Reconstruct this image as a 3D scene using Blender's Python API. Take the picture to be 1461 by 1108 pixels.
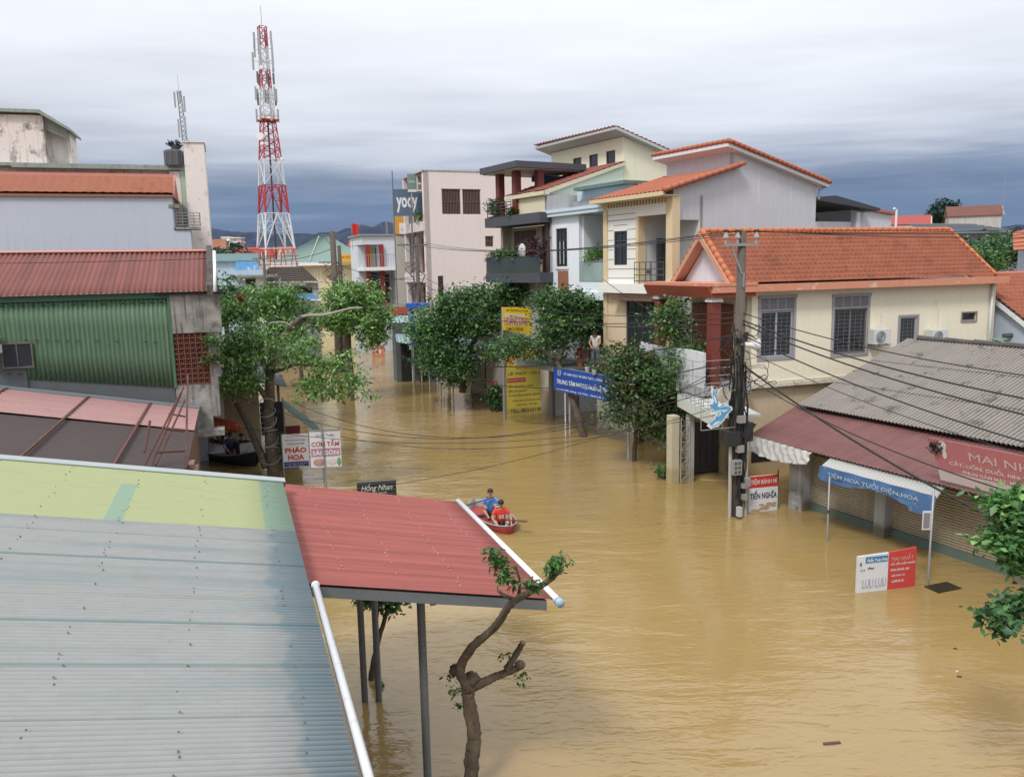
import bpy, bmesh, math, random
import numpy as np
from mathutils import Vector, Matrix
random.seed(7); np.random.seed(7)
for o in list(bpy.data.objects): bpy.data.objects.remove(o)
S = bpy.context.scene; COL = S.collection
R = math.radians
# ------------------------------------------------------------------ camera
FPX = 1150.; TH = R(8.6); RO = R(-1.21); H = 7.3
_c, _s = math.cos(TH), math.sin(TH); _cr, _sr = math.cos(RO), math.sin(RO)
AR = (_cr, _sr*_s, _sr*_c); AF = (0, _c, -_s); AU = (-_sr, _cr*_s, _cr*_c)
cam = bpy.data.cameras.new('camera'); co = bpy.data.objects.new('camera', cam); COL.objects.link(co)
cam.sensor_width = 36; cam.lens = 36*FPX/1461.; cam.clip_start = 0.1; cam.clip_end = 30000
M4 = Matrix(((AR[0], AU[0], -AF[0], 0), (AR[1], AU[1], -AF[1], 0), (AR[2], AU[2], -AF[2], H), (0, 0, 0, 1)))
co.matrix_world = M4; S.camera = co
S.view_settings.view_transform = 'Standard'; S.view_settings.look = 'None'
S.view_settings.exposure = 0.22; S.view_settings.gamma = 1
# ------------------------------------------------------------------ world: overcast sky
W = bpy.data.worlds.new('World'); S.world = W; W.use_nodes = True
nt = W.node_tree; N = nt.nodes; L = nt.links; N.clear()
def nd(t, **k):
    n = N.new(t)
    for a, b in k.items(): setattr(n, a, b)
    return n
def mth(op, a, b=None, c=None):
    n = nd('ShaderNodeMath', operation=op)
    for i, v in enumerate((a, b, c)):
        if v is None: continue
        if isinstance(v, (int, float)): n.inputs[i].default_value = v
        else: L.new(v, n.inputs[i])
    return n.outputs[0]
out = nd('ShaderNodeOutputWorld'); bg = nd('ShaderNodeBackground'); L.new(bg.outputs[0], out.inputs[0])
tc = nd('ShaderNodeTexCoord'); sp = nd('ShaderNodeSeparateXYZ'); L.new(tc.outputs['Generated'], sp.inputs[0])
zc = mth('MAXIMUM', sp.outputs[2], 0.0)
den = mth('ADD', zc, 0.055)
cx = mth('DIVIDE', sp.outputs[0], den); cy = mth('DIVIDE', sp.outputs[1], den)
cmb = nd('ShaderNodeCombineXYZ'); L.new(cx, cmb.inputs[0]); L.new(cy, cmb.inputs[1])
def noise(vec, scale, detail, rough, off=0):
    mp = nd('ShaderNodeMapping'); mp.inputs['Location'].default_value = (off, off*1.7, 0); L.new(vec, mp.inputs[0])
    n = nd('ShaderNodeTexNoise'); n.inputs['Scale'].default_value = scale; n.inputs['Detail'].default_value = detail
    n.inputs['Roughness'].default_value = rough; L.new(mp.outputs[0], n.inputs['Vector']); return n.outputs['Fac']
mp0 = nd('ShaderNodeMapping'); mp0.inputs['Scale'].default_value = (0.42, 1.0, 1.0); L.new(cmb.outputs[0], mp0.inputs[0])
n1 = noise(mp0.outputs[0], 0.42, 5, .55, 3.1)
n2 = noise(mp0.outputs[0], 1.3, 5, .55, 8.3)
nn = mth('ADD', mth('MULTIPLY', mth('SUBTRACT', n1, .5), .20), mth('MULTIPLY', mth('SUBTRACT', n2, .5), .10))
# streaks bound to elevation
cs = nd('ShaderNodeCombineXYZ'); L.new(mth('MULTIPLY', sp.outputs[0], 2.2), cs.inputs[0]); L.new(mth('MULTIPLY', sp.outputs[1], 2.2), cs.inputs[1]); L.new(mth('MULTIPLY', sp.outputs[2], 26), cs.inputs[2])
n3 = noise(cs.outputs[0], 1.6, 4, .55, 1.0)
nel = mth('ADD', sp.outputs[2], mth('MULTIPLY', mth('SUBTRACT', n3, .5), .085))
nel = mth('ADD', nel, mth('MULTIPLY', nn, .35))
cr_ = nd('ShaderNodeValToRGB'); L.new(nel, cr_.inputs[0])
el = cr_.color_ramp; el.elements[0].position = 0.0; el.elements[0].color = (.17, .25, .38, 1)
el.elements[1].position = 1.0; el.elements[1].color = (1.15, 1.18, 1.22, 1)
for p, c in ((.02, (.13, .19, .31)), (.05, (.10, .155, .27)), (.075, (.11, .165, .28)), (.10, (.20, .245, .345)), (.13, (.43, .465, .545)), (.17, (.61, .64, .70)), (.24, (.74, .765, .82)), (.33, (.81, .83, .885)), (.6, (1.15, 1.17, 1.2))):
    e = el.elements.new(p); e.color = c+(1,)
mul = mth('ADD', 1.0, mth('MULTIPLY', nn, 2.9))
vm = nd('ShaderNodeVectorMath', operation='SCALE'); L.new(cr_.outputs[0], vm.inputs[0]); L.new(mul, vm.inputs[3])
sky = nd('ShaderNodeTexSky', sky_type='NISHITA'); sky.sun_disc = False
SUN_EL, SUN_AZ = R(52), R(-150)      # azimuth measured from +Y towards +X
sky.sun_elevation = SUN_EL; sky.sun_rotation = SUN_AZ
sk = nd('ShaderNodeVectorMath', operation='SCALE'); L.new(sky.outputs[0], sk.inputs[0]); sk.inputs[3].default_value = 0.006
ad = nd('ShaderNodeVectorMath', operation='ADD'); L.new(vm.outputs[0], ad.inputs[0]); L.new(sk.outputs[0], ad.inputs[1])
L.new(ad.outputs[0], bg.inputs[0]); bg.inputs[1].default_value = 1.0
sl = bpy.data.lights.new('sun', 'SUN'); sl.energy = 2.1; sl.angle = R(12); sl.color = (1, .965, .91)
so = bpy.data.objects.new('sun', sl); COL.objects.link(so)
sd = Vector((math.sin(SUN_AZ)*math.cos(SUN_EL), math.cos(SUN_AZ)*math.cos(SUN_EL), math.sin(SUN_EL)))
so.rotation_euler = sd.to_track_quat('Z', 'Y').to_euler(); so.location = (0, -20, 60)
# ------------------------------------------------------------------ measuring helpers
def ray(px, py):
    a = (px-730.5)/FPX; b = (554-py)/FPX
    return [AF[i]+a*AR[i]+b*AU[i] for i in range(3)]
def pz(px, py, z=0.):
    d = ray(px, py); t = (z-H)/d[2]; return Vector((d[0]*t, d[1]*t, z))
def pd(px, py, Y):
    d = ray(px, py); t = Y/d[1]; return Vector((d[0]*t, Y, H+d[2]*t))
class Fr:
    def __init__(s, ox, oy, ang, oz=0.):
        s.o = (ox, oy, oz); s.a = R(ang); s.c = math.cos(s.a); s.s = math.sin(s.a)
    def loc(s, x, y):
        dx, dy = x-s.o[0], y-s.o[1]; return (dx*s.c+dy*s.s, -dx*s.s+dy*s.c)
    def wor(s, x, y, z=0.): return Vector((s.o[0]+x*s.c-y*s.s, s.o[1]+x*s.s+y*s.c, z))
    def p(s, px, py, x=None, y=None, z=None):
        d = ray(px, py); C = s.loc(0, 0); D = (d[0]*s.c+d[1]*s.s, -d[0]*s.s+d[1]*s.c)
        t = (x-C[0])/D[0] if x is not None else (y-C[1])/D[1] if y is not None else (z-H)/d[2]
        return (C[0]+D[0]*t, C[1]+D[1]*t, H+d[2]*t)
# ------------------------------------------------------------------ materials
MT = {}
def mat(name, col, rough=.75, var=.10, scale=2.5, bump=.0, bscale=40, streak=None, spec=.4, metal=0., spots=None, stretch=(1, 1, 1), fine=.05, low=None, ribs=None):
    """base colour varied by broad + fine noise; streak=(colour,amount) runs down the face; spots=(colour,amount,scale); low=(colour,z,soft) flood line"""
    if name in MT: return MT[name]
    m = bpy.data.materials.new(name); m.use_nodes = True; t = m.node_tree; n = t.nodes; l = t.links
    b = n['Principled BSDF']; b.inputs['Roughness'].default_value = rough; b.inputs['Specular IOR Level'].default_value = spec; b.inputs['Metallic'].default_value = metal
    tcn = n.new('ShaderNodeTexCoord'); vec = tcn.outputs['Object']
    def mpp(sc):
        k = n.new('ShaderNodeMapping'); k.inputs['Scale'].default_value = sc; l.new(vec, k.inputs[0]); return k.outputs[0]
    def nz(v, s, d=4, r=.6):
        k = n.new('ShaderNodeTexNoise'); k.inputs['Scale'].default_value = s; k.inputs['Detail'].default_value = d; k.inputs['Roughness'].default_value = r; l.new(v, k.inputs['Vector']); return k.outputs['Fac']
    def mt_(op, a, b2, clamp=False):
        k = n.new('ShaderNodeMath'); k.operation = op; k.use_clamp = clamp
        for i, v in enumerate((a, b2)):
            if isinstance(v, (int, float)): k.inputs[i].default_value = v
            else: l.new(v, k.inputs[i])
        return k.outputs[0]
    def mix(f, a, b2):
        k = n.new('ShaderNodeMix'); k.data_type = 'RGBA'
        if isinstance(f, float): k.inputs[0].default_value = f
        else: l.new(f, k.inputs[0])
        for i, v in ((6, a), (7, b2)):
            if isinstance(v, tuple): k.inputs[i].default_value = v[:3]+(1,)
            else: l.new(v, k.inputs[i])
        return k.outputs[2]
    base = nz(mpp(stretch), scale, 5)
    f = mt_('ADD', mt_('MULTIPLY', mt_('SUBTRACT', base, .5), var*4), .5, True)
    lo = tuple(max(0, c*(1-var*1.6)) for c in col); hi = tuple(min(1, c*(1+var*1.1)) for c in col)
    colr = mix(f, lo, hi)
    if fine:
        f2 = mt_('ADD', mt_('MULTIPLY', mt_('SUBTRACT', nz(mpp(stretch), scale*14, 3), .5), 3), .5, True)
        colr = mix(mt_('MULTIPLY', f2, fine*3), colr, tuple(c*.55 for c in col))
    if streak:
        sn = nz(mpp((5, 5, .28)), 1.6, 5, .65)
        sm = mt_('MULTIPLY', mt_('MULTIPLY', mt_('SUBTRACT', sn, .52), 6, True), streak[1])
        colr = mix(sm, colr, streak[0])
    if spots:
        sn = nz(vec, spots[2], 6, .7)
        sm = mt_('MULTIPLY', mt_('MULTIPLY', mt_('SUBTRACT', sn, .56), 9, True), spots[1])
        colr = mix(sm, colr, spots[0])
    if low:
        s3 = n.new('ShaderNodeSeparateXYZ'); l.new(vec, s3.inputs[0])
        zz = mt_('ADD', s3.outputs[2], mt_('MULTIPLY', mt_('SUBTRACT', nz(vec, 3.), .5), .25))
        lm = mt_('SUBTRACT', 1.0, mt_('DIVIDE', mt_('SUBTRACT', zz, low[1]-low[2]), low[2]*2, True), True)
        colr = mix(mt_('MULTIPLY', lm, low[3] if len(low) > 3 else .7), colr, low[0])
    if ribs:  # darkens wave troughs in the colour: dirt plus painted groove shade
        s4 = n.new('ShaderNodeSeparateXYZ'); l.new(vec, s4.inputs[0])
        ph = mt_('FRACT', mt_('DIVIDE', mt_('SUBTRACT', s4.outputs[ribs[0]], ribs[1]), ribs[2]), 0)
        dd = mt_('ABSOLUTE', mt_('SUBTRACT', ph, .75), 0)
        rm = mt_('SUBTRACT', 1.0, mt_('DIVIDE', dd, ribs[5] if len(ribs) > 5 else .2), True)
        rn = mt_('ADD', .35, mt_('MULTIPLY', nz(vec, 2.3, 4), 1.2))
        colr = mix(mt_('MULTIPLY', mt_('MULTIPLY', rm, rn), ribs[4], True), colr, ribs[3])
    l.new(colr, b.inputs['Base Color'])
    if bump:
        bp = n.new('ShaderNodeBump'); bp.inputs['Strength'].default_value = bump; bp.inputs['Distance'].default_value = .02
        l.new(nz(mpp(stretch), bscale, 4), bp.inputs['Height']); l.new(bp.outputs[0], b.inputs['Normal'])
    MT[name] = m; return m
def glass(name, col, rough=.08):
    if name in MT: return MT[name]
    m = mat(name, col, rough, var=.25, scale=1.2, spec=.6, fine=0.); return m
grime = (.05, .045, .04)
white = mat('white_paint', (.78, .79, .80), .6, .04, streak=((.45, .44, .42), .25))
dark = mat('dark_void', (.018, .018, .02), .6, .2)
steel = mat('grey_steel', (.17, .185, .20), .5, .15, metal=.2, spots=((.12, .07, .045), .4, 9))
galv = mat('galvanised', (.32, .325, .33), .45, .12, metal=.3)
rust = mat('rusty_steel', (.115, .05, .04), .8, .3, scale=8)
concrete = mat('old_concrete', (.30, .285, .265), .9, .40, scale=2.4, bump=.5, streak=(grime, .8), spots=((.06, .06, .055), .7, 2.2))
dglass = glass('dark_glass', (.03, .035, .042))
cable_m = mat('cable_black', (.02, .02, .022), .5, .1)
# ------------------------------------------------------------------ mesh building
class MB:
    def __init__(s): s.v = []; s.f = []; s.m = []
    def add(s, vs, fs, m=0):
        b = len(s.v); s.v += [tuple(v) for v in vs]; s.f += [tuple(i+b for i in f) for f in fs]; s.m += [m]*len(fs); return s
    def box(s, x0, x1, y0, y1, z0, z1, m=0):
        if x0 > x1: x0, x1 = x1, x0
        if y0 > y1: y0, y1 = y1, y0
        if z0 > z1: z0, z1 = z1, z0
        vs = [(x, y, z) for z in (z0, z1) for y in (y0, y1) for x in (x0, x1)]
        return s.add(vs, [(0, 2, 3, 1), (4, 5, 7, 6), (0, 1, 5, 4), (2, 6, 7, 3), (0, 4, 6, 2), (1, 3, 7, 5)], m)
    def quad(s, a, b, c, d, m=0): return s.add([a, b, c, d], [(0, 1, 2, 3)], m)
    def prism(s, pts, vec, m=0):
        """closed polygon extruded by vec"""
        n = len(pts); v = Vector(vec); P = [Vector(p) for p in pts]
        fs = [tuple(range(n)), tuple(range(2*n-1, n-1, -1))]+[(i, i+n, (i+1) % n+n, (i+1) % n) for i in range(n)]
        return s.add(P+[p+v for p in P], fs, m)
    def tube(s, pts, r, n=6, m=0, cap=True, jv=0.):
        P = [Vector(p) for p in pts]; K = len(P)
        if not hasattr(r, '__len__'): r = [r]*K
        vs = []; u = None
        for i, p in enumerate(P):
            d = (P[min(i+1, K-1)]-P[max(i-1, 0)])
            d = d.normalized() if d.length > 1e-9 else Vector((0, 0, 1))
            if u is None: u = d.orthogonal().normalized()
            else:
                u = u-d*u.dot(d); u = u.normalized() if u.length > 1e-6 else d.orthogonal().normalized()
            w = d.cross(u)
            for k in range(n):
                a = 2*math.pi*k/n; vs.append(p+(u*math.cos(a)+w*math.sin(a))*r[i]*(1+(random.uniform(-jv, jv)+jv*.8*math.sin(3*a+i*.35)) if jv else 1))
        fs = [(i*n+k, i*n+(k+1) % n, (i+1)*n+(k+1) % n, (i+1)*n+k) for i in range(K-1) for k in range(n)]
        if cap: fs += [tuple(range(n-1, -1, -1)), tuple((K-1)*n+k for k in range(n))]
        return s.add(vs, fs, m)
    def bar(s, a, b, w, h=None, m=0):
        return s.tube([a, b], (w if h is None else (w+h)/2)*.5*1.2, 4, m)
    def ball(s, c, r, m=0, nu=10, nv=7, fn=None):
        if not hasattr(r, '__len__'): r = (r, r, r)
        vs = []
        for j in range(nv+1):
            t = math.pi*j/nv
            for i in range(nu):
                a = 2*math.pi*i/nu; d = Vector((math.sin(t)*math.cos(a), math.sin(t)*math.sin(a), math.cos(t)))
                k = fn(d) if fn else 1
                vs.append((c[0]+d.x*r[0]*k, c[1]+d.y*r[1]*k, c[2]+d.z*r[2]*k))
        fs = [(j*nu+i, (j+1)*nu+i, (j+1)*nu+(i+1) % nu, j*nu+(i+1) % nu) for j in range(nv) for i in range(nu)]
        return s.add(vs, fs, m)
    def sheet(s, A, B, C, D, waves=0, amp=0., rows=1, step=0., th=.02, seg=4, m=0, jit=0., nv=None, hang=None, mf=None):
        """A->B across the waves at the low edge, D->C the high edge"""
        A, B, C, D = map(Vector, (A, B, C, D)); nrm = (B-A).cross(D-A).normalized()
        if nrm.z < -1e-3: nrm = -nrm
        nu = max(1, int(waves*seg)) if waves else 24 if hang else 1
        vs_ = []
        if rows > 1 or step:
            for k in range(rows): vs_ += [(k/rows, step), ((k+1)/rows-1e-4, 0.)]
        else:
            q = nv or 1; vs_ = [(k/q, 0.) for k in range(q+1)]
        top = []; K = len(vs_)
        for (v, off) in vs_:
            for i in range(nu+1):
                u = i/nu; p = (A.lerp(B, u)).lerp(D.lerp(C, u), v)
                o = amp*math.sin(2*math.pi*u*waves)+off+(random.uniform(-jit, jit) if jit else 0)
                if hang: o += hang(u, v)
                top.append(p+nrm*o)
        n1_ = len(top); bot = [p-nrm*th for p in top]
        fs = []; ms = []
        w = nu+1
        for j in range(K-1):
            for i in range(nu):
                a = j*w+i; fs.append((a, a+1, a+w+1, a+w)); ms.append(mf((i+.5)/nu, (vs_[j][0]+vs_[j+1][0])/2) if mf else m)
        for j in range(K-1):
            for i in range(nu):
                a = n1_+j*w+i; fs.append((a, a+w, a+w+1, a+1)); ms.append(m)
        for i in range(nu):
            fs.append((i, n1_+i, n1_+i+1, i+1)); ms.append(m); e = (K-1)*w+i; fs.append((e, e+1, n1_+e+1, n1_+e)); ms.append(m)
        for j in range(K-1):
            a = j*w; fs.append((a, a+w, n1_+a+w, n1_+a)); ms.append(m); a = j*w+nu; fs.append((a, n1_+a, n1_+a+w, a+w)); ms.append(m)
        b = len(s.v); s.v += [tuple(v) for v in top+bot]; s.f += [tuple(i+b for i in f) for f in fs]; s.m += ms
        return s
    def wall(s, P0, P1, z0, z1, th=.2, holes=(), m=0, side=1):
        """vertical wall from P0 to P1 (xy), thickness to the left of travel * side; holes = (s0,s1,za,zb)"""
        P0 = Vector((P0[0], P0[1], 0)); P1 = Vector((P1[0], P1[1], 0)); ln = (P1-P0).length; d = (P1-P0)/ln
        nr = Vector((-d.y, d.x, 0))*side*th
        xs = sorted({0, ln}|{max(0, min(ln, h[k])) for h in holes for k in (0, 1)}); zs = sorted({z0, z1}|{max(z0, min(z1, h[k])) for h in holes for k in (2, 3)})
        def pt(a, z, b): return P0+d*a+Vector((0, 0, z))+nr*b
        def solid(a, z): return not any(h[0] < a < h[1] and h[2] < z < h[3] for h in holes)
        nx, nz_ = len(xs)-1, len(zs)-1
        g = [[solid((xs[i]+xs[i+1])/2, (zs[j]+zs[j+1])/2) for j in range(nz_)] for i in range(nx)]
        for i in range(nx):
            for j in range(nz_):
                if not g[i][j]: continue
                a, b, c, e = xs[i], xs[i+1], zs[j], zs[j+1]
                s.quad(pt(a, c, 0), pt(b, c, 0), pt(b, e, 0), pt(a, e, 0), m); s.quad(pt(a, c, 1), pt(a, e, 1), pt(b, e, 1), pt(b, c, 1), m)
                if i == 0 or not g[i-1][j]: s.quad(pt(a, c, 0), pt(a, e, 0), pt(a, e, 1), pt(a, c, 1), m)
                if i == nx-1 or not g[i+1][j]: s.quad(pt(b, c, 0), pt(b, c, 1), pt(b, e, 1), pt(b, e, 0), m)
                if j == 0 or not g[i][j-1]: s.quad(pt(a, c, 0), pt(a, c, 1), pt(b, c, 1), pt(b, c, 0), m)
                if j == nz_-1 or not g[i][j+1]: s.quad(pt(a, e, 0), pt(b, e, 0), pt(b, e, 1), pt(a, e, 1), m)
        return s
    def build(s, name, mats, parent=None, smooth=False, tagv=None):
        if not s.v: s.box(-.01, .01, -.01, .01, 0, .01)
        me = bpy.data.meshes.new(name); me.from_pydata(s.v, [], s.f)
        if not isinstance(mats, (list, tuple)): mats = [mats]
        for q in mats: me.materials.append(q)
        if len(mats) > 1: me.polygons.foreach_set('material_index', s.m)
        if smooth: me.polygons.foreach_set('use_smooth', [True]*len(me.polygons))
        me.update(); bm = bmesh.new(); bm.from_mesh(me); bmesh.ops.recalc_face_normals(bm, faces=bm.faces); bm.to_mesh(me); bm.free()
        o = bpy.data.objects.new(name, me); COL.objects.link(o)
        if parent: o.parent = parent
        return o
def thing(name, label, cat, F, x=0, y=0, z=0, group=None, dz=0):
    o = bpy.data.objects.new(name, None); COL.objects.link(o); o.empty_display_size = .2
    w = F.wor(x, y, z); o.location = w; o.rotation_euler = (0, 0, F.a+R(dz)); o['label'] = label; o['category'] = cat
    if group: o['group'] = group
    return o
def tag(o, label, cat, group=None):
    o['label'] = label; o['category'] = cat
    if group: o['group'] = group
    return o
def struct(o, kind='structure'):
    o['kind'] = kind; return o
W0 = Fr(0, 0, 0)
def text_geo(body, size, depth=.004, shear=0., bold=0.):
    c = bpy.data.curves.new('t', 'FONT'); c.body = body; c.size = size; c.extrude = depth/2; c.shear = shear; c.align_x = 'CENTER'; c.align_y = 'CENTER'; c.offset = bold; c.resolution_u = 2
    o = bpy.data.objects.new('t', c); COL.objects.link(o); dg = bpy.context.evaluated_depsgraph_get(); e = o.evaluated_get(dg); me = e.to_mesh()
    vs = [v.co.copy() for v in me.vertices]; fs = [tuple(p.vertices) for p in me.polygons]; e.to_mesh_clear(); bpy.data.objects.remove(o); bpy.data.curves.remove(c)
    return vs, fs
def lettering(parent, lines, M, name='lettering', place=None):
    """lines: (text, centre x, centre z, height, width or None, bold); lies on the local plane y=place facing -y (or custom placer)"""
    mb = MB()
    for ln in lines:
        body, cx_, cz_, hh, ww = ln[:5]; bold = ln[5] if len(ln) > 5 else 0.
        shear = ln[6] if len(ln) > 6 else 0.
        vs, fs = text_geo(body, 1.0, .004, shear, bold)
        if not vs: continue
        x0 = min(v.x for v in vs); x1 = max(v.x for v in vs)
        y0, y1 = min(v.y for v in vs), max(v.y for v in vs)
        kz = hh/max(.01, (y1-y0)); kx = ww/(x1-x0) if ww else kz
        mxx, myy = (x0+x1)/2, (y0+y1)/2
        pts = []
        for v in vs:
            a = cx_+(v.x-mxx)*kx; b = cz_+(v.y-myy)*kz; d = v.z
            pts.append(place(a, b, d) if place else (a, -d, b))
        mb.add(pts, fs)
    return mb.build(name, M, parent)
def flat(name, col, rough=.5, var=.04, **k): return mat(name, col, rough, var, fine=.02, **k)
# leaves ----------------------------------------------------------
def leaves(name, blobs, mats, parent, size=(.16, .07), per=26, spread=.28, droop=.3, seed=1, shell=.55):
    """blobs: (centre, radii, twigs); every twig carries `per` leaves, each leaf a folded pair of faces"""
    rg = np.random.RandomState(seed); V = []; MI = []
    for (c, r, n) in blobs:
        d = rg.normal(size=(n, 3)); d /= np.linalg.norm(d, axis=1)[:, None]
        rad = (shell+(1-shell)*rg.rand(n))*(.78+.3*rg.rand(n))
        bumpy = 1+.16*np.sin(d[:, 0]*5+seed)+.14*np.sin(d[:, 2]*6+seed*2)+.12*np.sin(d[:, 1]*7)
        tw = np.array(c)+d*np.array(r)*(rad*bumpy)[:, None]
        cm = rg.randint(0, len(mats), n)
        P = np.repeat(tw, per, 0)+rg.normal(size=(n*per, 3))*spread*np.array([1, 1, .62])
        k = len(P); ax = rg.normal(size=(k, 3)); ax[:, 2] = ax[:, 2]*.45-droop; ax /= np.linalg.norm(ax, axis=1)[:, None]
        up = rg.normal(size=(k, 3))*.55+np.array([0, 0, 1.]); sd_ = np.cross(ax, up); sd_ /= np.maximum(1e-6, np.linalg.norm(sd_, axis=1))[:, None]
        nm = np.cross(sd_, ax)
        L_ = size[0]*(.6+.8*rg.rand(k))[:, None]; Wd = size[1]*(.6+.8*rg.rand(k))[:, None]
        a = P; t = P+ax*L_; mid = P+ax*L_*.45
        l1 = mid+sd_*Wd+nm*Wd*.35; l2 = mid-sd_*Wd+nm*Wd*.35
        V.append(np.stack([a, l1, t, l2], 1).reshape(-1, 3))
        mi = np.repeat(cm, per); fl = rg.rand(k) < .3; mi[fl] = rg.randint(0, len(mats), fl.sum()); MI.append(mi)
    V = np.concatenate(V); MI = np.concatenate(MI); k = len(V)//4
    me = bpy.data.meshes.new(name); me.vertices.add(len(V)); me.vertices.foreach_set('co', V.ravel())
    i = np.arange(k)*4; T = np.stack([i, i+1, i+2, i, i+2, i+3], 1).reshape(-1)
    me.loops.add(len(T)); me.loops.foreach_set('vertex_index', T.astype(np.int32)); me.polygons.add(k*2)
    me.polygons.foreach_set('loop_start', (np.arange(k*2)*3).astype(np.int32)); me.polygons.foreach_set('material_index', np.repeat(MI, 2).astype(np.int32))
    for q in mats: me.materials.append(q)
    me.update(calc_edges=True); me.validate()
    o = bpy.data.objects.new(name, me); COL.objects.link(o)
    if parent: o.parent = parent
    return o
def leafmat(name, col):
    if name in MT: return MT[name]
    m = bpy.data.materials.new(name); m.use_nodes = True; t = m.node_tree; n = t.nodes; b = n['Principled BSDF']
    b.inputs['Roughness'].default_value = .45; b.inputs['Specular IOR Level'].default_value = .35
    g = n.new('ShaderNodeNewGeometry'); hs = n.new('ShaderNodeHueSaturation'); hs.inputs['Color'].default_value = col+(1,)
    mr = n.new('ShaderNodeMapRange'); mr.inputs[3].default_value = .55; mr.inputs[4].default_value = 1.5
    t.links.new(g.outputs['Random Per Island'], mr.inputs[0]); t.links.new(mr.outputs[0], hs.inputs['Value']); t.links.new(hs.outputs[0], b.inputs['Base Color'])
    tr = n.new('ShaderNodeBsdfTranslucent'); t.links.new(hs.outputs[0], tr.inputs[0]); mx = n.new('ShaderNodeMixShader'); mx.inputs[0].default_value = .25
    t.links.new(b.outputs[0], mx.inputs[1]); t.links.new(tr.outputs[0], mx.inputs[2]); t.links.new(mx.outputs[0], n['Material Output'].inputs[0])
    MT[name] = m; return m
G_light = [leafmat('leaf_a', (.15, .29, .07)), leafmat('leaf_b', (.10, .21, .055)), leafmat('leaf_c', (.22, .35, .11))]
G_mid = [leafmat('leaf_d', (.085, .19, .055)), leafmat('leaf_e', (.058, .135, .045)), leafmat('leaf_f', (.14, .26, .075))]
G_dark = [leafmat('leaf_g', (.062, .145, .058)), leafmat('leaf_h', (.042, .10, .042)), leafmat('leaf_i', (.11, .21, .08))]
G_olive = [leafmat('leaf_j', (.13, .16, .05)), leafmat('leaf_k', (.09, .10, .035)), leafmat('leaf_l', (.055, .11, .035))]
G_deep = [leafmat('leaf_m', (.017, .05, .032)), leafmat('leaf_n', (.025, .068, .042))]
bark = mat('bark', (.13, .10, .075), .95, .35, scale=6, bump=.9, bscale=22, spots=((.30, .29, .26), .5, 4))
bark_pale = mat('bark_pale', (.34, .31, .26), .9, .25, scale=5, bump=.6, bscale=25)
def limb(mb, pts, r0, r1, n=8, wob=.03, sub=5, m=0, jv=0.):
    P = [Vector(p) for p in pts]; out_ = []
    K = (len(P)-1)*sub
    for i in range(K+1):
        t = i/sub; j = min(int(t), len(P)-2); u = t-j
        p0 = P[max(j-1, 0)]; p1 = P[j]; p2 = P[j+1]; p3 = P[min(j+2, len(P)-1)]
        q = .5*((2*p1)+(p2-p0)*u+(2*p0-5*p1+4*p2-p3)*u*u+(3*p1-p0-3*p2+p3)*u**3)
        if 0 < i < K: q = q+Vector((random.uniform(-1, 1), random.uniform(-1, 1), random.uniform(-1, 1)))*wob
        out_.append(q)
    mb.tube(out_, [(r0+(r1-r0)*i/K)*random.uniform(.93, 1.08) for i in range(K+1)], n, m, jv=jv)
# ================================================================== SETTING
def water_mat():
    m = bpy.data.materials.new('muddy_water'); m.use_nodes = True; t = m.node_tree; n = t.nodes; l = t.links; b = n['Principled BSDF']
    b.inputs['Roughness'].default_value = .07; b.inputs['IOR'].default_value = 1.5; b.inputs['Specular IOR Level'].default_value = .6
    tcn = n.new('ShaderNodeTexCoord')
    def nz(sc, s, d=3, r=.5, dist=0., rot=0.):
        mp = n.new('ShaderNodeMapping'); mp.inputs['Scale'].default_value = sc; mp.inputs['Rotation'].default_value = (0, 0, rot); l.new(tcn.outputs['Object'], mp.inputs[0])
        k = n.new('ShaderNodeTexNoise'); k.inputs['Scale'].default_value = s; k.inputs['Detail'].default_value = d; k.inputs['Roughness'].default_value = r; k.inputs['Distortion'].default_value = dist; l.new(mp.outputs[0], k.inputs['Vector']); return k.outputs['Fac']
    def mt_(op, a, b2):
        k = n.new('ShaderNodeMath'); k.operation = op
        for i, v in enumerate((a, b2)):
            if isinstance(v, (int, float)): k.inputs[i].default_value = v
            else: l.new(v, k.inputs[i])
        return k.outputs[0]
    cm = n.new('ShaderNodeMix'); cm.data_type = 'RGBA'; l.new(nz((1, 1, 1), .09, 3), cm.inputs[0]); cm.inputs[6].default_value = (.255, .172, .060, 1); cm.inputs[7].default_value = (.335, .235, .098, 1)
    l.new(cm.outputs[2], b.inputs['Base Color'])
    w1 = nz((.45, 1.5, 1), 1.3, 3, .55, .5, R(6)); w2 = nz((.8, 1.7, 1), 4.2, 3, .5, .8, R(-10)); w3 = nz((.6, 1.0, 1), .45, 2, .5, .3, R(20))
    patch = nz((1, 1.3, 1), .10, 3, .55)
    amp = mt_('MAXIMUM', .22, mt_('MULTIPLY', mt_('SUBTRACT', patch, .30), 3.2))
    hsum = mt_('ADD', mt_('ADD', mt_('MULTIPLY', w1, 1.0), mt_('MULTIPLY', w2, .33)), mt_('MULTIPLY', w3, 1.1))
    bp = n.new('ShaderNodeBump'); bp.inputs['Strength'].default_value = 1.0; bp.inputs['Distance'].default_value = .055
    l.new(mt_('MULTIPLY', hsum, amp), bp.inputs['Height']); l.new(bp.outputs[0], b.inputs['Normal'])
    return m
w_ = MB().quad((-400, -60, 0), (400, -60, 0), (400, 500, 0), (-400, 500, 0)).build('water', water_mat()); struct(w_)
soil = mat('soil', (.14, .16, .08), .95, .3, scale=.02)
g_ = MB()
rings = [(0, -1.9), (350, -1.9), (430, -.6), (520, .6), (1500, 2), (14000, 3)]
for k in range(len(rings)):
    for i in range(48):
        a = 2*math.pi*i/48; g_.v.append((rings[k][0]*math.cos(a), rings[k][0]*math.sin(a), rings[k][1]))
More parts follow.
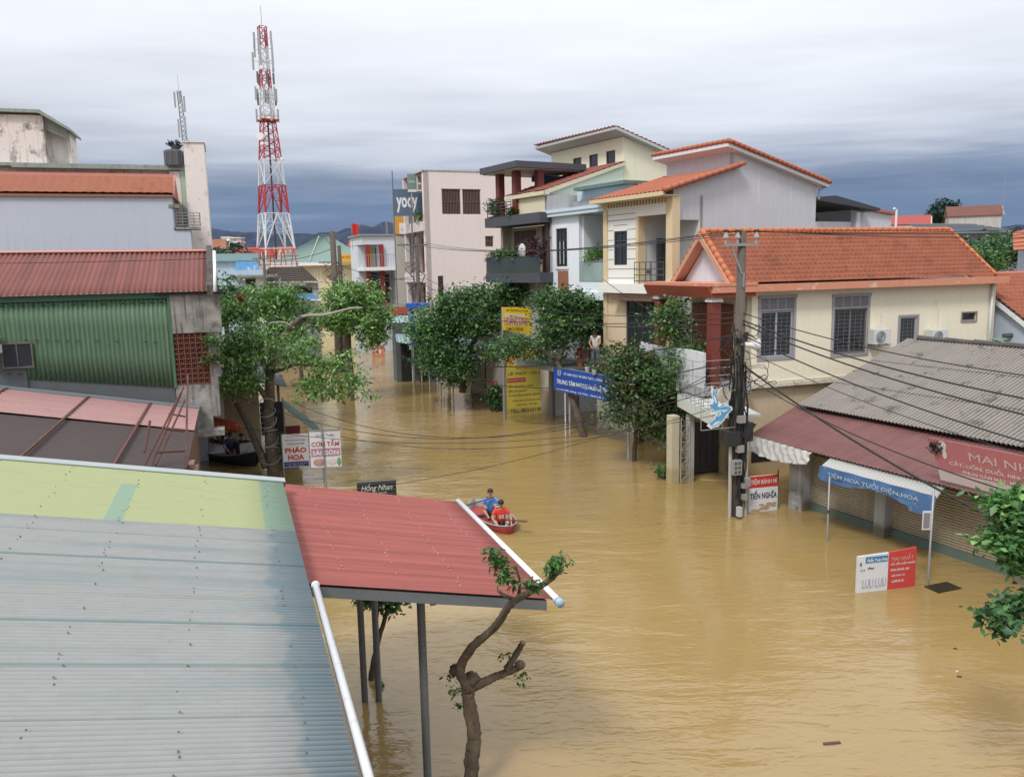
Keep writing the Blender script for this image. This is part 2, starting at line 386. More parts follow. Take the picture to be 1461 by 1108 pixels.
for k in range(len(rings)-1):
    for i in range(48):
        a = k*48+i; b = k*48+(i+1) % 48; g_.f.append((a, b, b+48, a+48)); g_.m.append(0)
struct(g_.build('ground', soil))
# far mountains: ridge profile measured against the photo, at real distance
hill_m = mat('haze_tinted_forest', (.009, .020, .052), .95, .25, scale=.0015, bump=.0)  # blue of the far haze is mixed into the forest colour
def ridge(name, prof, Y0, depth, seed):
    rnd = random.Random(seed); mb = MB(); K = []
    for i in range(len(prof)-1):
        (xa, ya), (xb, yb) = prof[i], prof[i+1]; n = max(2, int((xb-xa)/4))
        for j in range(n): K.append((xa+(xb-xa)*j/n, ya+(yb-ya)*j/n+rnd.uniform(-1.2, .8)))
    rows = 7
    for r_ in range(-rows, rows+1):
        for (px, py) in K:
            top = pd(px, py, Y0); f = 1-abs(r_)/rows; f = f**.8
            z = (top.z-2)*f*(1+ (rnd.uniform(-.10, .10) if r_ else 0)); y = top.y+r_/rows*depth
            mb.v.append((top.x*(1+.02*math.sin(r_*2+px*.05)), y, 2+z if r_ else top.z))
    w = len(K)
    for r_ in range(2*rows):
        for i in range(w-1):
            a = r_*w+i; mb.f.append((a, a+1, a+w+1, a+w)); mb.m.append(0)
    o = mb.build(name, hill_m, None, True); struct(o)
ridge('mountains', [(-300, 352), (0, 346), (180, 336), (288, 326), (310, 327), (330, 331), (360, 332), (420, 335), (460, 333), (500, 327), (522, 320), (535, 323), (552, 316), (572, 322), (600, 330), (640, 336), (720, 346), (800, 352), (900, 350), (1000, 345), (1200, 338), (1400, 326), (1461, 321), (1600, 318), (1800, 330)], 5200, 1500, 3)
# ================================================================== LEFT SIDE
Lf = Fr(0, 0, 19)
# --- big grey corrugated roof under the camera
def near_roof_mat():
    m = mat('aged_roof_sheet', (.275, .285, .28), .6, .10, scale=1.1, metal=.0, stretch=(.35, 1, 1), spots=((.24, .21, .16), .35, 5), spec=.3)
    t = m.node_tree; n = t.nodes; l = t.links; b = n['Principled BSDF']; src = b.inputs['Base Color'].links[0].from_socket
    RIB = 1
    tcn = n.new('ShaderNodeTexCoord'); s3 = n.new('ShaderNodeSeparateXYZ'); l.new(tcn.outputs['Object'], s3.inputs[0])
    def mt_(op, a, b2, cl=False):
        k = n.new('ShaderNodeMath'); k.operation = op; k.use_clamp = cl
        for i, v in enumerate((a, b2)):
            if isinstance(v, (int, float)): k.inputs[i].default_value = v
            else: l.new(v, k.inputs[i])
        return k.outputs[0]
    def nz(s, sc=(1, 1, 1), d=4):
        mp = n.new('ShaderNodeMapping'); mp.inputs['Scale'].default_value = sc; l.new(tcn.outputs['Object'], mp.inputs[0])
        k = n.new('ShaderNodeTexNoise'); k.inputs['Scale'].default_value = s; k.inputs['Detail'].default_value = d; l.new(mp.outputs[0], k.inputs['Vector']); return k.outputs['Fac']
    def mix(f, a, c):
        k = n.new('ShaderNodeMix'); k.data_type = 'RGBA'; l.new(f, k.inputs[0]); l.new(a, k.inputs[6]); k.inputs[7].default_value = c+(1,); return k.outputs[2]
    x, y = s3.outputs[0], s3.outputs[1]
    xn = mt_('ADD', x, mt_('MULTIPLY', mt_('SUBTRACT', nz(1.2, (1, 2.5, 1)), .5), .5))
    # green-blue original paint left along the eave and under some sheet laps
    bands = mt_('MULTIPLY', mt_('SUBTRACT', nz(.9, (.08, 2.3, 1), 2), .55), 9, True)
    blue = mix(mt_('MULTIPLY', bands, .4), src, (.13, .19, .21))
    blue = mix(mt_('MULTIPLY', mt_('MULTIPLY', mt_('SUBTRACT', xn, .20), 14, True), .6), blue, (.125, .195, .225))
    lap = mt_('MULTIPLY', mt_('SUBTRACT', mt_('ABSOLUTE', mt_('SUBTRACT', mt_('FRACT', mt_('DIVIDE', y, .82), 0), .5), 0), .465), 40, True)
    blue = mix(mt_('MULTIPLY', lap, .6), blue, (.06, .13, .15))
    yel = mt_('MULTIPLY', mt_('SUBTRACT', y, 10.32), 60, True)
    col = mix(yel, blue, (.315, .345, .185))
    g1 = mt_('MULTIPLY', mt_('MULTIPLY', mt_('SUBTRACT', x, .20), 30, True), yel)
    g2 = mt_('MULTIPLY', mt_('MULTIPLY', mt_('SUBTRACT', x, -1.62), 60, True), mt_('MULTIPLY', mt_('SUBTRACT', -1.40, x), 60, True))
    g2 = mt_('MULTIPLY', g2, mt_('MULTIPLY', mt_('SUBTRACT', 12.1, y), 40, True))
    gg = mt_('MAXIMUM', g1, mt_('MULTIPLY', g2, yel))
    col = mix(mt_('MULTIPLY', gg, .85), col, (.20, .30, .235))
    dirt = mt_('MULTIPLY', mt_('SUBTRACT', nz(3, (.6, 3, 1), 5), .58), 7, True)
    col = mix(mt_('MULTIPLY', dirt, .22), col, (.16, .17, .14))
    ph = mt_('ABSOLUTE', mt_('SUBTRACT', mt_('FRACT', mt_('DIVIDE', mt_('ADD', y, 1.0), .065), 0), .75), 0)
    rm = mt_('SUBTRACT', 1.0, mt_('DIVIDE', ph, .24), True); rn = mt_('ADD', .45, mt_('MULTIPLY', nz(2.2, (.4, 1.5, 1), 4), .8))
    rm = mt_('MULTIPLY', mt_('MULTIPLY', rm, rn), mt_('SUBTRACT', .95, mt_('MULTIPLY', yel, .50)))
    col = mix(rm, col, (.10, .115, .11))  # trough dirt and groove shade painted along each wave
    l.new(col, b.inputs['Base Color']); return m
nr = thing('corrugated_roof_building', 'weathered grey corrugated roof with a yellowed patch filling the lower left', 'building', Lf, 0, 0, 0)
ZE = 4.0; SL = .196
def zr(x): return ZE+(.55-x)*SL
mb = MB(); ys = [-1.0, 1.47, 3.94, 6.41, 7.97, 10.31, 12.91]
for i in range(len(ys)-1):
    a, b = ys[i], ys[i+1]
    mb.sheet((.58, a, zr(.58)), (.58, b+.065, zr(.58)), (-9, b+.065, zr(-9)+.003), (-9, a, zr(-9)+.003), waves=round((b-a+.065)/.065), amp=.0145, th=.003, seg=6, nv=14, jit=.0006)
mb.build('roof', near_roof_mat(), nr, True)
mb = MB(); rr = random.Random(5)
for xc in (.30, -.55, -1.42, -2.3, -3.2, -4.1, -5.0):
    for k in range(127):
        if rr.random() < .55: continue
        y = .225+k*.1+rr.uniform(-.02, .02); x = xc+rr.uniform(-.035, .035)
        if y > 12.9: continue
        mb.tube([(x, y, zr(x)+.012), (x, y, zr(x)+.020)], [.009, .006], 6); mb.tube([(x, y, zr(x)+.02), (x, y, zr(x)+.025)], .004, 5)
o = mb.build('roof_screws', mat('dull_screw', (.17, .165, .15), .6, .3), nr); o['kind'] = 'stuff'
# capping strip, fascia, gutter, walls
mb = MB(); mb.prism([(.62, 12.90, zr(.62)+.03), (.62, 13.12, zr(.62)+.035), (.62, 13.12, zr(.62)-.12), (.62, 12.90, zr(.62)+.015)], (-9.6, 0, 9.6*SL)); mb.build('edge_capping', mat('capping', (.36, .40, .40), .5, .12), nr)
mb = MB()
for k in range(14):
    a = math.pi+math.pi*k/13; mb.v += [(.645+.040*math.cos(a), -1, 3.975+.040*math.sin(a)), (.645+.040*math.cos(a), 8.45, 3.975+.040*math.sin(a))]; 
mb.f += [(2*k, 2*k+1, 2*k+3, 2*k+2) for k in range(13)]; mb.m += [0]*13
mb.tube([(.645, -1, 3.982), (.645, 8.45, 3.982)], .034, 10)
mb.tube([(.645, 8.44, 3.982), (.645, 8.47, 3.982)], .045, 12)
mb.build('gutter', mat('white_pvc', (.74, .75, .77), .35, .06, spots=((.35, .33, .28), .3, 7)), nr, True)
mb = MB(); mb.wall((.1, -1), (.1, 12.7), -.5, 3.95, .2); mb.wall((-9, 12.7), (.1, 12.7), -.5, 3.9, .2, side=-1); mb.build('wall', mat('dim_render', (.38, .36, .32), .9, .2, streak=(grime, .5)), nr)
# --- red canopy
rc = thing('red_roof_canopy', 'red corrugated canopy roof on grey steel posts in the flood water', 'canopy', Lf, 2, 11, 0)
CX, CY = 2., 11.
def rz(x): return 3.76-(x-.62)*.222
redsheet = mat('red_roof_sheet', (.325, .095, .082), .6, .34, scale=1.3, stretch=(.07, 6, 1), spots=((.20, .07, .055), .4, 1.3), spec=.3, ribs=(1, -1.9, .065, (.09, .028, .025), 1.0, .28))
mb = MB(); rr = random.Random(9)
for a, b in ((9.1, 10.725), (10.66, 12.285), (12.22, 13.78)):
    mb.sheet((3.62-CX, a-CY, rz(3.62)), (3.62-CX, b-CY, rz(3.62)), (.3-CX, b-CY, rz(.3)), (.3-CX, a-CY, rz(.3)), waves=round((b-a)/.065), amp=.011, th=.003, seg=6, nv=10, jit=.0009)
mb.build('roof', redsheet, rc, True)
mb = MB()
for xc in (1.05, 1.75, 2.5, 3.2):
    for k in range(34):
        if rr.random() < .5: continue
        y = 9.2+k*.136; x = xc+rr.uniform(-.03, .03)+(y-9)*-.0; mb.tube([(x-CX, y-CY, rz(x)+.01), (x-CX, y-CY, rz(x)+.022)], [.012, .007], 6)
o = mb.build('roof_screws', mat('pale_screw', (.42, .30, .27), .6, .3), rc); o['kind'] = 'stuff'
mb = MB(); mb.box(.62-CX, 3.55-CX, 9.12-CY, 9.20-CY, .03, .16)
for i, v in enumerate(mb.v): mb.v[i] = (v[0], v[1], v[2]+rz(v[0]+CX)-.20)
mb.build('edge_beam', steel, rc)
mb = MB()
for y in (10.1, 11.3, 12.5, 13.7):
    k = len(mb.v); mb.box(.62-CX, 3.55-CX, y-CY, y+.06-CY, 0, .12)
    for i in range(k, len(mb.v)): v = mb.v[i]; mb.v[i] = (v[0], v[1], v[2]+rz(v[0]+CX)-.15)
for x in (1., 1.8, 2.6, 3.4): mb.box(x-CX, x+.05-CX, 9.2-CY, 13.75-CY, rz(x)-.07, rz(x)-.025)
mb.build('purlin', steel, rc)
for (x, y, rad, br) in ((2.09, 9.95, .055, 1), (1.70, 13.02, .055, 0), (1.93, 12.95, .055, 0)):
    mb = MB(); mb.tube([(x-CX, y-CY, -1.8), (x-CX, y-CY, rz(x)-.15)], rad, 12); mb.box(x-.09-CX, x+.09-CX, y-.09-CY, y+.09-CY, rz(x)-.17, rz(x)-.15)
    if br: mb.prism([(x-.055-CX, y-.01-CY, rz(x)-.15), (x-.30-CX, y-.01-CY, rz(x)-.12), (x-.055-CX, y-.01-CY, rz(x)-.38)], (0, .02, 0)); mb.box(x-.035-CX, x+.035-CX, 9.2-CY, 9.96-CY, rz(x)-.22, rz(x)-.15)
    mb.build('post', steel, rc, False)
mb = MB(); mb.tube([(3.68-CX, 9.0-CY, 3.07), (3.68-CX, 13.86-CY, 3.07)], .05, 14); mb.build('gutter', mat('white_pvc', (.74, .75, .77)), rc, True)
mb = MB(); mb.tube([(3.68-CX, 8.97-CY, 3.07), (3.68-CX, 9.06-CY, 3.07)], .057, 16); mb.build('gutter_cap', mat('pvc_cap', (.34, .46, .58), .35, .05), rc, True)
# --- brown flat roof with pink sheets
bf = thing('flat_roof_shop', 'low shop with dark brown sheet roof and faded pink panels along its back', 'shop', Lf, 0, 0, 0)
def bz(x): return 3.25+(-1.1-x)*.19
brown = mat('brown_sheet', (.058, .040, .040), .75, .10, scale=.7, streak=((.10, .075, .065), .2), spots=((.09, .07, .06), .25, 3))
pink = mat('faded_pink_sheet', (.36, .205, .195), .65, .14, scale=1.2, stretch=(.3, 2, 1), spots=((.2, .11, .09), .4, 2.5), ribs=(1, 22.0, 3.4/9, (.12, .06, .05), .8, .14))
def skew(o_): return o_
mb = MB(); mb.sheet((-1.12, 13.2, bz(-1.12)), (-1.12, 22.3, bz(-1.12)), (-13, 22.3+.0, bz(-13)), (-13, 13.2, bz(-13)), nv=14, th=.05, jit=.006); mb.build('roof', brown, bf)
mb = MB()
for (xa, xb) in ((-1.12, -2.4), (-2.43, -4.0), (-4.03, -6.0), (-6.03, -8.6), (-8.63, -12)):
    mb.sheet((xa, 22.0, bz(xa)+.045), (xa, 25.4, bz(xa)+.045), (xb, 25.4, bz(xb)+.06), (xb, 22.0, bz(xb)+.06), waves=9, amp=.022, th=.01, nv=2)
mb.build('pink_panel', pink, bf)
mb = MB()
for xx in (-2.42, -4.02, -6.02, -8.62): mb.box(xx-.03, xx+.03, 13.2, 25.4, bz(xx)+.065, bz(xx)+.1)
mb.build('seam_strip', rust, bf)
mb = MB(); mb.wall((-1.2, 13.2), (-1.2, 25.4), -.5, 3.2, .2, holes=((1.5, 4.5, -.4, 2.4), (5.3, 8.6, -.4, 2.4))); mb.build('wall', mat('dim_brick', (.16, .085, .06), .9, .3, scale=6, spots=((.3, .29, .27), .4, 2)), bf)
mb = MB(); rr = random.Random(3)
for k in range(26):
    z = .0+k*.125; e = rr.uniform(.0, .05) if k % 2 else rr.uniform(.06, .1)
    mb.box(-1.14, -1.0+e, 18.3, 18.75+e, z, z+.1)
mb.build('brick_pier', mat('raw_brick', (.22, .13, .10), .9, .3, scale=7, spots=((.42, .40, .37), .6, 5)), bf)
mb = MB(); mb.box(-13, -1.1, 25.42, 25.75, 3.0, 3.1)
for i, v in enumerate(mb.v): mb.v[i] = (v[0], v[1], v[2]+(bz(v[0])-3.25)+.25)
mb.build('flashing', mat('grey_flashing', (.18, .21, .23), .6, .15), bf)
# rusty steel poles leaning over it
rs = thing('rusty_frame', 'bundle of rusty steel bars leaning on the brown roof edge', 'steel frame', Lf, -1.2, 18.5, bz(-1.2)+.0)
def lf(px, py, x=None, y=None, z=None): return Vector(Lf.p(px, py, x=x, y=y, z=z))
o0 = Vector((-1.2, 18.5, bz(-1.2)))
for (a, b) in (((268, 535), (265, 668)), ((258, 560), (203, 670)), ((262, 552), (213, 670)), ((264, 570), (222, 664)), ((236, 612), (263, 615)), ((241, 590), (264, 594)), ((224, 645), (263, 643)), ((214, 600), (206, 645))):
    A = lf(*a, x=-1.15 if a[0] > 255 else -1.5); B = lf(*b, z=bz(-1.6)+.05) if b[1] > 655 else lf(*b, x=-1.15 if b[0] > 255 else -1.6)
    if b == (265, 668): B = lf(*b, x=-1.1)
    MB().tube([A-o0, B-o0], .022, 6).build('steel_bar', rust, rs)
# --- green corrugated building with red roof
B_ = Fr(-9.5, 24, 19)
gb = thing('green_shed', 'long shed with green corrugated wall under a dull red roof', 'building', B_)
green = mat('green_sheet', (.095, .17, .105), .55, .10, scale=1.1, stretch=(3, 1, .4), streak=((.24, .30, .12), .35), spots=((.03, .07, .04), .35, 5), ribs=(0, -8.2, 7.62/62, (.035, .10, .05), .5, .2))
mb = MB(); x0, x1 = -8.2, -.58
mb.sheet((x0, 0, 4.95), (x1, 0, 3.95), (x1, 0, 6.62), (x0, 0, 6.75), waves=62, amp=.022, th=.006, seg=4, nv=3, jit=.002); mb.build('wall', green, gb, True)
mb = MB(); rr = random.Random(2)
for zr_ in (.06, .5, .94):
    for k in range(30):
        u = (k+.3)/30; xa = x0+(x1-x0)*u; za = (4.95-1.0*u)*(1-zr_)+6.65*zr_
        if rr.random() < .8: mb.box(xa-.05, xa+.05, -.045, -.03, za-.012, za+.012)
o = mb.build('fixing_marks', mat('dark_green', (.02, .06, .03), .7), gb)
mb = MB(); mb.box(x0, x1+.02, -.06, -.03, 6.60, 6.77); mb.box(x1-.02, x1+.06, -.06, .02, 3.93, 6.65); mb.build('trim', mat('green_trim', (.06, .15, .085), .6), gb)
MB().box(x0, x1, .03, 6, 2.5, 4.6).box(x0, -4.4, -.02, .03, 4.1, 5.0).build('lower_wall', mat('shed_low_grey', (.10, .11, .115), .8, .2), gb)
# red roof
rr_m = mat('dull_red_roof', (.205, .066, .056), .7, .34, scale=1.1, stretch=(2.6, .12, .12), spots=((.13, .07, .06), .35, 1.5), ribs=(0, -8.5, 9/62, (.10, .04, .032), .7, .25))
mb = MB(); mb.sheet((-8.5, -.22, 6.78), (.50, -.22, 6.78), (.50, 3.1, 7.98), (-8.5, 3.1, 8.02), waves=62, amp=.025, th=.006, nv=4, jit=.003); ro = mb.build('roof', rr_m, gb, True)
mb = MB(); mb.sheet((.5, 3.05, 8.03), (-8.5, 3.05, 8.07), (-8.5, 3.35, 8.12), (.5, 3.35, 8.08), th=.03, nv=1); mb.box(-8.5, .5, 3.3, 3.4, 7.0, 8.09); mb.build('ridge_cap', mat('salmon_trim', (.55, .24, .18), .7, .15), gb)
mb = MB(); mb.prism([(.52, -.35, 6.65), (.52, -.35, 6.95), (.52, 3.1, 8.2), (.52, 3.45, 8.2), (.52, 3.45, 6.65)], (.17, 0, 0)); mb.build('verge_wall', mat('black_concrete', (.075, .07, .065), .9, .35, scale=3, streak=((.25, .24, .22), .4)), gb)
mb = MB(); mb.tube([(.74, -.38, 6.75), (.78, -.1, 7.35), (.78, .8, 7.75), (.78, 1.6, 7.95)], .05, 8); mb.build('pipe', white, gb, True)
mb = MB(); mb.box(-.56, .86, -.05, .25, 5.55, 6.72, 0); mb.box(-.9, .95, -.14, .3, 6.68, 6.76, 1); mb.box(.42, .74, -.02, .25, 4.2, 5.55, 0); mb.box(.42, .64, -.018, .248, 3.0, 4.2, 0); mb.box(-.56, .42, -.02, .25, 2.6, 4.02, 0); mb.box(-.45, .72, -.35, .25, 2.45, 2.62, 0)
mb.box(.30, .62, .25, 3.3, 3, 6.68, 0); mb.build('concrete_frame', [concrete, mat('dark_coping', (.05, .04, .04), .9)], gb)
mb = MB(); rr = random.Random(8)
for i in range(7):
    x = -.56+i*.163; mb.box(x-.014, x+.014, -.03, .05, 4.02, 5.55)
for j in range(11):
    z = 4.02+j*.153; mb.box(-.56, .42, -.035, .045, z-.013, z+.013)
for i in range(6):
    for j in range(10):
        cx, cz = -.56+(i+.5)*.163, 4.02+(j+.5)*.153; P = [(cx+.045*math.cos(t*math.pi/3), 0, cz+.045*math.sin(t*math.pi/3)) for t in range(7)]; mb.tube(P, .013, 4)
mb.build('brick_screen', mat('terracotta_block', (.19, .075, .05), .85, .25, scale=9), gb)
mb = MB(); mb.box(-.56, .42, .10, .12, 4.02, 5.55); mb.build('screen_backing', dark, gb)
mb = MB(); mb.box(-7.0, -4.06, -.07, -.05, 4.76, 5.34)
w_g = MB()
wx0, wx1, wz0, wz1 = -4.92, -4.22, 4.82, 5.45
fr_ = MB(); fr_.box(wx0-.04, wx1+.04, -.09, -.03, wz1, wz1+.05); fr_.box(wx0-.04, wx1+.04, -.09, -.03, wz0-.05, wz0); fr_.box(wx0-.04, wx0, -.09, -.03, wz0, wz1); fr_.box(wx1, wx1+.04, -.09, -.03, wz0, wz1); fr_.box((wx0+wx1)/2-.015, (wx0+wx1)/2+.015, -.085, -.035, wz0, wz1)
wf = fr_.build('window', mat('rust_frame', (.14, .12, .10), .7, .3), gb); MB().box(wx0, wx1, -.065, -.055, wz0, wz1).build('pane', dglass, wf)
hd = thing('window_hood', 'small white hood with red sheet top on the green shed wall', 'awning', B_, -5.05, -.1, 5.5)
MB().sheet((-.35, -.45, 0), (.16, -.45, 0), (.16, 0, .22), (-.35, 0, .22), waves=5, amp=.015, th=.01).build('cover', redsheet, hd); MB().box(-.35, .14, -.42, 0, -.26, -.03).build('box', white, hd)
# small plants rooted in the screen wall
for i, (x, z, s_) in enumerate(((.62, 5.35, .5), (.5, 4.75, .45))):
    t = thing('wall_weed', ('bushy weed on the top right corner of the brick vent screen', 'yellowish weed growing out of the middle of the brick vent screen', 'small weed at the foot of the concrete corner')[i], 'weed', B_, x, -.15, z)
    leaves('foliage', [((0, 0, 0), (s_*.55, .18, s_*.45), 16)], (G_mid, G_olive, G_mid)[i], t, (.13, .03), 14, .1, seed=i+70); MB().tube([(0, .15, -.1), (0, 0, 0), (.1, -.05, .15)], .012, 5).build('stem', bark, t)
# --- grey-blue house with orange tiles, old beige house behind
C_ = Fr(-12, 31, 19)
bluegrey = mat('bluegrey_render', (.50, .535, .62), .85, .035, scale=.7, streak=((.36, .39, .45), .3))
tile = mat('orange_tile', (.41, .16, .10), .75, .16, scale=3.5, spots=((.18, .07, .045), .45, 2.4))
def tiles(mb, A, B, C, D, tw=.24, rows=10, amp=.028, step=.055, jit=.004): return mb.sheet(A, B, C, D, waves=max(2, round((Vector(B)-Vector(A)).length/tw)), amp=amp, rows=rows, step=step, th=.02, seg=4, jit=jit)
h5 = thing('bluegrey_house', 'plain blue-grey walled house with a low orange tile roof at upper left', 'house', C_)
mb = MB(); mb.box(-9, -.57, 0, 3.0, 0, 10.18); mb.box(-.57, .0, .0, 3.0, 0, 8.9); mb.build('wall', bluegrey, h5)
mb = MB(); tiles(mb, (-9, -.14, 10.2), (-.5, -.14, 10.2), (-.5, 1.5, 11.0), (-9, 1.5, 11.0), rows=8, amp=.010, step=.085, tw=.3); tiles(mb, (-9, 3.1, 10.2), (-.5, 3.1, 10.2), (-.5, 1.5, 11.0), (-9, 1.5, 11.0), rows=7); rf = mb.build('roof', tile, h5, True)
mb = MB(); mb.box(-9, -.46, -.1, 3.1, 10.12, 10.2); mb.prism([(-.53, -.16, 10.2), (-.53, 1.5, 11.08), (-.53, 3.1, 10.2)], (.06, 0, 0)); mb.box(-9, -.5, 1.42, 1.58, 10.98, 11.1); mb.build('verge', mat('salmon_trim', (.55, .24, .18)), h5)
mb = MB(); mb.box(-.7, -.35, -.02, .5, 9.72, 9.86); mb.box(-.56, .35, -.05, .6, 8.93, 9.02); mb.build('ledge', concrete, h5)
for z in (9.05,):
    b_ = MB()
    for k in range(5): b_.tube([(-.45, -.03, z+.05+k*.11), (.36, -.03, z+.05+k*.11), (.36, .6, z+.05+k*.11)], .014, 5)
    for k in range(5): b_.tube([(-.45+k*.2, -.03, z), (-.45+k*.2, -.03, z+.5)], .012, 5)
    b_.tube([(.36, -.03, z), (.36, -.03, z+.5)], .02, 5); b_.build('balcony_railing', mat('old_rail', (.24, .24, .22), .7, .3), h5)
beige = mat('stained_beige', (.78, .70, .66), .9, .05, scale=1.2, streak=((.22, .18, .15), .55), spots=((.10, .08, .075), .85, 1.3))
beige2 = mat('patchy_beige', (.80, .72, .69), .9, .04, scale=1.2, spots=((.2, .17, .15), .6, 2.6))
ob = thing('old_beige_house', 'stained beige house with a tall narrow tower wall behind the blue-grey house', 'house', C_, 0, 3.3, 0)
mb = MB(); mb.box(-9, -.35, 0, 3, 0, 11.5, 0); mb.box(-.75, -.35, -.25, 0, 0, 11.4); mb.build('wall', beige, ob)
mb = MB(); mb.box(-9, .02, -.32, 3.2, 11.5, 11.62); mb.box(-6.3, .02, -.36, -.2, 11.44, 11.52); mb.build('roof_slab', mat('slab_green_grey', (.30, .34, .31), .9, .2, streak=(grime, .4)), ob)
mb = MB(); mb.prism([(-.16, -2.3, 0), (.68, -2.3, 0), (.68, -2.3, 12.26), (-.06, -2.3, 12.26)], (0, 2.6, 0)); mb.box(-.1, .72, -2.34, .34, 12.26, 12.3); mb.build('tower_wall', beige2, ob)
mb = MB(); mb.box(-.34, -.1, -.3, .0, 8.8, 11.45); mb.build('green_strip', mat('pale_green_paint', (.38, .52, .42), .8, .1, streak=((.3, .35, .3), .4)), ob)
mb = MB(); mb.wall((-10, .3), (-5.2, .3), 11.62, 13.5, .2, side=1); mb.box(-10, -5.2, .5, 2.5, 11.62, 13.45); mb.box(-4.62, -4.4, .9, 2.4, 11.62, 13.0); mb.box(-5.2, -4.62, .95, 2.4, 11.62, 13.2); mb.build('stair_house_wall', beige, ob)
mb = MB(); mb.prism([(-10, .1, 13.68), (-5.25, .1, 13.68), (-4.25, .1, 13.02), (-4.25, .1, 12.92), (-5.3, .1, 13.56), (-10, .1, 13.56)], (0, 2.6, 0)); mb.prism([(-5.2, .45, 13.5), (-4.4, .45, 13.0), (-4.4, .45, 12.65), (-5.2, .45, 13.0)], (0, .1, 0)); mb.build('stair_house_roof', mat('slab_green_grey', (.3, .34, .31)), ob)
wt = thing('water_tank', 'dark grey ribbed water tank standing on the beige house roof', 'tank', C_, -.52, 3.1, 11.62)
mb = MB(); mb.tube([(0, 0, 0), (0, 0, .55), (0, 0, .62)], [.36, .36, .3], 12); mb.build('tank_body', mat('tank_grey', (.10, .10, .11), .7, .3, streak=((.2, .2, .2), .5)), wt, False)
mb = MB()
for k in range(10): a = k*math.pi/5; mb.box(.37*math.cos(a)-.015, .37*math.cos(a)+.015, .37*math.sin(a)-.015, .37*math.sin(a)+.015, 0, .6)
mb.build('rib', mat('tank_rib', (.16, .16, .17), .7), wt)
pp = thing('potted_plant', 'potted plant beside the mast on the beige house tank', 'plant', C_, -.45, 3.1, 12.24)
MB().tube([(0, 0, 0), (0, 0, .16)], [.14, .18], 10).build('pot', mat('dark_pot', (.09, .08, .08), .8), pp); leaves('foliage', [((0, 0, .26), (.26, .22, .14), 14)], G_deep, pp, (.1, .04), 14, .07, seed=4)
ms = thing('antenna_mast', 'slim grey antenna mast on the beige tower roof', 'mast', C_, -.02, 3.0, 11.62)
lat = mat('mast_grey', (.16, .165, .18), .5, .2, metal=.3); mb = MB()
hh = 2.9
for k in range(4):
    a = math.pi/4+k*math.pi/2; mb.tube([(.13*math.cos(a), .13*math.sin(a), 0), (-.12+.10*math.cos(a), .10*math.sin(a), hh)], .02, 4)
for j in range(16):
    z = j*hh/16; z2 = (j+1)*hh/16
    for k in range(4):
        a = math.pi/4+k*math.pi/2; b = a+math.pi/2; ra, rb = .13-.03*z/hh, .13-.03*z2/hh; mb.tube([(-.12*z/hh+ra*math.cos(a), ra*math.sin(a), z), (-.12*z2/hh+rb*math.cos(b), rb*math.sin(b), z2)], .014, 4)
mb.tube([(-.12, 0, hh), (-.13, 0, hh+.62)], .008, 4); mb.build('lattice', lat, ms)
for (dx, z, hgt) in ((.14, 2.1, .6), (-.20, 2.25, .6), (.0, 2.4, .5), (.08, 1.3, .6), (-.18, 1.1, .7), (.12, .5, .5)): MB().box(dx-.12*z/hh-.035, dx-.12*z/hh+.035, -.1, -.04, z, z+hgt).build('panel_antenna', mat('antenna_panel_mid', (.34, .35, .38), .5), ms)
# ================================================================== RIGHT SIDE
def add_window(parent, Pa, Pb, z0, z1, fw=.06, depth=.06, cols=2, transom=None, frame_m=None, glass_m=None, bars=0, out_=.02, surround=None, name='window'):
    """window filling an opening in a wall running Pa->Pb; outside on the right of travel"""
    a = Vector((Pa[0], Pa[1], 0)); b = Vector((Pb[0], Pb[1], 0)); ln = (b-a).length; d = (b-a)/ln; nr = Vector((d.y, -d.x, 0))
    def P(s_, z, o): q = a+d*s_+nr*o; return (q.x, q.y, z)
    def bx(mb, s0, s1, za, zb, o0, o1, m=0):
        vs = [P(s0, za, o0), P(s1, za, o0), P(s1, za, o1), P(s0, za, o1), P(s0, zb, o0), P(s1, zb, o0), P(s1, zb, o1), P(s0, zb, o1)]
        mb.add(vs, [(0, 1, 2, 3), (4, 5, 6, 7), (0, 1, 5, 4), (1, 2, 6, 5), (2, 3, 7, 6), (3, 0, 4, 7)], m)
    f = MB(); o0, o1 = out_-depth, out_
    bx(f, 0, fw, z0, z1, o0, o1); bx(f, ln-fw, ln, z0, z1, o0, o1); bx(f, fw, ln-fw, z0, z0+fw, o0, o1); bx(f, fw, ln-fw, z1-fw, z1, o0, o1)
    for k in range(1, cols): c = ln*k/cols; bx(f, c-fw*.45, c+fw*.45, z0+fw, z1-fw, o0, o1-.003)
    if transom: bx(f, fw, ln-fw, transom-fw*.5, transom+fw*.5, o0, o1-.005)
    wo = f.build(name, frame_m or steel, parent)
    g = MB(); bx(g, fw*.5, ln-fw*.5, z0+fw*.5, z1-fw*.5, o0+.005, o0+.02); g.build('pane', glass_m or dglass, wo)
    if bars:
        q = MB(); n_ = int((z1-z0)/.13)
        for k in range(1, n_): z = z0+(z1-z0)*k/n_; bx(q, fw, ln-fw, z-.008, z+.008, o1-.03, o1-.018)
        for k in range(1, bars): c = ln*k/bars; bx(q, c-.008, c+.008, z0+fw, z1-fw, o1-.035, o1-.02)
        q.build('grille', mat('grille_grey', (.14, .14, .145), .6), wo)
    if surround:
        q = MB(); sw = surround[0]; bx(q, -sw, 0, z0-sw, z1+sw, -.02, surround[1]); bx(q, ln, ln+sw, z0-sw, z1+sw, -.02, surround[1]); bx(q, 0, ln, z1, z1+sw, -.02, surround[1]); bx(q, 0, ln, z0-sw, z0, -.02, surround[1]+.02)
        q.build('surround', surround[2], wo)
    return wo
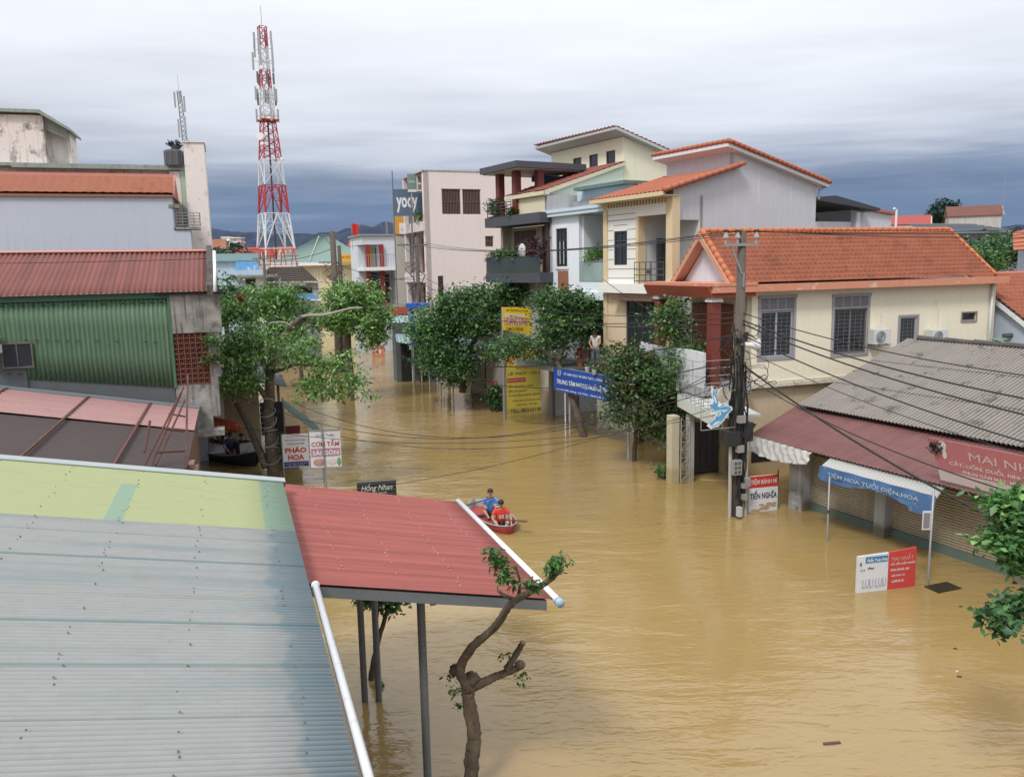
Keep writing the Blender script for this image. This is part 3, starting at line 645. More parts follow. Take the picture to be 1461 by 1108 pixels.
# ------------------------------------------------ Mai Nhat shop row
A = Fr(8.55, 23.39, 26.1)
flood = (.20, .15, .09)
shop = thing('roller_shutter_shop', 'long low shop with closed roller shutters, maroon eave roof and ribbed grey roof behind', 'shop', A)
wallm = mat('shop_render', (.46, .43, .39), .9, .12, streak=(grime, .4), low=(flood, .35, .2))
mb = MB(); mb.wall((.15, .15), (.15, -13), 1.62, 2.25, .15, side=1); mb.box(.15, 7, -.1, .1, -.5, 2.2); mb.box(.3, 10.5, -13, -.2, 1.9, 2.2); mb.prism([(.2, 1.0, 1.9), (6.5, 1.0, 1.9), (6.5, 1.0, 4.3), (1.7, 1.0, 2.5), (.2, 1.0, 2.15)], (0, .12, 0)); mb.build('wall', wallm, shop)
shut = mat('shutter_slats', (.48, .42, .31), .55, .10, scale=.6, streak=((.20, .15, .09), .4), low=((.21, .16, .09), .35, .25))
baseg = mat('shutter_base', (.115, .16, .135), .6, .15, streak=((.2, .17, .12), .3))
def slat(y0, y1, z0=.22, z1=1.66):
    mb = MB(); n = int((z1-z0)/.072)
    for k in range(n):
        a = z0+(z1-z0)*k/n; b = z0+(z1-z0)*(k+1)/n; mb.add([(.10, y0, a), (.10, y1, a), (.062, y1, a+(b-a)*.25), (.062, y0, a+(b-a)*.25), (.06, y1, a+(b-a)*.75), (.06, y0, a+(b-a)*.75), (.10, y1, b), (.10, y0, b)], [(0, 1, 2, 3), (3, 2, 4, 5), (5, 4, 6, 7)])
    s_ = mb.build('roller_shutter', shut, shop); MB().box(.03, .12, y0, y1, -.25, .225).build('bottom_rail', baseg, s_)
slat(-.42, -2.83); slat(-3.16, -6.62); slat(-6.95, -10.2); slat(-10.5, -12.8)
pil = mat('pillar_paint', (.42, .43, .44), .85, .12, streak=((.16, .15, .13), .5), low=((.13, .11, .08), .32, .1, .9))
for (a, b) in ((-2.83, -3.16), (-6.62, -6.95), (-10.2, -10.5)): MB().box(-.22, .14, b, a, -1.5, 1.85).build('pillar', pil, shop)
MB().box(-.30, .14, -.42, -.10, -1.5, 1.85).build('pillar', pil, shop)
MB().box(-.26, .12, -.10, .18, -1.5, 1.8).build('pillar', pil, shop)
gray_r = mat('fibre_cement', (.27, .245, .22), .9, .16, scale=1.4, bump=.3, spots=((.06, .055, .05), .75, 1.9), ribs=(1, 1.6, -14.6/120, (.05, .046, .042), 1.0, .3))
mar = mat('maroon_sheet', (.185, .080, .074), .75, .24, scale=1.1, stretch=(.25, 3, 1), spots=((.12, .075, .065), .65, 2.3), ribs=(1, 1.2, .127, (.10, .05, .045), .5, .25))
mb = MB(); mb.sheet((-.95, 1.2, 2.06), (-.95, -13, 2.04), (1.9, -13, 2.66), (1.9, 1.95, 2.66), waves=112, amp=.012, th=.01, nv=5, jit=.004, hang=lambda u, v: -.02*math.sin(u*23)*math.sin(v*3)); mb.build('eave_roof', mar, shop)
mb = MB()
for k, (xa, za, xb, zb, ya, yb) in enumerate(((1.45, 2.735, 3.2, 3.36, 1.95, 1.7), (3.05, 3.33, 4.85, 3.97, 1.72, 1.45), (4.7, 3.94, 6.5, 4.56, 1.47, 1.2))):
    mb.sheet((xa, 1.6, za), (xa, -13, za), (xb, -13, zb), (xb, 1.6, zb), waves=120, amp=.024, th=.012, nv=2, jit=.004, seg=5)
mb.sheet((6.5, 1.2, 4.56), (6.5, -13, 4.56), (10.5, -13, 3.3), (10.5, 1.0, 3.3), waves=86, amp=.028, th=.012, seg=4); mb.build('roof', gray_r, shop)
mb = MB(); y = 1.2; rr = random.Random(4)
while y > -13:
    mb.tube([(6.5, y, 4.60+rr.uniform(0, .03)), (6.5, y-1.05, 4.585)], [.10, .085], 8); y -= 1.0
mb.build('ridge_cap', mat('ridge_dark', (.10, .09, .085), .9, .3), shop)
mb = MB()
for k in range(9):
    yy = 1.0-k*1.6; mb.box(-.85, 1.6, yy-.03, yy+.03, 1.97, 2.02)
    for i in range(len(mb.v)-8, len(mb.v)): v = mb.v[i]; mb.v[i] = (v[0], v[1], v[2]+(v[0]+.85)*.2)
mb.build('rafter', steel, shop)
# poster column at the corner
ps = thing('poster_board', 'tall narrow worn black and white poster panel leaning at the shop corner pillar', 'poster', A, -.32, .10, 0, dz=-90)
MB().box(0, .5, -.02, .02, -.4, 1.45).build('board', mat('poster_paper', (.33, .32, .31), .8, .2, spots=((.05, .05, .05), .9, 4.5), streak=((.5, .5, .5), .4)), ps)
lettering(ps, [('Thanh', .25, .42, .13, .36, 0, .3), ('Chi', .25, .22, .13, .22, 0, .3)], mat('poster_white', (.6, .6, .6)), place=lambda a, b, d: (a, -.023-d, b))
# white tarp, striped awning with blue banner
tp = thing('white_tarp', 'crumpled dirty white tarpaulin hanging under the maroon eave by the utility pole', 'tarpaulin', A, -1.0, .6, 1.6)
mb = MB(); nU, nV = 36, 12; rr = random.Random(6)
for j in range(nV+1):
    v = j/nV
    for i in range(nU+1):
        u = i/nU; yy = .35-u*2.35+.04*math.sin(v*4); z = .52-v*(.36+.13*math.sin(u*3.1+.4))-.06*u; xx = -.05-.18*v+.045*math.sin(u*31+v*4)*v+.03*math.sin(u*57-v*9)+rr.uniform(-.012, .012); mb.v.append((xx, yy, z))
for j in range(nV):
    for i in range(nU): a = j*(nU+1)+i; mb.f.append((a, a+1, a+nU+2, a+nU+1)); mb.m.append(0)
mb.build('sheet', mat('dirty_tarp', (.50, .49, .47), .7, .12, spots=((.20, .17, .13), .5, 5), streak=((.25, .22, .18), .4)), tp, True)
aw = thing('striped_awning', 'small pale ribbed awning with a torn blue lettered banner under the maroon eave', 'awning', A, -.82, -1.95, 1.76)
MB().sheet((-.5, -.05, .10), (-.5, -3.45, .07), (0, -3.3, .24), (0, .05, .26), waves=34, amp=.014, th=.008, nv=2).build('awning_sheet', mat('pale_ribbed', (.40, .40, .38), .6, .08, stretch=(1, 4, 1)), aw)
mb = MB(); nU, nV = 40, 6
for j in range(nV+1):
    v = j/nV
    for i in range(nU+1):
        u = i/nU; mb.v.append((-.54-.05*v+.02*math.sin(u*26+v*3), -.02-u*3.42, .11-v*(.33+.07*math.sin(u*9)+(.10 if u > .8 else 0))))
for j in range(nV):
    for i in range(nU): a = j*(nU+1)+i; mb.f.append((a, a+1, a+nU+2, a+nU+1)); mb.m.append(0)
mb.build('banner', mat('faded_blue_tarp', (.065, .15, .31), .6, .25, scale=3, spots=((.30, .38, .46), .6, 3.6)), aw, True)
lettering(aw, [('TIỆM HOA TƯƠI ĐIỆN HOA', 1.72, -.05, .17, 2.7, .01)], mat('faded_letters', (.36, .43, .5)), place=lambda a, b, d: (-.62-d, -a, b+.0))
mb = MB(); mb.tube([(-.48, -.05, .07), (-.48, -3.45, .05)], .018, 6); mb.tube([(-.48, -3.4, .05), (0, -3.3, .25)], .018, 6); mb.tube([(-.48, -.1, .05), (0, 0, .25)], .018, 6); mb.build('awning_frame', galv, aw)
def pole(px, py, ztop, label, r=.025, m=None, group=None, dx=0, dy=0):
    w = pz(px, py, 0); t = thing('metal_post', label, 'post', W0, w.x, w.y, 0, group=group); MB().tube([(0, 0, -1.6), (dx, dy, ztop)], r, 8).build('shaft', m or galv, t, True); return t
p1 = pole(1180, 772, 1.75, 'thin steel post standing in water before the left shutter', .022)
MB().box(-.03, .03, -.05, .0, .78, .86).build('bracket', rust, p1)
p2 = pole(1323, 835, 2.25, 'pale steel post with a small framed notice, right of the blue banner', .024, dx=.02)
mb = MB(); mb.box(-.21, -.03, -.04, -.02, 1.32, 1.75, 0); p2b = mb.build('notice_frame', mat('notice_white', (.6, .6, .6)), p2); MB().box(-.19, -.05, -.046, -.042, 1.36, 1.71).build('notice_face', mat('notice_grey', (.2, .2, .22)), p2b)
# banner MAI NHAT on the roof edge, leaning out
bn = thing('salon_banner', 'large faded red MAI NHẤT banner leaning out from the maroon eave', 'banner', A, -.95, -5.2, 2.16)
redb = mat('banner_red', (.50, .18, .20), .6, .12, scale=1.2, streak=((.55, .30, .30), .5)); BW = 3.9; lean = -.28
def bpl(a, b, d=0.): return (lean*b-.002-d*1.0, -a, b)      # a along the street, b up the panel
mb = MB(); mb.prism([bpl(-.02, .26), bpl(BW, .26), bpl(BW, 1.02), bpl(-.16, 1.02)], (.03, 0, 0)); mb.build('panel', redb, bn)
mb = MB(); mb.prism([bpl(.0, 0), bpl(BW, -.02), bpl(BW, .26), bpl(-.02, .26)], (.03, 0, 0)); mb.build('lower_strip', mat('banner_pale', (.60, .52, .53), .6, .08, spots=((.5, .3, .3), .4, 3)), bn)
bl = lambda a, b, d: bpl(a, b, d+.008)
lettering(bn, [('MAI NHẤT', 1.75, .80, .30, 1.9)], mat('letter_pinkwhite', (.66, .50, .50)), place=bl)
lettering(bn, [('CẮT, UỐN, DUỖI, NHUỘM', 1.27, .50, .15, 1.95, .006), ('PHUN XĂM MÀY, MÍ - MÔI, MÁY, DIỆN', 1.75, .33, .12, 2.3, .004)], mat('letter_white', (.72, .70, .70)), place=bl)
mb = MB(); mb.prism([bpl(.16+.10*math.cos(t*math.pi/8), .86+.13*math.sin(t*math.pi/8), .012) for t in range(16)], (.01, 0, 0)); mb.prism([bpl(.20+.05*math.cos(t*math.pi/8), .66+.10*math.sin(t*math.pi/8), .013) for t in range(16)], (.01, 0, 0)); mb.prism([bpl(2.45+.15*math.cos(t*math.pi/8), .42+.15*math.sin(t*math.pi/8), .012) for t in range(16)], (.01, 0, 0)); mb.build('emblem', mat('letter_white', (.72, .7, .7)), bn)
mb = MB(); rr = random.Random(1)
for k in range(60): a, b = rr.gauss(-.02, .09), rr.gauss(.80, .07); q = bpl(a, b, .03); mb.tube([q, (q[0]-rr.uniform(.0, .06), q[1]+rr.uniform(-.08, .08), q[2]+rr.uniform(-.07, .07))], .012, 4)
mb.build('painted_hair', dark, bn)
# half sunk board LUU LUU + MAI NHAT
u0 = pz(1222, 846, 0); u1 = pz(1305, 836, 0); ub = math.degrees(math.atan2(u1.y-u0.y, u1.x-u0.x)); UF = Fr(u0.x, u0.y, ub); UWD = (u1-u0).length
us = thing('sunken_signboard', 'half sunk double signboard, white left half and red right half, leaning in the flood', 'signboard', UF)
hb = .86
mb = MB(); mb.prism([(0, 0, -.9), (UWD*.52, 0, -.9), (UWD*.52, 0, hb+.0), (0, 0, hb-.02)], (0, .05, 0)); mb.build('white_panel', mat('panel_white', (.62, .63, .66), .5, .06, spots=((.35, .36, .42), .3, 5)), us)
mb = MB(); mb.prism([(UWD*.522, 0, -.9), (UWD, 0, -.9), (UWD, 0, hb+.06), (UWD*.522, 0, hb+.0)], (0, .05, 0)); mb.build('red_panel', mat('panel_red', (.50, .055, .05), .5, .08), us)
MB().box(.13*UWD, .51*UWD, -.006, -.002, hb-.19, hb-.05).build('blue_strip', mat('strip_blue', (.05, .20, .38)), us)
ul = lambda a, b, d: (a, -.012-d, b)
lettering(us, [('Phấn Toàn Phát', .33*UWD, hb-.12, .09, .34*UWD, .01)], mat('letter_white', (.7, .7, .7)), place=ul)
lettering(us, [('LUU LUU', .29*UWD, .20, .20, .40*UWD)], mat('letter_grey', (.36, .36, .40)), place=ul)
lettering(us, [('~', .22*UWD, .55, .05, .10*UWD), ('o', .05*UWD, .66, .08, .04*UWD, .01), ('· · ·', .08*UWD, .52, .05, .07*UWD, .02)], mat('letter_navy', (.06, .08, .16)), place=ul, name='motif')
lettering(us, [('MAI NHẤT', .76*UWD, hb-.13, .15, .38*UWD)], mat('letter_rose', (.62, .30, .26)), place=ul)
lettering(us, [('-CẮT, UỐN, DUỖI, NHUỘM', .76*UWD, .59, .085, .42*UWD, .006), ('-PHUN XĂM MÔI - MÀY', .72*UWD, .46, .08, .33*UWD, .006), ('-GỘI ĐẦU TƯ', .69*UWD, .32, .08, .24*UWD, .006), ('-LÀM MI 3D', .69*UWD, .19, .075, .22*UWD, .006)], mat('letter_pale', (.70, .58, .55)), place=ul, name='service_lines')
# floating dark mat & debris
w = pz(1345, 838, 0); ft = thing('floating_mat', 'dark square sheet floating next to the pale post', 'debris', Fr(w.x, w.y, 20)); MB().box(-.34, .34, -.20, .20, -.01, .018).build('sheet', mat('wet_black', (.035, .03, .02), .3, .3), ft)
for i, (px, py, l_, a_, lab, c) in enumerate(((1186, 1060, .28, 8, 'short dark stick floating low on the water at lower right', (.08, .06, .05)), (1103, 680, 1.1, 10, 'long pale plank floating before the gate', (.45, .36, .22)), (1020, 685, .9, -14, 'pale bamboo strip floating left of the power pole', (.42, .33, .2)), (985, 658, .7, 5, 'thin pale strip floating by the lattice pillar', (.4, .32, .2)), (938, 660, .6, 2, 'thin pale strip floating near the white street post', (.42, .34, .22)), (1365, 958, .12, 40, 'small pale floating scrap far right', (.55, .5, .38)), (1368, 965, .13, -10, 'small dark floating leaf beside a pale scrap', (.05, .05, .03)), (1362, 925, .12, 0, 'small dark leaf floating alone below the mat', (.05, .05, .03)), (770, 600, .5, 5, 'pale litter floating before the yellow board', (.5, .42, .3)), (1370, 865, .10, 0, 'tiny dark speck floating right of the mat', (.05, .05, .03)))):
    w = pz(px, py, 0); t = thing('floating_debris', lab, 'debris', Fr(w.x, w.y, a_)); mb = MB()
    k_ = .6 if l_ < .2 else 1; l_ *= k_; mb.prism([(-l_/2, -.02, .0), (0, -.03*k_, .004), (l_/2, -.035*k_, .0), (l_/2+.01, .02*k_, 0), (-l_/2+.02, .03*k_, 0)], (0, 0, .015)); mb.build('piece', mat('debris%d' % i, c, .7, .2), t)
# ------------------------------------------------ cream house (tube house)
G = Fr(7.16, 26.94, 19)
cream = mat('cream_render', (.80, .735, .575), .85, .03, scale=.6, streak=((.66, .60, .48), .3), spots=((.66, .6, .48), .2, 1.1))
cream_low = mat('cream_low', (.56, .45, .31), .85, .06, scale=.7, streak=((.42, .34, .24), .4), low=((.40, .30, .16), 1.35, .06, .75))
hc = thing('cream_tiled_house', 'long cream house with orange tiled roof, terracotta eave band and columned porch', 'house', G)
WINS = [(1.40, 2.74, 4.02, 5.62), (4.47, 5.93, 3.98, 5.58), (7.43, 8.22, 3.3, 5.17), (10.38, 11.08, 4.92, 5.22)]
mb = MB(); mb.wall((.85, 0), (11.75, 0), 3.2, 6.42, .2, holes=[(a-.85, b-.85, c, d) for a, b, c, d in WINS]); mb.wall((.85, .0), (.85, 3.5), 3.2, 6.42, .2, side=-1, holes=[(.75, 2.9, 3.25, 5.85)]); mb.box(.9, 11.75, 3.3, 3.5, 0, 6.42); mb.box(11.55, 11.75, .2, 3.3, 0, 6.42); mb.build('wall', cream, hc)
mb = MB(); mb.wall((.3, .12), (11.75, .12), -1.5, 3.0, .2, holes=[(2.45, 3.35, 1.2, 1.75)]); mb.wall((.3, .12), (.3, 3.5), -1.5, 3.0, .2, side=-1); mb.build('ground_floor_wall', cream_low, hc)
mb = MB(); mb.box(-.0, 11.85, -.10, .10, 3.0, 3.12, 0); mb.box(-.0, 11.85, -.06, .08, 3.12, 3.2, 0); mb.build('cornice', mat('worn_cornice', (.62, .55, .45), .9, .15, spots=((.25, .19, .15), .7, 3), streak=((.3, .25, .2), .5)), hc)
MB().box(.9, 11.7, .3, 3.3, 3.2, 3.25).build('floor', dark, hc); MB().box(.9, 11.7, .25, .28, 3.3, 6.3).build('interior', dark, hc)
MB().box(1.25, 2.25, .10, .14, .35, .78).build('low_window', dark, hc)
sur = mat('window_surround', (.33, .31, .33), .85, .15, streak=((.2, .2, .2), .4))
wfm = mat('window_grey', (.36, .36, .40), .55, .12)
for i, (a, b, c, d) in enumerate(WINS[:2]):
    add_window(hc, (a, 0), (b, 0), c, d, fw=.07, cols=2, bars=6, frame_m=wfm if i == 0 else mat('window_brown', (.16, .14, .14), .6), out_=-.02)
    q = MB(); q.box(a-.1, a, -.03, .02, c-.1, d+.42); q.box(b, b+.1, -.03, .02, c-.1, d+.42); q.box(a-.12, b+.12, -.06, .02, d+.42, d+.52); q.box(a, b, -.03, .02, d, d+.06)
    q.box(a, b, -.03, .02, c-.1, c); tr_ = q.build('window_trim', sur, hc)
    q = MB(); q.box(a, b, -.018, .0, d+.06, d+.42)
    q.build('fanlight', mat('fan_grey', (.15, .145, .15), .6), tr_); q = MB()
    for k in range(1, 4): x = a+(b-a)*k/4; q.box(x-.025, x+.025, -.028, -.02, d+.06, d+.42)
    for k in range(1, 5): z = d+.06+.36*k/5; q.box(a, b, -.024, -.021, z-.008, z+.008)
    q.build('fanlight_bar', sur, tr_)
add_window(hc, (WINS[2][0], 0), (WINS[2][1], 0), WINS[2][2], WINS[2][3], fw=.06, cols=1, bars=4, frame_m=wfm, out_=-.02, surround=(.09, .02, sur))
add_window(hc, (WINS[3][0], 0), (WINS[3][1], 0), WINS[3][2], WINS[3][3], fw=.04, cols=1, frame_m=mat('window_brown', (.16, .14, .14)), out_=-.05, surround=(.05, .02, mat('small_surround', (.30, .25, .22))))
# roof
mb = MB(); xl, xr = .12, 11.35; tiles(mb, (xl, -.22, 6.56), (xr+.35, -.22, 6.56), (xr, 1.7, 8.34), (xl, 1.7, 8.34), rows=12, tw=.205, amp=.022, step=.095, jit=.006); tiles(mb, (xr, 3.62, 6.56), (xl, 3.62, 6.56), (xl, 1.7, 8.34), (xr, 1.7, 8.34), rows=12, tw=.205, amp=.022, step=.095); mb.build('roof', mat('orange_tile_main', (.42, .145, .085), .75, .26, scale=2.6, spots=((.13, .06, .04), .6, 1.15)), hc, True)
rcap = mat('ridge_tile', (.52, .17, .075), .75, .2, scale=5)
mb = MB()
def capline(p, q, n, r):
    p, q = Vector(p), Vector(q)
    for k in range(n): a = p.lerp(q, k/n); b = p.lerp(q, (k+1.12)/n); mb.tube([a, b], [r*1.12, r*.88], 8)
capline((xl, 1.7, 8.39), (xr, 1.7, 8.39), 34, .085); capline((xl+.03, -.24, 6.60), (xl+.03, 1.7, 8.40), 9, .095); capline((xl+.03, 3.64, 6.6), (xl+.03, 1.7, 8.40), 9, .095); capline((xr+.35, -.24, 6.6), (xr, 1.7, 8.4), 9, .07)
mb.build('ridge_tiles', rcap, hc, True)
bandm = mat('salmon_band', (.60, .26, .165), .75, .10, scale=1.2, spots=((.75, .60, .52), .6, 2.6), streak=((.4, .18, .12), .3))
mb = MB(); mb.box(.02, 12.15, -.34, 3.9, 6.36, 6.5); mb.box(-.74, 12.15, -.42, -.30, 6.30, 6.54)
for xx in (): pass
mb.build('eave_band', bandm, hc)
mb = MB(); mb.box(-.70, .98, -.30, 4.0, 6.14, 6.52, 0); mb.box(-.80, .96, -.44, 4.1, 6.52, 6.62, 1); mb.prism([(-.70, -.3, 6.14), (-.88, -.3, 6.52), (-.70, -.3, 6.52)], (0, 4.35, 0), 0); mb.build('porch_slab', [mat('brick_red_shaded', (.33, .085, .05), .7, .1), bandm], hc)  # front fascia darker than the side band: its shadow is in the colour
ped = mat('pediment_white', (.66, .68, .74), .8, .05, streak=((.45, .38, .35), .3))
mb = MB(); mb.prism([(.42, .1, 6.6), (.42, 3.3, 6.6), (.42, 1.7, 8.1)], (.1, 0, 0)); mb.build('pediment', ped, hc)
mb = MB(); mb.prism([(.10, -.28, 6.50), (.10, 1.7, 8.30), (.10, 3.68, 6.50), (.10, 3.45, 6.50), (.10, 1.7, 8.08), (.10, -.05, 6.50)], (-.09, 0, 0)); mb.prism([(.10, 1.7, 8.25), (.10, 3.6, 6.52), (.10, 3.5, 6.5), (.10, 1.7, 8.12)], (.33, 0, 0)); mb.build('barge_board', mat('barge_orange', (.55, .30, .21), .75, .12), hc)
colm = mat('maroon_column', (.19, .045, .032), .5, .08); capm = white
def column(x, y, z0=3.2, z1=6.14, w=.165):
    c_ = MB().box(x-w, x+w, y-w, y+w, z0, z1-.14).build('column', colm, hc)
    MB().box(x-w-.05, x+w+.05, y-w-.05, y+w+.05, z1-.14, z1-.06).box(x-w-.02, x+w+.02, y-w-.02, y+w+.02, z1-.06, z1).build('capital', capm, c_)
column(-.42, .02); column(-.42, 3.55)
d_ = MB(); d_.box(.80, .86, .78, 1.75, 3.25, 5.83); dd = d_.build('door', mat('brown_door', (.25, .075, .035), .45, .1), hc)
MB().box(.78, .86, 2.35, 3.3, 3.25, 5.83).build('door', mat('brown_door', (.25, .075, .035)), hc)
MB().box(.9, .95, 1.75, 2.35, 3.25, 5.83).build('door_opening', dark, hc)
MB().box(.775, .80, 1.6, 1.68, 4.3, 4.5).build('handle', galv, dd)
mb = MB(); mb.box(-1.05, .85, -.35, 4.1, 2.92, 3.2); mb.build('terrace_slab', mat('terrace_grey', (.42, .42, .42), .85, .15, streak=(grime, .5)), hc)
mb = MB(); n = 20; P_ = [(-1.02, -.32+4.4*k/n, 4.36+.03*math.sin(math.pi*k/n*2.2)) for k in range(n+1)]
mb.prism([(-1.02, -.32, 3.0)]+P_+[(-1.02, 4.08, 3.0)], (.1, 0, 0)); mb.build('parapet', mat('parapet_white', (.66, .68, .72), .8, .06, streak=((.3, .3, .3), .4)), hc)
mb = MB()
for k in range(9): y = -.15+k*.5; mb.tube([(-1.3, y, 2.95), (-1.3, y, 4.1)], .014, 5)
for z in (3.3, 3.6, 4.1): mb.tube([(-1.3, -.4, z), (-1.3, 4.0, z)], .014, 5)
for z in (3.35, 3.6, 3.85, 4.1): mb.tube([(-1.3, -.4, z), (.7, -.4, z)], .012, 5)
mb.build('terrace_railing', mat('rail_grey', (.33, .33, .34), .5), hc)
MB().tube([(11.72, -.08, 6.3), (11.72, -.08, 3.0)], .05, 8).tube([(11.72, -.08, 6.35), (11.72, -.3, 6.42)], .05, 8).build('drainpipe', mat('pipe_cream', (.62, .62, .60), .5, .06), hc, True)
MB().box(11.76, 12.0, .0, .3, 0, 6.3).build('pier', mat('pier_cream', (.66, .62, .5)), hc)
# air conditioners
def aircon(x, z, lab, zt):
    t = thing('air_conditioner', lab, 'air conditioner', G, x, -.06, z)
    body = MB().box(-.38, .38, -.30, 0, -.26, .26).build('case', mat('ac_white', (.62, .63, .63), .5, .05), t)
    f = MB(); f.tube([(-.08, -.302, 0), (-.08, -.315, 0)], .21, 18); fo = f.build('fan_grille', mat('ac_dark', (.16, .17, .18), .6), t)
    r_ = MB()
    for k in range(4): r_.tube([(-.08+(.06+.05*k)*math.cos(a*math.pi/8), -.322, (.06+.05*k)*math.sin(a*math.pi/8)) for a in range(17)], .006, 4, cap=False)
    r_.build('grille_ring', mat('ac_white', (.6, .6, .6)), fo)
    MB().box(-.3, -.25, -.34, .0, -.32, -.27).box(.25, .3, -.34, .0, -.32, -.27).build('bracket', galv, t)
    MB().tube([(.1, -.06, .26), (.12, -.05, .5), (.13, -.03, zt-z)], .018, 6).build('pipe', mat('pipe_wrap', (.62, .6, .55), .8), t)
aircon(6.32, 4.55, 'white air conditioner unit right of the second window on the cream wall', 5.45)
aircon(8.98, 4.42, 'white air conditioner unit right of the narrow window on the cream wall', 5.75)
# ------------------------------------------------ gate, canopy slab and lattice pillar
gt = thing('dark_gate', 'dark panelled gate half under water between the lattice pillar and the cream house', 'gate', G, -.1, .6, 0, dz=0)
mb = MB(); mb.box(-.9, .35, 0, .05, -1.5, 1.85)
for k in range(5): mb.box(-.9+k*.25, -.86+k*.25, -.03, 0, -1.5, 1.85)
for z in (.1, .9, 1.75): mb.box(-.9, .35, -.04, -.001, z, z+.06)
mb.build('panel', mat('gate_dark', (.045, .042, .045), .6, .25), gt)
gp = thing('lattice_pillar', 'cream gate pillar with an attached grey steel lattice, standing in water', 'pillar', G, -1.9, -.15, 0)
MB().box(-.16, .12, 0, .35, -1.5, 2.3).build('shaft', mat('yellowed_pillar', (.52, .47, .34), .85, .12, streak=((.25, .24, .15), .5), low=((.36, .27, .13), .5, .1)), gp)
mb = MB()
for (x, y) in ((.15, -.06), (.48, -.06)): mb.tube([(x, y, -.5), (x, y, 2.25)], .022, 5)
for k in range(9): z = -.2+k*.27; mb.tube([(.15, -.06, z), (.48, -.06, z+.27)] if k % 2 else [(.48, -.06, z), (.15, -.06, z+.27)], .012, 4); mb.tube([(.15, -.06, z), (.48, -.06, z)], .012, 4)
mb.build('lattice', mat('lattice_grey', (.32, .33, .33), .5), gp); MB().box(.48, .66, -.05, .2, -1.5, 2.3).build('side_post', mat('post_grey_paint', (.40, .38, .36), .8, .15, low=((.3, .24, .13), .5, .1)), gp)
CFa = math.degrees(math.atan2(-(6.12-5.66), 27.1-22.9)); CF = Fr(5.66, 27.1, -CFa+0)
cs_ = thing('gate_canopy', 'white concrete canopy slab edge running toward the pole above the gate', 'canopy', CF, 0, 0, 2.45)
mb = MB(); mb.prism([(0, .1, 0), (0, .1, .42), (.02, -3.4, .30), (.02, -3.4, -.05)], (.14, 0, 0)); mb.prism([(.14, .1, .34), (.14, .1, .42), (.16, -3.4, .30), (.16, -3.4, .22)], (1.3, 0, 0)); mb.build('slab', mat('canopy_white', (.62, .64, .60), .8, .12, streak=((.36, .40, .28), .6)), cs_)
mb = MB()
for k in range(9): q = -3.3*k/8; mb.tube([(-.02, q, .44-.03*k/2), (1.3, q+.5, .47-.03*k/2)], .012, 4); mb.tube([(.0, q, .42), (.0, q, .95)], .012, 4)
for z in (.5, .72, .95): mb.tube([(0, .1, z), (0, -3.3, z-.1)], .013, 5)
mb.build('rod', galv, cs_)
# house to the right with orange roof, only its corner in frame
hr = thing('blue_gabled_house', 'pale blue gable wall under an orange tile roof cut by the right edge', 'house', G, 12.35, 0, 0)
mb = MB(); mb.prism([(.0, 1.6, 0), (.0, 1.6, 6.55), (0, -2.6, 3.9), (0, -2.6, 0)], (8, 0, 0)); mb.box(0, 8, 1.6, 5, 0, 5.4); mb.build('wall', mat('pale_blue_render', (.44, .49, .58), .85, .05, streak=((.3, .33, .4), .3)), hr)
mb = MB(); tiles(mb, (-.15, -3.0, 3.75), (9, -3.0, 3.75), (9, 1.6, 6.68), (-.15, 1.6, 6.68), rows=22, tw=.22); mb.build('roof', mat('orange_tile_main', (.5, .15, .06)), hr, True)
mb = MB(); mb.prism([(-.16, -3.05, 3.6), (-.16, 1.6, 6.55), (-.16, 1.6, 6.4), (-.16, -3.0, 3.45)], (.1, 0, 0)); mb.build('barge_board', white, hr)
MB().box(-.03, .0, .5, 1.2, 4.55, 5.35).build('window', dark, hr)
ga = thing('green_sheet_roof', 'small pale green sheet roof with rolled dark cover, beyond the cream wall corner', 'roof', G, 11.95, -.9, 3.9)
MB().sheet((0, -.5, .0), (5, -.5, .0), (5, 1.0, .3), (0, 1.0, .3), waves=18, amp=.02, th=.01).build('roof_sheet', mat('pale_green_sheet', (.22, .36, .25), .6, .1), ga); MB().box(.05, 5, -.35, .9, -3.9, -.05).build('wall', mat('pale_blue_render', (.44, .49, .58)), ga)
MB().tube([(0, .4, .42), (1.5, .42, .44), (3, .4, .38), (5, .4, .42)], .09, 7).build('roll', mat('roll_dark', (.09, .10, .10), .8), ga)
# ------------------------------------------------ orange roofed townhouse (panelled front)
T = Fr(6.2, 31.5, 31)
ht = thing('panelled_townhouse', 'narrow townhouse with white grooved front, beige columns and two stepped orange roofs', 'house', T)
pw = mat('panel_white_wall', (.80, .79, .74), .8, .04, streak=((.6, .58, .52), .3)); bgc = mat('beige_column', (.66, .53, .34), .8, .06, streak=((.45, .38, .28), .3))
plaster = mat('bare_plaster', (.55, .56, .60), .9, .09, scale=.9, stretch=(1.5, 1.5, .6), streak=((.70, .71, .73), .45), spots=((.38, .39, .43), .35, 2.4))
mb = MB(); mb.wall((0, 3.85), (0, 2.02), 6.5, 9.55, .2, side=1, holes=[(.40, 1.26, 7.26, 8.66)])
mb.box(.2, .4, 2.02, 3.9, 6.2, 9.55, 0); mb.build('front_wall', pw, ht)
mb = MB()
for z in (6.72, 7.1, 7.5, 7.9, 8.3, 8.7, 9.1, 9.33):
    mb.box(-.006, .002, 2.04, 2.57, z-.014, z+.014); mb.box(-.006, .002, 3.47, 3.84, z-.014, z+.014)
for z in (8.9, 9.1, 9.33, 7.1, 6.72): mb.box(-.0055, .0025, 2.57, 3.47, z-.014, z+.014)
mb.build('groove', mat('groove_grey', (.22, .22, .22), .8), ht)
MB().box(-.03, .2, .15, 2.02, 9.18, 9.55).box(-.06, .3, .1, 3.9, 9.55, 9.62).build('lintel', pw, ht)
mb = MB()
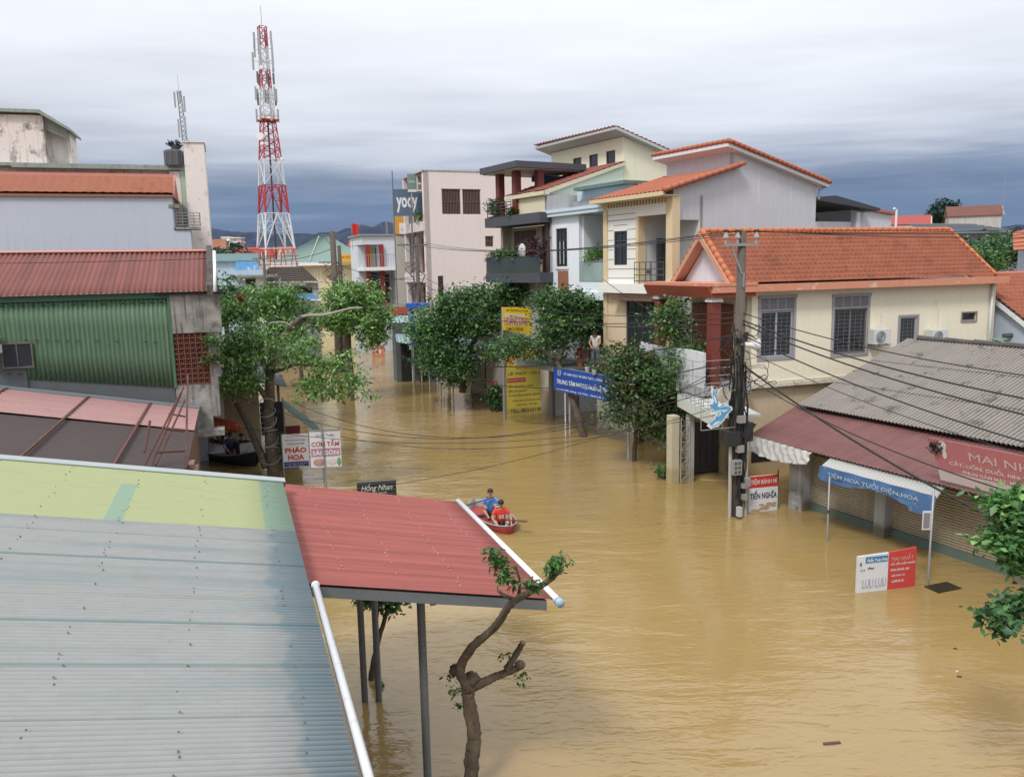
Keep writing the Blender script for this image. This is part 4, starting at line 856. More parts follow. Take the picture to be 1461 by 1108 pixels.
for k in range(20): y = .2+k*.185; mb.box(-.07, -.055, y, y+.03, 9.60, 9.80)
mb.box(-.055, .2, .1, 3.9, 9.6, 9.84, 1); mb.build('vent_band', [mat('vent_dark', (.12, .11, .08), .8), bgc], ht)
add_window(ht, (0, 3.45), (0, 2.59), 7.26, 8.66, cols=2, fw=.06, transom=8.25, frame_m=mat('dark_frame', (.05, .055, .06), .5), out_=-.02)
MB().box(-.06, .25, 3.85, 4.12, 2.9, 9.84).build('column', bgc, ht); MB().box(-.08, .3, -.22, .15, 6.2, 9.84).build('column', bgc, ht); MB().box(-.02, .4, 1.86, 2.02, 6.45, 9.2).build('column', bgc, ht)
MB().box(-.35, .3, -.25, 4.12, 6.12, 6.5).build('balcony_slab', pw, ht)
mb = MB(); mb.box(1.5, 1.7, .0, 3.9, 6.2, 9.9); mb.box(.4, 1.5, 1.9, 2.0, 6.5, 9.6); mb.build('recess_wall', mat('recess_white', (.66, .67, .67), .85, .05), ht)
mb = MB()
for z in (6.62, 6.85, 7.08, 7.36): mb.tube([(-.2, .1, z), (-.2, 1.9, z)], .018, 5)
for y in (.15, .5, .85, .92, 1.2, 1.55, 1.88): mb.tube([(-.2, y, 6.5), (-.2, y, 7.36)], .016, 5)
mb.box(-.23, -.17, .9, 1.12, 6.9, 7.05); mb.build('railing', mat('rail_dark', (.07, .065, .06), .5), ht)
mb = MB(); mb.prism([(.15, 0, 3.2), (8.38, 0, 3.2), (8.38, 0, 10.5), (3.45, 0, 11.62), (3.45, 0, 10.98), (.15, 0, 9.86)], (0, .2, 0)); side_ = mb
q = MB()
# side wall with the balcony opening cut out: rebuilt as pieces
q.prism([(1.55, 0, 3.2), (8.38, 0, 3.2), (8.38, 0, 10.56), (3.45, 0, 11.72), (3.45, 0, 11.06), (1.55, 0, 10.55)], (0, .2, 0))
q.prism([(.15, 0, 8.95), (1.55, 0, 8.95), (1.55, 0, 10.55), (.15, 0, 10.16)], (0, .2, 0)); q.box(.15, 1.55, 0, .2, 3.2, 6.45)
q.box(3.3, 3.5, .2, 3.9, 9, 11.75); q.box(3.5, 8.38, 3.7, 3.9, 3, 10.5); q.box(8.2, 8.38, .2, 3.7, 3, 10.5); q.build('side_wall', plaster, ht)
MB().box(5.95, 6.85, -.02, .02, 7.9, 8.55).build('window', mat('dim_opening', (.05, .035, .03), .8), ht)
MB().box(.62, 1.32, 1.45, 1.49, 6.6, 8.3).build('window', dglass, ht); MB().box(.6, 1.34, 1.41, 1.45, 7.45, 7.55).box(.95, .99, 1.41, 1.45, 6.6, 8.3).build('window_bar', mat('dark_frame', (.05, .055, .06)), ht)
otile = mat('orange_tile_far', (.43, .14, .08), .75, .14, scale=3, spots=((.25, .09, .05), .45, 1.8))
mb = MB(); tiles(mb, (-.6, -.28, 9.98), (-.6, 4.35, 9.98), (3.62, 4.35, 11.12), (3.62, -.28, 11.12), tw=.25, rows=15, step=.04); mb.build('lower_roof', otile, ht, True)
mb = MB(); tiles(mb, (8.9, 4.2, 10.56), (8.9, -.3, 10.56), (2.75, -.3, 11.98), (2.75, 4.2, 11.98), tw=.25, rows=20, step=.04); mb.build('upper_roof', otile, ht, True)
mb = MB(); mb.box(-.62, -.5, -.26, 4.33, 9.82, 9.98); mb.box(-.6, .2, -.26, 4.3, 9.82, 9.86); mb.build('eave_trim', bgc, ht)
mb = MB(); mb.prism([(2.72, -.28, 11.78), (2.72, -.28, 11.98), (8.85, -.28, 10.55), (8.85, -.28, 10.4)], (0, 4.45, 0)); mb.build('upper_soffit', mat('soffit_white', (.70, .71, .75), .8, .04), ht)
mb = MB(); capline((-.6, -.3, 10.02), (3.62, -.3, 11.18), 12, .1); mb.build('ridge_tiles', otile, ht, True)
mb = MB(); capline((2.75, -.3, 12.0), (8.9, -.3, 10.62), 22, .09); capline((2.75, -.3, 12.0), (2.75, 4.2, 12.0), 16, .09); mb.build('ridge_tiles', otile, ht, True)
MB().tube([(8.8, -.2, 10.45), (8.45, -.1, 10.3), (8.45, -.1, 9.9)], .05, 6).build('drainpipe', galv, ht)
peach = mat('peach_wall', (.68, .54, .37), .85, .06, streak=((.4, .33, .25), .4), low=(flood, 1.2, .15))
mb = MB(); mb.wall((.0, 3.85), (.0, -.2), -1, 6.12, .2, side=1, holes=[(1.2, 3.25, 3.6, 5.78)]); mb.wall((.0, 0), (8.38, 0), -1, 3.2, .2); mb.build('lower_wall', peach, ht)
add_window(ht, (0, 2.65), (0, .62), 3.6, 5.78, cols=4, fw=.06, transom=5.3, frame_m=mat('dark_frame', (.05, .055, .06)), out_=-.04)
MB().box(-.45, .0, .5, 3.1, 5.84, 5.93).build('window_hood', mat('hood_brown', (.17, .09, .07), .7), ht)
MB().box(-.6, -.5, 1.2, 3.9, -1, 1.95).build('yard_wall', mat('yard_wall_paint', (.50, .49, .45), .9, .1, low=(flood, .4, .1)), ht)
# ------------------------------------------------ white house with glass balcony
hw = thing('white_townhouse', 'bright white townhouse with glass balcony and a brown tiled panel under its tall window', 'house', T)
ww = mat('bluewhite_wall', (.76, .80, .85), .75, .03, streak=((.6, .64, .7), .25)); wd = .25
mb = MB(); mb.wall((wd, 8.65), (wd, 6.3), 3.0, 9.55, .2, side=1, holes=[(.55, 1.45, 7.25, 9.0)]); mb.box(wd, .6, 8.45, 8.65, 3, 9.5); mb.box(1.9, 2.1, 4.15, 6.4, 3, 9.6); mb.box(wd+.2, 1.9, 6.2, 6.3, 3, 9.5); mb.box(wd, 6, 8.5, 8.65, 0, 9.5)
mb.box(wd, 1.9, 4.15, 6.3, 6.1, 6.55); mb.box(wd-.1, 2.0, 4.15, 6.3, 5.75, 6.1); mb.build('wall', ww, hw)
MB().box(wd-.25, 5.5, 4.14, 8.75, 9.55, 9.72).box(wd-.3, wd+.0, 4.14, 8.8, 9.72, 9.86).build('roof_slab', mat('slab_blue', (.55, .66, .76), .8, .06), hw)
mb = MB(); mb.box(wd-.2, wd-.08, 6.9, 8.7, 9.86, 10.52); mb.box(wd-.2, 3, 8.6, 8.7, 9.86, 10.62); mb.box(1.6, 1.7, 4.2, 8.6, 9.86, 10.3); mb.build('parapet', mat('raw_parapet', (.40, .41, .43), .9, .15, streak=((.25, .25, .27), .5)), hw)
mb = MB(); mb.box(1.75, 4.5, 4.4, 8.5, 9.9, 10.75); mb.build('roof_room', mat('pale_blue_wall', (.60, .66, .72), .85, .05), hw); MB().box(1.2, 4.8, 4.3, 8.0, 10.75, 10.9).build('room_roof', mat('green_slab', (.13, .20, .19), .8), hw)
add_window(hw, (wd, 8.10), (wd, 7.20), 7.25, 9.0, cols=3, fw=.05, transom=8.45, frame_m=mat('dark_frame', (.05, .055, .06)), out_=-.02, surround=(.12, .03, white))
q = MB()
for k in (1, 2): y = 7.2+.3*k; q.box(wd-.02, wd+.0, y-.03, y+.03, 7.35, 8.4)
q.build('window_post', mat('mullion_pale', (.45, .47, .5), .5), hw)
MB().box(wd-.02, wd, 7.15, 8.0, 4.9, 7.05).build('tiled_panel', mat('brown_tile_panel', (.30, .13, .075), .7, .12, scale=8), hw)
gl = glass('balcony_glass', (.30, .38, .36), .1)
MB().box(wd-.02, wd+.0, 4.2, 6.28, 6.57, 7.4).build('glass_railing', gl, hw); MB().tube([(wd-.01, 4.2, 7.44), (wd-.01, 6.28, 7.44)], .02, 6).build('handrail', galv, hw)
MB().box(1.0, 1.1, 4.3, 6.2, 3.2, 5.75).build('recess', mat('dim_recess', (.30, .34, .36), .9), hw)
pl = thing('balcony_palm', 'leafy green palm in the recessed balcony of the white townhouse', 'plant', T, .75, 5.6, 6.56)
MB().tube([(0, 0, 0), (0, 0, .4)], [.16, .2], 10).build('pot', mat('pot_grey', (.3, .3, .3), .8), pl); leaves('foliage', [((0, 0, 1.15), (.42, .42, .3), 26)], G_light, pl, (.34, .03), 16, .12, droop=-.1, seed=12); MB().tube([(0, 0, .3), (.05, 0, 1.1)], .03, 5).build('stem', bark, pl)
for i, y in enumerate((4.7, 5.1, 5.9)):
    t = thing('small_pot', ('low white pot at the right end behind the balcony glass', 'low white pot in the middle behind the balcony glass', 'low white pot at the left end behind the balcony glass')[i], 'pot', T, .5, y, 6.56); MB().tube([(0, 0, 0), (0, 0, .2)], [.07, .1], 8).build('body', white, t); leaves('foliage', [((0, 0, .3), (.1, .1, .1), 4)], G_mid, t, (.1, .03), 10, .05, seed=i)
# ------------------------------------------------ dark slab house with high yellow block
hy = thing('yellow_villa', 'tall pale yellow house with dark projecting slabs, maroon roof and flat dark pergola roof', 'house', T)
yel = mat('pale_yellow_wall', (.84, .79, .60), .8, .04, streak=((.66, .64, .48), .3)); slabm = mat('slate_slab', (.075, .08, .095), .7, .12); wood = mat('dark_wood', (.13, .055, .045), .6, .2)
gwall = mat('pale_green_wall', (.74, .80, .68), .85, .03)
mb = MB(); mb.prism([(4.75, 8.7, 9), (8.0, 8.7, 9), (8.0, 8.7, 12.75), (4.75, 8.7, 13.55)], (0, .2, 0)); mb.wall((4.75, 15.1), (4.75, 8.9), 9.5, 13.55, .2, side=1, holes=[(2.1, 2.85, 12.35, 13.0), (3.55, 4.3, 12.35, 13.0), (5.0, 5.75, 12.35, 13.0)]); mb.box(4.95, 8, 14.9, 15.1, 9, 12.7); mb.box(7.8, 8.0, 8.9, 14.9, 9, 12.7)
mb.build('upper_wall', yel, hy)
for a in (13.0, 11.55, 10.1): add_window(hy, (4.75, a), (4.75, a-.75), 12.35, 13.0, cols=1, fw=.05, frame_m=mat('dark_frame', (.05, .055, .06)), out_=-.04)
mb = MB(); mb.prism([(.3, 8.72, 10.5), (4.8, 8.72, 10.5), (4.8, 8.72, 12.2), (.3, 8.72, 10.8)], (0, -.02, 0)); mb.prism([(4.75, 8.68, 9.3), (8.0, 8.68, 9.3), (8, 8.68, 9.0), (1.0, 8.68, 9.0), (1.0, 8.68, 10.6), (4.75, 8.68, 10.6)], (0, .02, 0)); mb.build('side_wall', gwall, hy)
MB().box(6.2, 7.3, 8.62, 8.66, 10.2, 10.7).build('side_window', dark, hy)
mtile = mat('maroon_tile', (.26, .085, .07), .7, .15, scale=3)
mb = MB(); tiles(mb, (-.1, 8.55, 10.80), (-.1, 12.1, 10.80), (4.75, 12.1, 12.34), (4.75, 8.55, 12.34), tw=.26, rows=14, step=.06); mb.build('maroon_roof', mtile, hy, True)
mb = MB(); mb.prism([(-.15, 8.5, 10.58), (-.15, 8.5, 10.78), (4.78, 8.5, 12.32), (4.78, 8.5, 12.17)], (0, .08, 0)); mb.box(-.18, -.1, 8.5, 12.1, 10.60, 10.78); mb.build('roof_fascia', mat('cream_fascia', (.66, .60, .44), .8), hy)
mb = MB(); tiles(mb, (8.6, 15.6, 12.72), (8.6, 8.35, 12.72), (3.95, 8.35, 13.98), (3.9, 15.6, 14.03), tw=.3, rows=16, amp=.05, step=.06); mb.build('upper_roof', mtile, hy, True)
mb = MB(); mb.prism([(3.98, 8.32, 13.80), (3.98, 8.32, 13.93), (8.6, 8.32, 12.66), (8.6, 8.32, 12.52)], (0, 7.3, 0)); mb.build('upper_soffit', mat('soffit_grey', (.52, .53, .54), .8), hy)
mb = MB(); mb.box(-.68, 3.5, 10.1, 13.7, 12.02, 12.32); mb.build('pergola_roof', slabm, hy); MB().box(-.55, 3.3, 10.25, 13.6, 11.97, 12.015).build('pergola_ceiling', mat('soffit_grey', (.52, .53, .54)), hy)
for (x, y) in ((.0, 12.8), (.0, 11.2), (.9, 10.5)): MB().box(x-.17, x+.17, y-.17, y+.17, 9.8, 11.97).build('column', mat('maroon_post', (.15, .035, .028), .6, .1), hy)
MB().box(1.6, 3.6, 12.2, 12.3, 11.6, 11.95).build('blue_awning', mat('blue_sheet', (.08, .25, .50), .6, .1), hy)
mb = MB(); mb.box(-.42, 1.2, 8.5, 13.75, 9.32, 9.80, 0); mb.build('slab', slabm, hy)
mb = MB(); mb.box(.0, .2, 8.7, 11.5, 9.8, 10.62); mb.build('parapet', mat('cream_fascia', (.66, .60, .44)), hy)
mb = MB()
for k in range(5): z = 9.85+k*.16; mb.tube([(-.34, 11.2, z), (-.34, 13.6, z), (.8, 13.6, z)], .022, 5)
for k in range(6): y = 11.2+k*.48; mb.tube([(-.34, y, 9.8), (-.34, y, 10.52)], .022, 5)
mb.build('terrace_railing', mat('rail_black', (.05, .05, .05), .5), hy)
mb = MB(); mb.box(.9, 1.1, 8.7, 14.4, 3, 9.28, 0); mb.box(.4, 6, 13.3, 13.5, 0, 9.3); mb.build('recess_wall', mat('recess_cream', (.52, .47, .33), .85, .08), hy)
MB().box(.1, .9, 8.66, 8.8, 3, 9.27).box(.82, .9, 9.0, 10.2, 6.9, 9.27).box(.3, .6, 8.82, 9.2, 6.99, 9.27).build('dark_post', mat('post_brown', (.09, .055, .05), .7), hy)
dd = MB().box(.84, .9, 10.9, 12.9, 6.9, 9.1).build('door', wood, hy); MB().box(.81, .84, 11.1, 11.8, 7.2, 8.8).box(.81, .84, 12.0, 12.7, 7.2, 8.8).build('door_panel', mat('dark_wood2', (.10, .04, .035), .5, .2), dd)
mb = MB(); mb.box(-.52, .9, 8.4, 13.6, 6.5, 6.98); mb.build('balcony_slab', slabm, hy)
MB().box(-.51, -.48, 8.4, 13.55, 6.985, 7.72).box(-.48, .8, 13.52, 13.55, 6.985, 7.72).build('glass_railing', glass('dim_glass', (.045, .055, .055)), hy)
MB().tube([(-.49, 8.4, 7.75), (-.49, 13.55, 7.75), (.8, 13.55, 7.75)], .03, 6).build('handrail', mat('rail_black', (.05, .05, .05)), hy)
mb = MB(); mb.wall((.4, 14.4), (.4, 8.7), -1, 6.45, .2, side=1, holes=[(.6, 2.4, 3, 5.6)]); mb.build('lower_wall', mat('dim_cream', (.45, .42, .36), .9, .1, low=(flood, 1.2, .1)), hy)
for i, (y, z, m_, s_, lab) in enumerate(((12.9, 7.35, G_mid, .6, 'green bush at the left end of the dark glass balcony'), (11.2, 7.4, G_dark, .55, 'dark green bush in the middle of the dark glass balcony'), (13.9, 7.5, [leafmat('leaf_rust', (.16, .08, .05)), G_dark[0]], .45, 'reddish bush spilling over the left corner of the dark balcony'), (9.6, 7.35, [leafmat('leaf_plum', (.12, .035, .055)), leafmat('leaf_plum2', (.07, .03, .04))], .8, 'large plum coloured bush at the right end of the dark balcony'), (13.6, 9.9, G_dark, .55, 'dark bush behind the top terrace railing'), (11.8, 9.9, G_olive, .2, 'tiny shrub by the maroon roof corner'))):
    t = thing('balcony_bush', lab, 'plant', T, -.15, 8.8+(y-9.6)*.92+.5, z-.1); leaves('foliage', [((0, 0, s_), (s_*.8, s_*1.0, s_*.75), 26)], m_, t, (.13, .05), 20, .13, seed=20+i); MB().tube([(0, 0, 0), (0, 0, s_)], .03, 5).build('stem', bark, t); MB().tube([(0, 0, -.03), (0, 0, .22)], [.16, .2], 8).build('pot', mat('pot_brown', (.2, .1, .07), .8), t)
dsh = thing('satellite_dish', 'pale satellite dish among the bushes on the dark balcony', 'satellite dish', T, -.25, 10.3, 7.1)
mb = MB(); vs = []; 
for j in range(5):
    for i in range(16): r_ = .36*j/4; a = i*math.pi/8; vs.append((-.15+.35*r_*r_*2, r_*math.cos(a), .95+r_*math.sin(a)))
mb.add(vs, [(j*16+i, j*16+(i+1) % 16, (j+1)*16+(i+1) % 16, (j+1)*16+i) for j in range(4) for i in range(16)]); mb.build('dish', mat('dish_grey', (.55, .56, .58), .5), dsh, True); MB().tube([(0, 0, 0), (-.05, 0, .9)], .03, 6).tube([(-.1, 0, .95), (-.5, .0, .8)], .012, 5).build('mount', galv, dsh)
# ------------------------------------------------ pink building
K = Fr(-6.5, 57, 22)
hk = thing('pink_block', 'tall pale pink block with two brown louvred windows high on its blank side wall', 'building', K)
pk = mat('pale_pink_wall', (.76, .665, .64), .85, .03, scale=.5, streak=((.55, .48, .46), .35)); louv = mat('louvre_brown', (.16, .10, .085), .7, .15)
mb = MB(); mb.wall((.78, 0), (12, 0), -1, 13.95, .25, holes=[(1.24, 2.6, 11.03, 12.72), (2.76, 4.1, 11.03, 12.72), (4.4, 5.0, 8.75, 9.45), (.75, 1.15, 5.1, 6.75)]); mb.box(.78, 1.1, 0, .6, -1, 13.95); mb.box(1.0, 12, 5.6, 5.8, -1, 13.9); mb.box(2.8, 3.0, .3, 5.6, -1, 13.9)
mb.build('wall', pk, hk)
mb = MB(); mb.box(.7, 12, -.04, 5.85, 13.95, 14.02); mb.build('coping', mat('stained_coping', (.45, .40, .38), .9, .2, streak=(grime, .8)), hk)
rr = random.Random(3); mb = MB()
for (a, b, c, d) in ((2.02, 3.38, 11.03, 12.72), (3.54, 4.88, 11.03, 12.72), (5.18, 5.78, 8.75, 9.45)):
    L_ = MB(); n = max(3, int((b-a)/.11))
    for k in range(n): x = a+(b-a)*(k+.5)/n; L_.box(x-.025, x+.025, .02, .12, c, d)
    lo = L_.build('louvre', louv, hk); MB().box(a, b, .16, .2, c, d).build('backing', dark, lo); MB().box(a, b, .0, .13, (c+d)/2-.02, (c+d)/2+.02).box(a-.03, b+.03, -.03, .0, d, d+.05).build('frame', louv, lo)
L_ = MB()
for k in range(12): z = 5.15+k*.135; L_.box(1.53, 1.93, .02, .12, z, z+.05)
lo = L_.build('louvre', louv, hk); MB().box(1.53, 1.93, .15, .18, 5.1, 6.75).build('backing', dark, lo)
fl = MB()
for z in (9.9, 6.3, 3.2): fl.box(.60, 1.0, .3, 5.6, z, z+.65); fl.box(1.0, 2.8, .3, 5.6, z+.3, z+.6)
fl.box(.7, 1.0, 5.3, 5.6, 3, 13.9); fl.build('floor_slab', mat('slab_pinkwhite', (.68, .62, .62), .85), hk)
mb = MB()
for z in (7.0, 3.9): 
    for k in range(14): mb.tube([(.62, .2+k*.4, z), (.62, .2+k*.4, z+.75)], .02, 4)
    mb.tube([(.62, .1, z+.75), (.62, 5.5, z+.75)], .03, 5)
mb.build('balcony_railing', mat('rail_brown', (.14, .11, .10), .6), hk)
mb = MB()
for (z0, z1) in ((7.0, 9.9), (3.9, 6.3)): mb.box(1.9, 2.0, .5, 2.2, z0, z1-.4); mb.box(1.9, 2.0, 3.0, 5.0, z0, z1-.4)
mb.build('door', mat('door_maroon', (.14, .05, .045), .6, .2), hk)
t = thing('balcony_plant', 'drooping dark plant on the top balcony of the pink block', 'plant', K, .8, 1.2, 10.55); leaves('foliage', [((0, 0, .5), (.4, .6, .5), 24)], G_dark, t, (.3, .03), 14, .2, droop=.6, seed=3); MB().tube([(0, 0, 0), (0, 0, .5)], .05, 6).build('stem', bark, t)
# billboards by the pink block
def facing(px0, py0, px1, py1, Y, ang=0.):
    """frame at the bottom left pixel at depth Y, plus width and height of the box up to px1,py1 in a plane turned by ang"""
    w = pd(px0, py0, Y); f = Fr(w.x, w.y, ang, w.z); q = f.p(px1, py0, y=0); t_ = f.p(px0, py1, y=0); return f, q[0], t_[2]-w.z, w.z
f_, w_1, h_1, z_1 = facing(582, 275, 603, 248, 59, 15)
bb = thing('striped_billboard', 'grey green board with white panels on top corner of the pink block', 'billboard', f_, 0, 0, z_1)
MB().box(0, w_1, 0, .15, 0, h_1).build('panel', mat('board_sage', (.20, .27, .25), .6, .1), bb)
MB().box(w_1*.62, w_1*.97, -.03, -.002, .1, h_1*.97).box(.03, w_1*.6, -.03, -.002, .05, .22).build('white_panel', white, bb); MB().box(w_1*.68, w_1*.9, -.05, -.032, h_1*.55, h_1*.85).box(w_1*.68, w_1*.9, -.05, -.032, h_1*.18, h_1*.45).build('picture', mat('board_pic', (.35, .26, .22), .7, .4, scale=6), bb)
lettering(bb, [('SỮA', w_1*.3, h_1*.6, .14, w_1*.45, .01)], white)
MB().tube([(w_1*.2, .1, -z_1), (w_1*.2, .1, .2)], .05, 6).build('mast', steel, bb)
f_, w_1, h_1, z_1 = facing(563, 308, 604, 270, 60, 8)
yb = thing('yody_billboard', 'slate blue billboard lettered yody in white next to the pink block', 'billboard', f_, 0, 0, z_1)
MB().box(0, w_1, 0, .15, 0, h_1).build('panel', mat('board_slate', (.10, .15, .22), .6, .08), yb)
lettering(yb, [('yody', w_1*.45, h_1*.50, h_1*.74, w_1*.74, .03)], white)
mb = MB()
for k in range(4): x = w_1*(.05+.27*k); mb.box(x-.12, x+.12, -.6, -.4, -.06, .02); mb.tube([(x, 0, .1), (x, -.5, .0)], .02, 4)
mb.build('lamp_arm', steel, yb)
MB().tube([(-.05, .2, -z_1), (-.05, .2, 3.2)], .045, 6).tube([(w_1*.7, .2, -z_1), (w_1*.7, .2, .2)], .07, 6).build('mast', steel, yb)
f_, w_1, h_1, z_1 = facing(564, 334, 594, 309, 63, 10)
og = thing('orange_shopfront', 'orange framed upper shopfront with a white panel, beyond the pink block', 'shopfront', f_, 0, 0, z_1)
MB().box(0, w_1, 0, 3, 0, h_1).build('frame', mat('orange_panel', (.62, .33, .05), .6, .08), og); MB().box(.05, w_1, .1, 3, -z_1-1, 0).build('wall', mat('pale_dusty_wall', (.42, .41, .37), .9, .1), og); MB().box(w_1*.2, w_1, -.05, -.005, .0, h_1*.62).build('window', white, og); lettering(og, [('f  HUY', w_1*.55, h_1*.25, .22, w_1*.5, .01)], mat('navy_letters', (.05, .08, .2)), place=lambda a, b, d: (a, -.06-d, b))
# ------------------------------------------------ white and blue-grey house with red columns
m0 = pd(520, 430, 70); M_ = Fr(m0.x, m0.y, 22)
def mp(px, py, **k): return M_.p(px, py, **k)
hm = thing('red_column_house', 'small white and grey-blue house with red columns and two balconies, left of the pink block', 'house', M_)
zt = mp(560, 336, y=0)[2]; zb = mp(560, 378, y=0)[2]; xr_ = mp(566, 400, y=0)[0]; xr2 = mp(589, 400, y=1)[0]
mb = MB(); mb.box(0, xr_, 0, 5, zt-.75, zt, 0); mb.box(xr_*.55, xr_+.1, -.02, 5, zb-.2, zt-.75, 0); mb.box(0, xr_, 1.8, 5, 0, zt-.8, 0); mb.box(xr_, xr2, .6, 5, 0, zb+1.0, 0); mb.build('wall', mat('cool_white_wall', (.60, .64, .70), .85, .05, streak=((.4, .43, .48), .4)), hm)
MB().box(-.2, xr_+.1, -.2, 5, zt, zt+.12).box(xr_+.1, xr2+.4, .2, 4.8, zt-.2, zt-.05).build('roof_slab', mat('slab_grey', (.28, .31, .33), .8), hm)
MB().box(-.1, xr_+.05, -.9, 1.8, zb-.45, zb-.15).build('balcony_slab', white, hm)
for x in (.25, xr_*.5): MB().box(x, x+.35, -.3, .0, zb-3.4, zt-.75).build('column', mat('dark_red_column', (.25, .03, .03), .6), hm)
MB().box(.75, 1.3, 1.72, 1.79, zb-.1, zt-1).build('orange_panel', mat('orange_panel', (.62, .33, .05)), hm); MB().box(1.5, 2.6, 1.72, 1.79, zb-.1, zt-1).build('door', mat('door_olive', (.16, .15, .10), .6), hm)
MB().box(.7, 2.4, 1.7, 1.79, zb-3.3, zb-.6).build('glass_front', glass('teal_glass', (.03, .08, .11)), hm); MB().box(xr_*.66, xr_*.9, 1.6, 1.79, zb-3.3, zb-.8).build('dark_door', dark, hm)
mb = MB()
for k in range(16): mb.tube([(-.05+k*xr_/15, -.85, zb-.15), (-.05+k*xr_/15, -.85, zb+.9)], .02, 4)
mb.tube([(-.05, -.85, zb+.9), (xr_, -.85, zb+.9)], .03, 4); mb.build('railing', mat('rail_grey', (.33, .33, .34)), hm)
MB().box(xr_+.1, xr2, .54, .6, zb+1.0, zb+1.9).build('brick_band', mat('brick_band', (.30, .09, .06), .8), hm); MB().box(xr_+.2, xr2, .5, .55, zb+1.95, zt-.3).build('grey_shutter', mat('shutter_grey', (.27, .27, .26), .7, .1, stretch=(1, 1, 8)), hm)
MB().box(xr2-.9, xr2-.15, .55, .59, zb-4.0, zb-1.8).build('window', mat('louvre_dark', (.06, .06, .065), .6), hm); MB().tube([(xr_+1.0, .55, zb-5), (xr_+1.0, .55, zb+.9)], .06, 6).build('drainpipe', white, hm)
fg = thing('red_flag', 'small red flag on a pole above the red column house', 'flag', M_, -.6, 1, zt)
MB().tube([(0, 0, -1.2), (0, 0, 1.2)], .02, 5).build('pole', galv, fg); mb = MB(); mb.sheet((.02, 0, .15), (.55, .05, .1), (.6, -.05, 1.0), (.02, 0, 1.1), th=.01, nv=2, hang=lambda u, v: .05*math.sin(u*8)); mb.build('cloth', mat('flag_red', (.55, .03, .02), .7), fg)
# ------------------------------------------------ hip roofed cream house behind the trees
n0 = pd(394, 376, 86); Nf = Fr(n0.x, n0.y, 12)
hh_ = thing('hip_roof_house', 'cream house with a broad green-grey hip roof behind the trees', 'house', Nf)
zE = n0.z; wN = Nf.p(520, 378, y=0)[0]; zP = Nf.p(455, 337, y=4)[2]
crm = mat('warm_cream', (.62, .56, .38), .85, .05, streak=((.5, .44, .3), .4))
x0n = Nf.p(432, 390, y=.8)[0]; mb = MB(); mb.box(x0n, wN-.3, .8, 8, -1, zE, 0); mb.build('wall', crm, hh_)
xp = Nf.p(455, 337, y=4)[0]; mb = MB()
a_, b_, c_, d_2 = (-.6, 0, zE+.05), (wN+.8, 0, zE+.05), (wN+.8, 8.6, zE+.05), (-.6, 8.6, zE+.05); e_, f_ = (xp, 4, zP), (xp+1.2, 4.6, zP)
mb.sheet(a_, b_, f_, e_, waves=44, amp=.025, th=.02); mb.sheet(d_2, a_, e_, (xp, 4.6, zP), waves=30, amp=.025, th=.02); mb.sheet(b_, c_, (xp+1.2, 4.7, zP), f_, waves=30, amp=.025, th=.02); mb.sheet(c_, d_2, e_, f_, waves=10, amp=.02, th=.02)
mb.build('roof', mat('sage_roof', (.20, .29, .265), .6, .08), hh_)
MB().box(-.6, wN+.8, -.05, 0, zE-.28, zE+.05).box(-.6, wN+.8, 0, 8.6, zE-.25, zE-.15).build('fascia', white, hh_)
MB().tube([e_, ((a_[0]+b_[0])/2-1.3, 0, zE+.12)], .06, 5).build('ridge_strip', mat('sage_light', (.38, .47, .43), .6), hh_)
for (pa, pb) in ((448, 458), (484, 494)):
    xa = Nf.p(pa, 390, y=.8)[0]; xb = Nf.p(pb, 390, y=.8)[0]; z1 = Nf.p(pa, 384, y=.8)[2]; z0 = Nf.p(pa, 401, y=.8)[2]
    add_window(hh_, (xa, .8), (xb, .8), z0, z1, cols=2, fw=.06, transom=z0+(z1-z0)*.72, frame_m=white, out_=.03)
osn = thing('orange_fascia_sign', 'long orange sign fascia with dark red lettering right of the green hip roof', 'sign', Nf, Nf.p(482, 373, y=-.5)[0], -.5, Nf.p(482, 374, y=-.5)[2])
wS = Nf.p(520, 373, y=-.5)[0]-Nf.p(482, 373, y=-.5)[0]
MB().box(0, wS, -.1, .05, 0, .82).build('panel', mat('orange_yellow', (.68, .38, .03), .6), osn); lettering(osn, [('BÁNH KẸO RƯỢU BIA', wS/2, .5, .3, wS*.9, .01)], mat('letter_brown', (.3, .07, .02)), place=lambda a, b, d: (a, -.11-d, b))
# ------------------------------------------------ blue house and burnt looking roof house in the left middle distance
f_, w_1, h_1, z_1 = facing(312, 420, 366, 367, 62, 16)
bh = thing('small_blue_house', 'small pale blue house with flat teal roof and blue water tarp, left of the tower', 'house', f_, 0, 0, 0)
sky_b = mat('pale_sky_wall', (.45, .58, .68), .85, .12, streak=((.3, .38, .42), .5)); zt = z_1+h_1
MB().box(0, w_1*.75, 0, 4, -1, zt-.3).box(w_1*.3, w_1*1.3, -1.2, 2, -1, zt-1.0).build('wall', sky_b, bh)
MB().box(-.3, w_1*1.12, -.3, 4.2, zt-.3, zt+.25).build('roof', mat('teal_roof', (.25, .40, .43), .6, .1), bh)
MB().box(w_1*.5, w_1*1.12, -.35, -.31, zt-1.3, zt-.35).build('tarp', mat('bright_blue_tarp', (.15, .35, .62), .5, .3, scale=2, spots=((.7, .75, .8), .7, 1.6)), bh)
MB().box(w_1*.45, w_1*1.6, -1.8, 2, zt-1.55, zt-1.38).build('canopy_slab', mat('dim_slab', (.25, .25, .24), .8), bh); MB().box(w_1*.75, w_1*1.0, -1.24, -1.2, zt-3.0, zt-1.7).build('window', dark, bh); MB().box(w_1*1.02, w_1*1.28, -1.26, -1.2, -1, zt-1.55).build('pilaster', white, bh)
f_, w_1, h_1, z_1 = facing(368, 420, 455, 375, 66, 14)
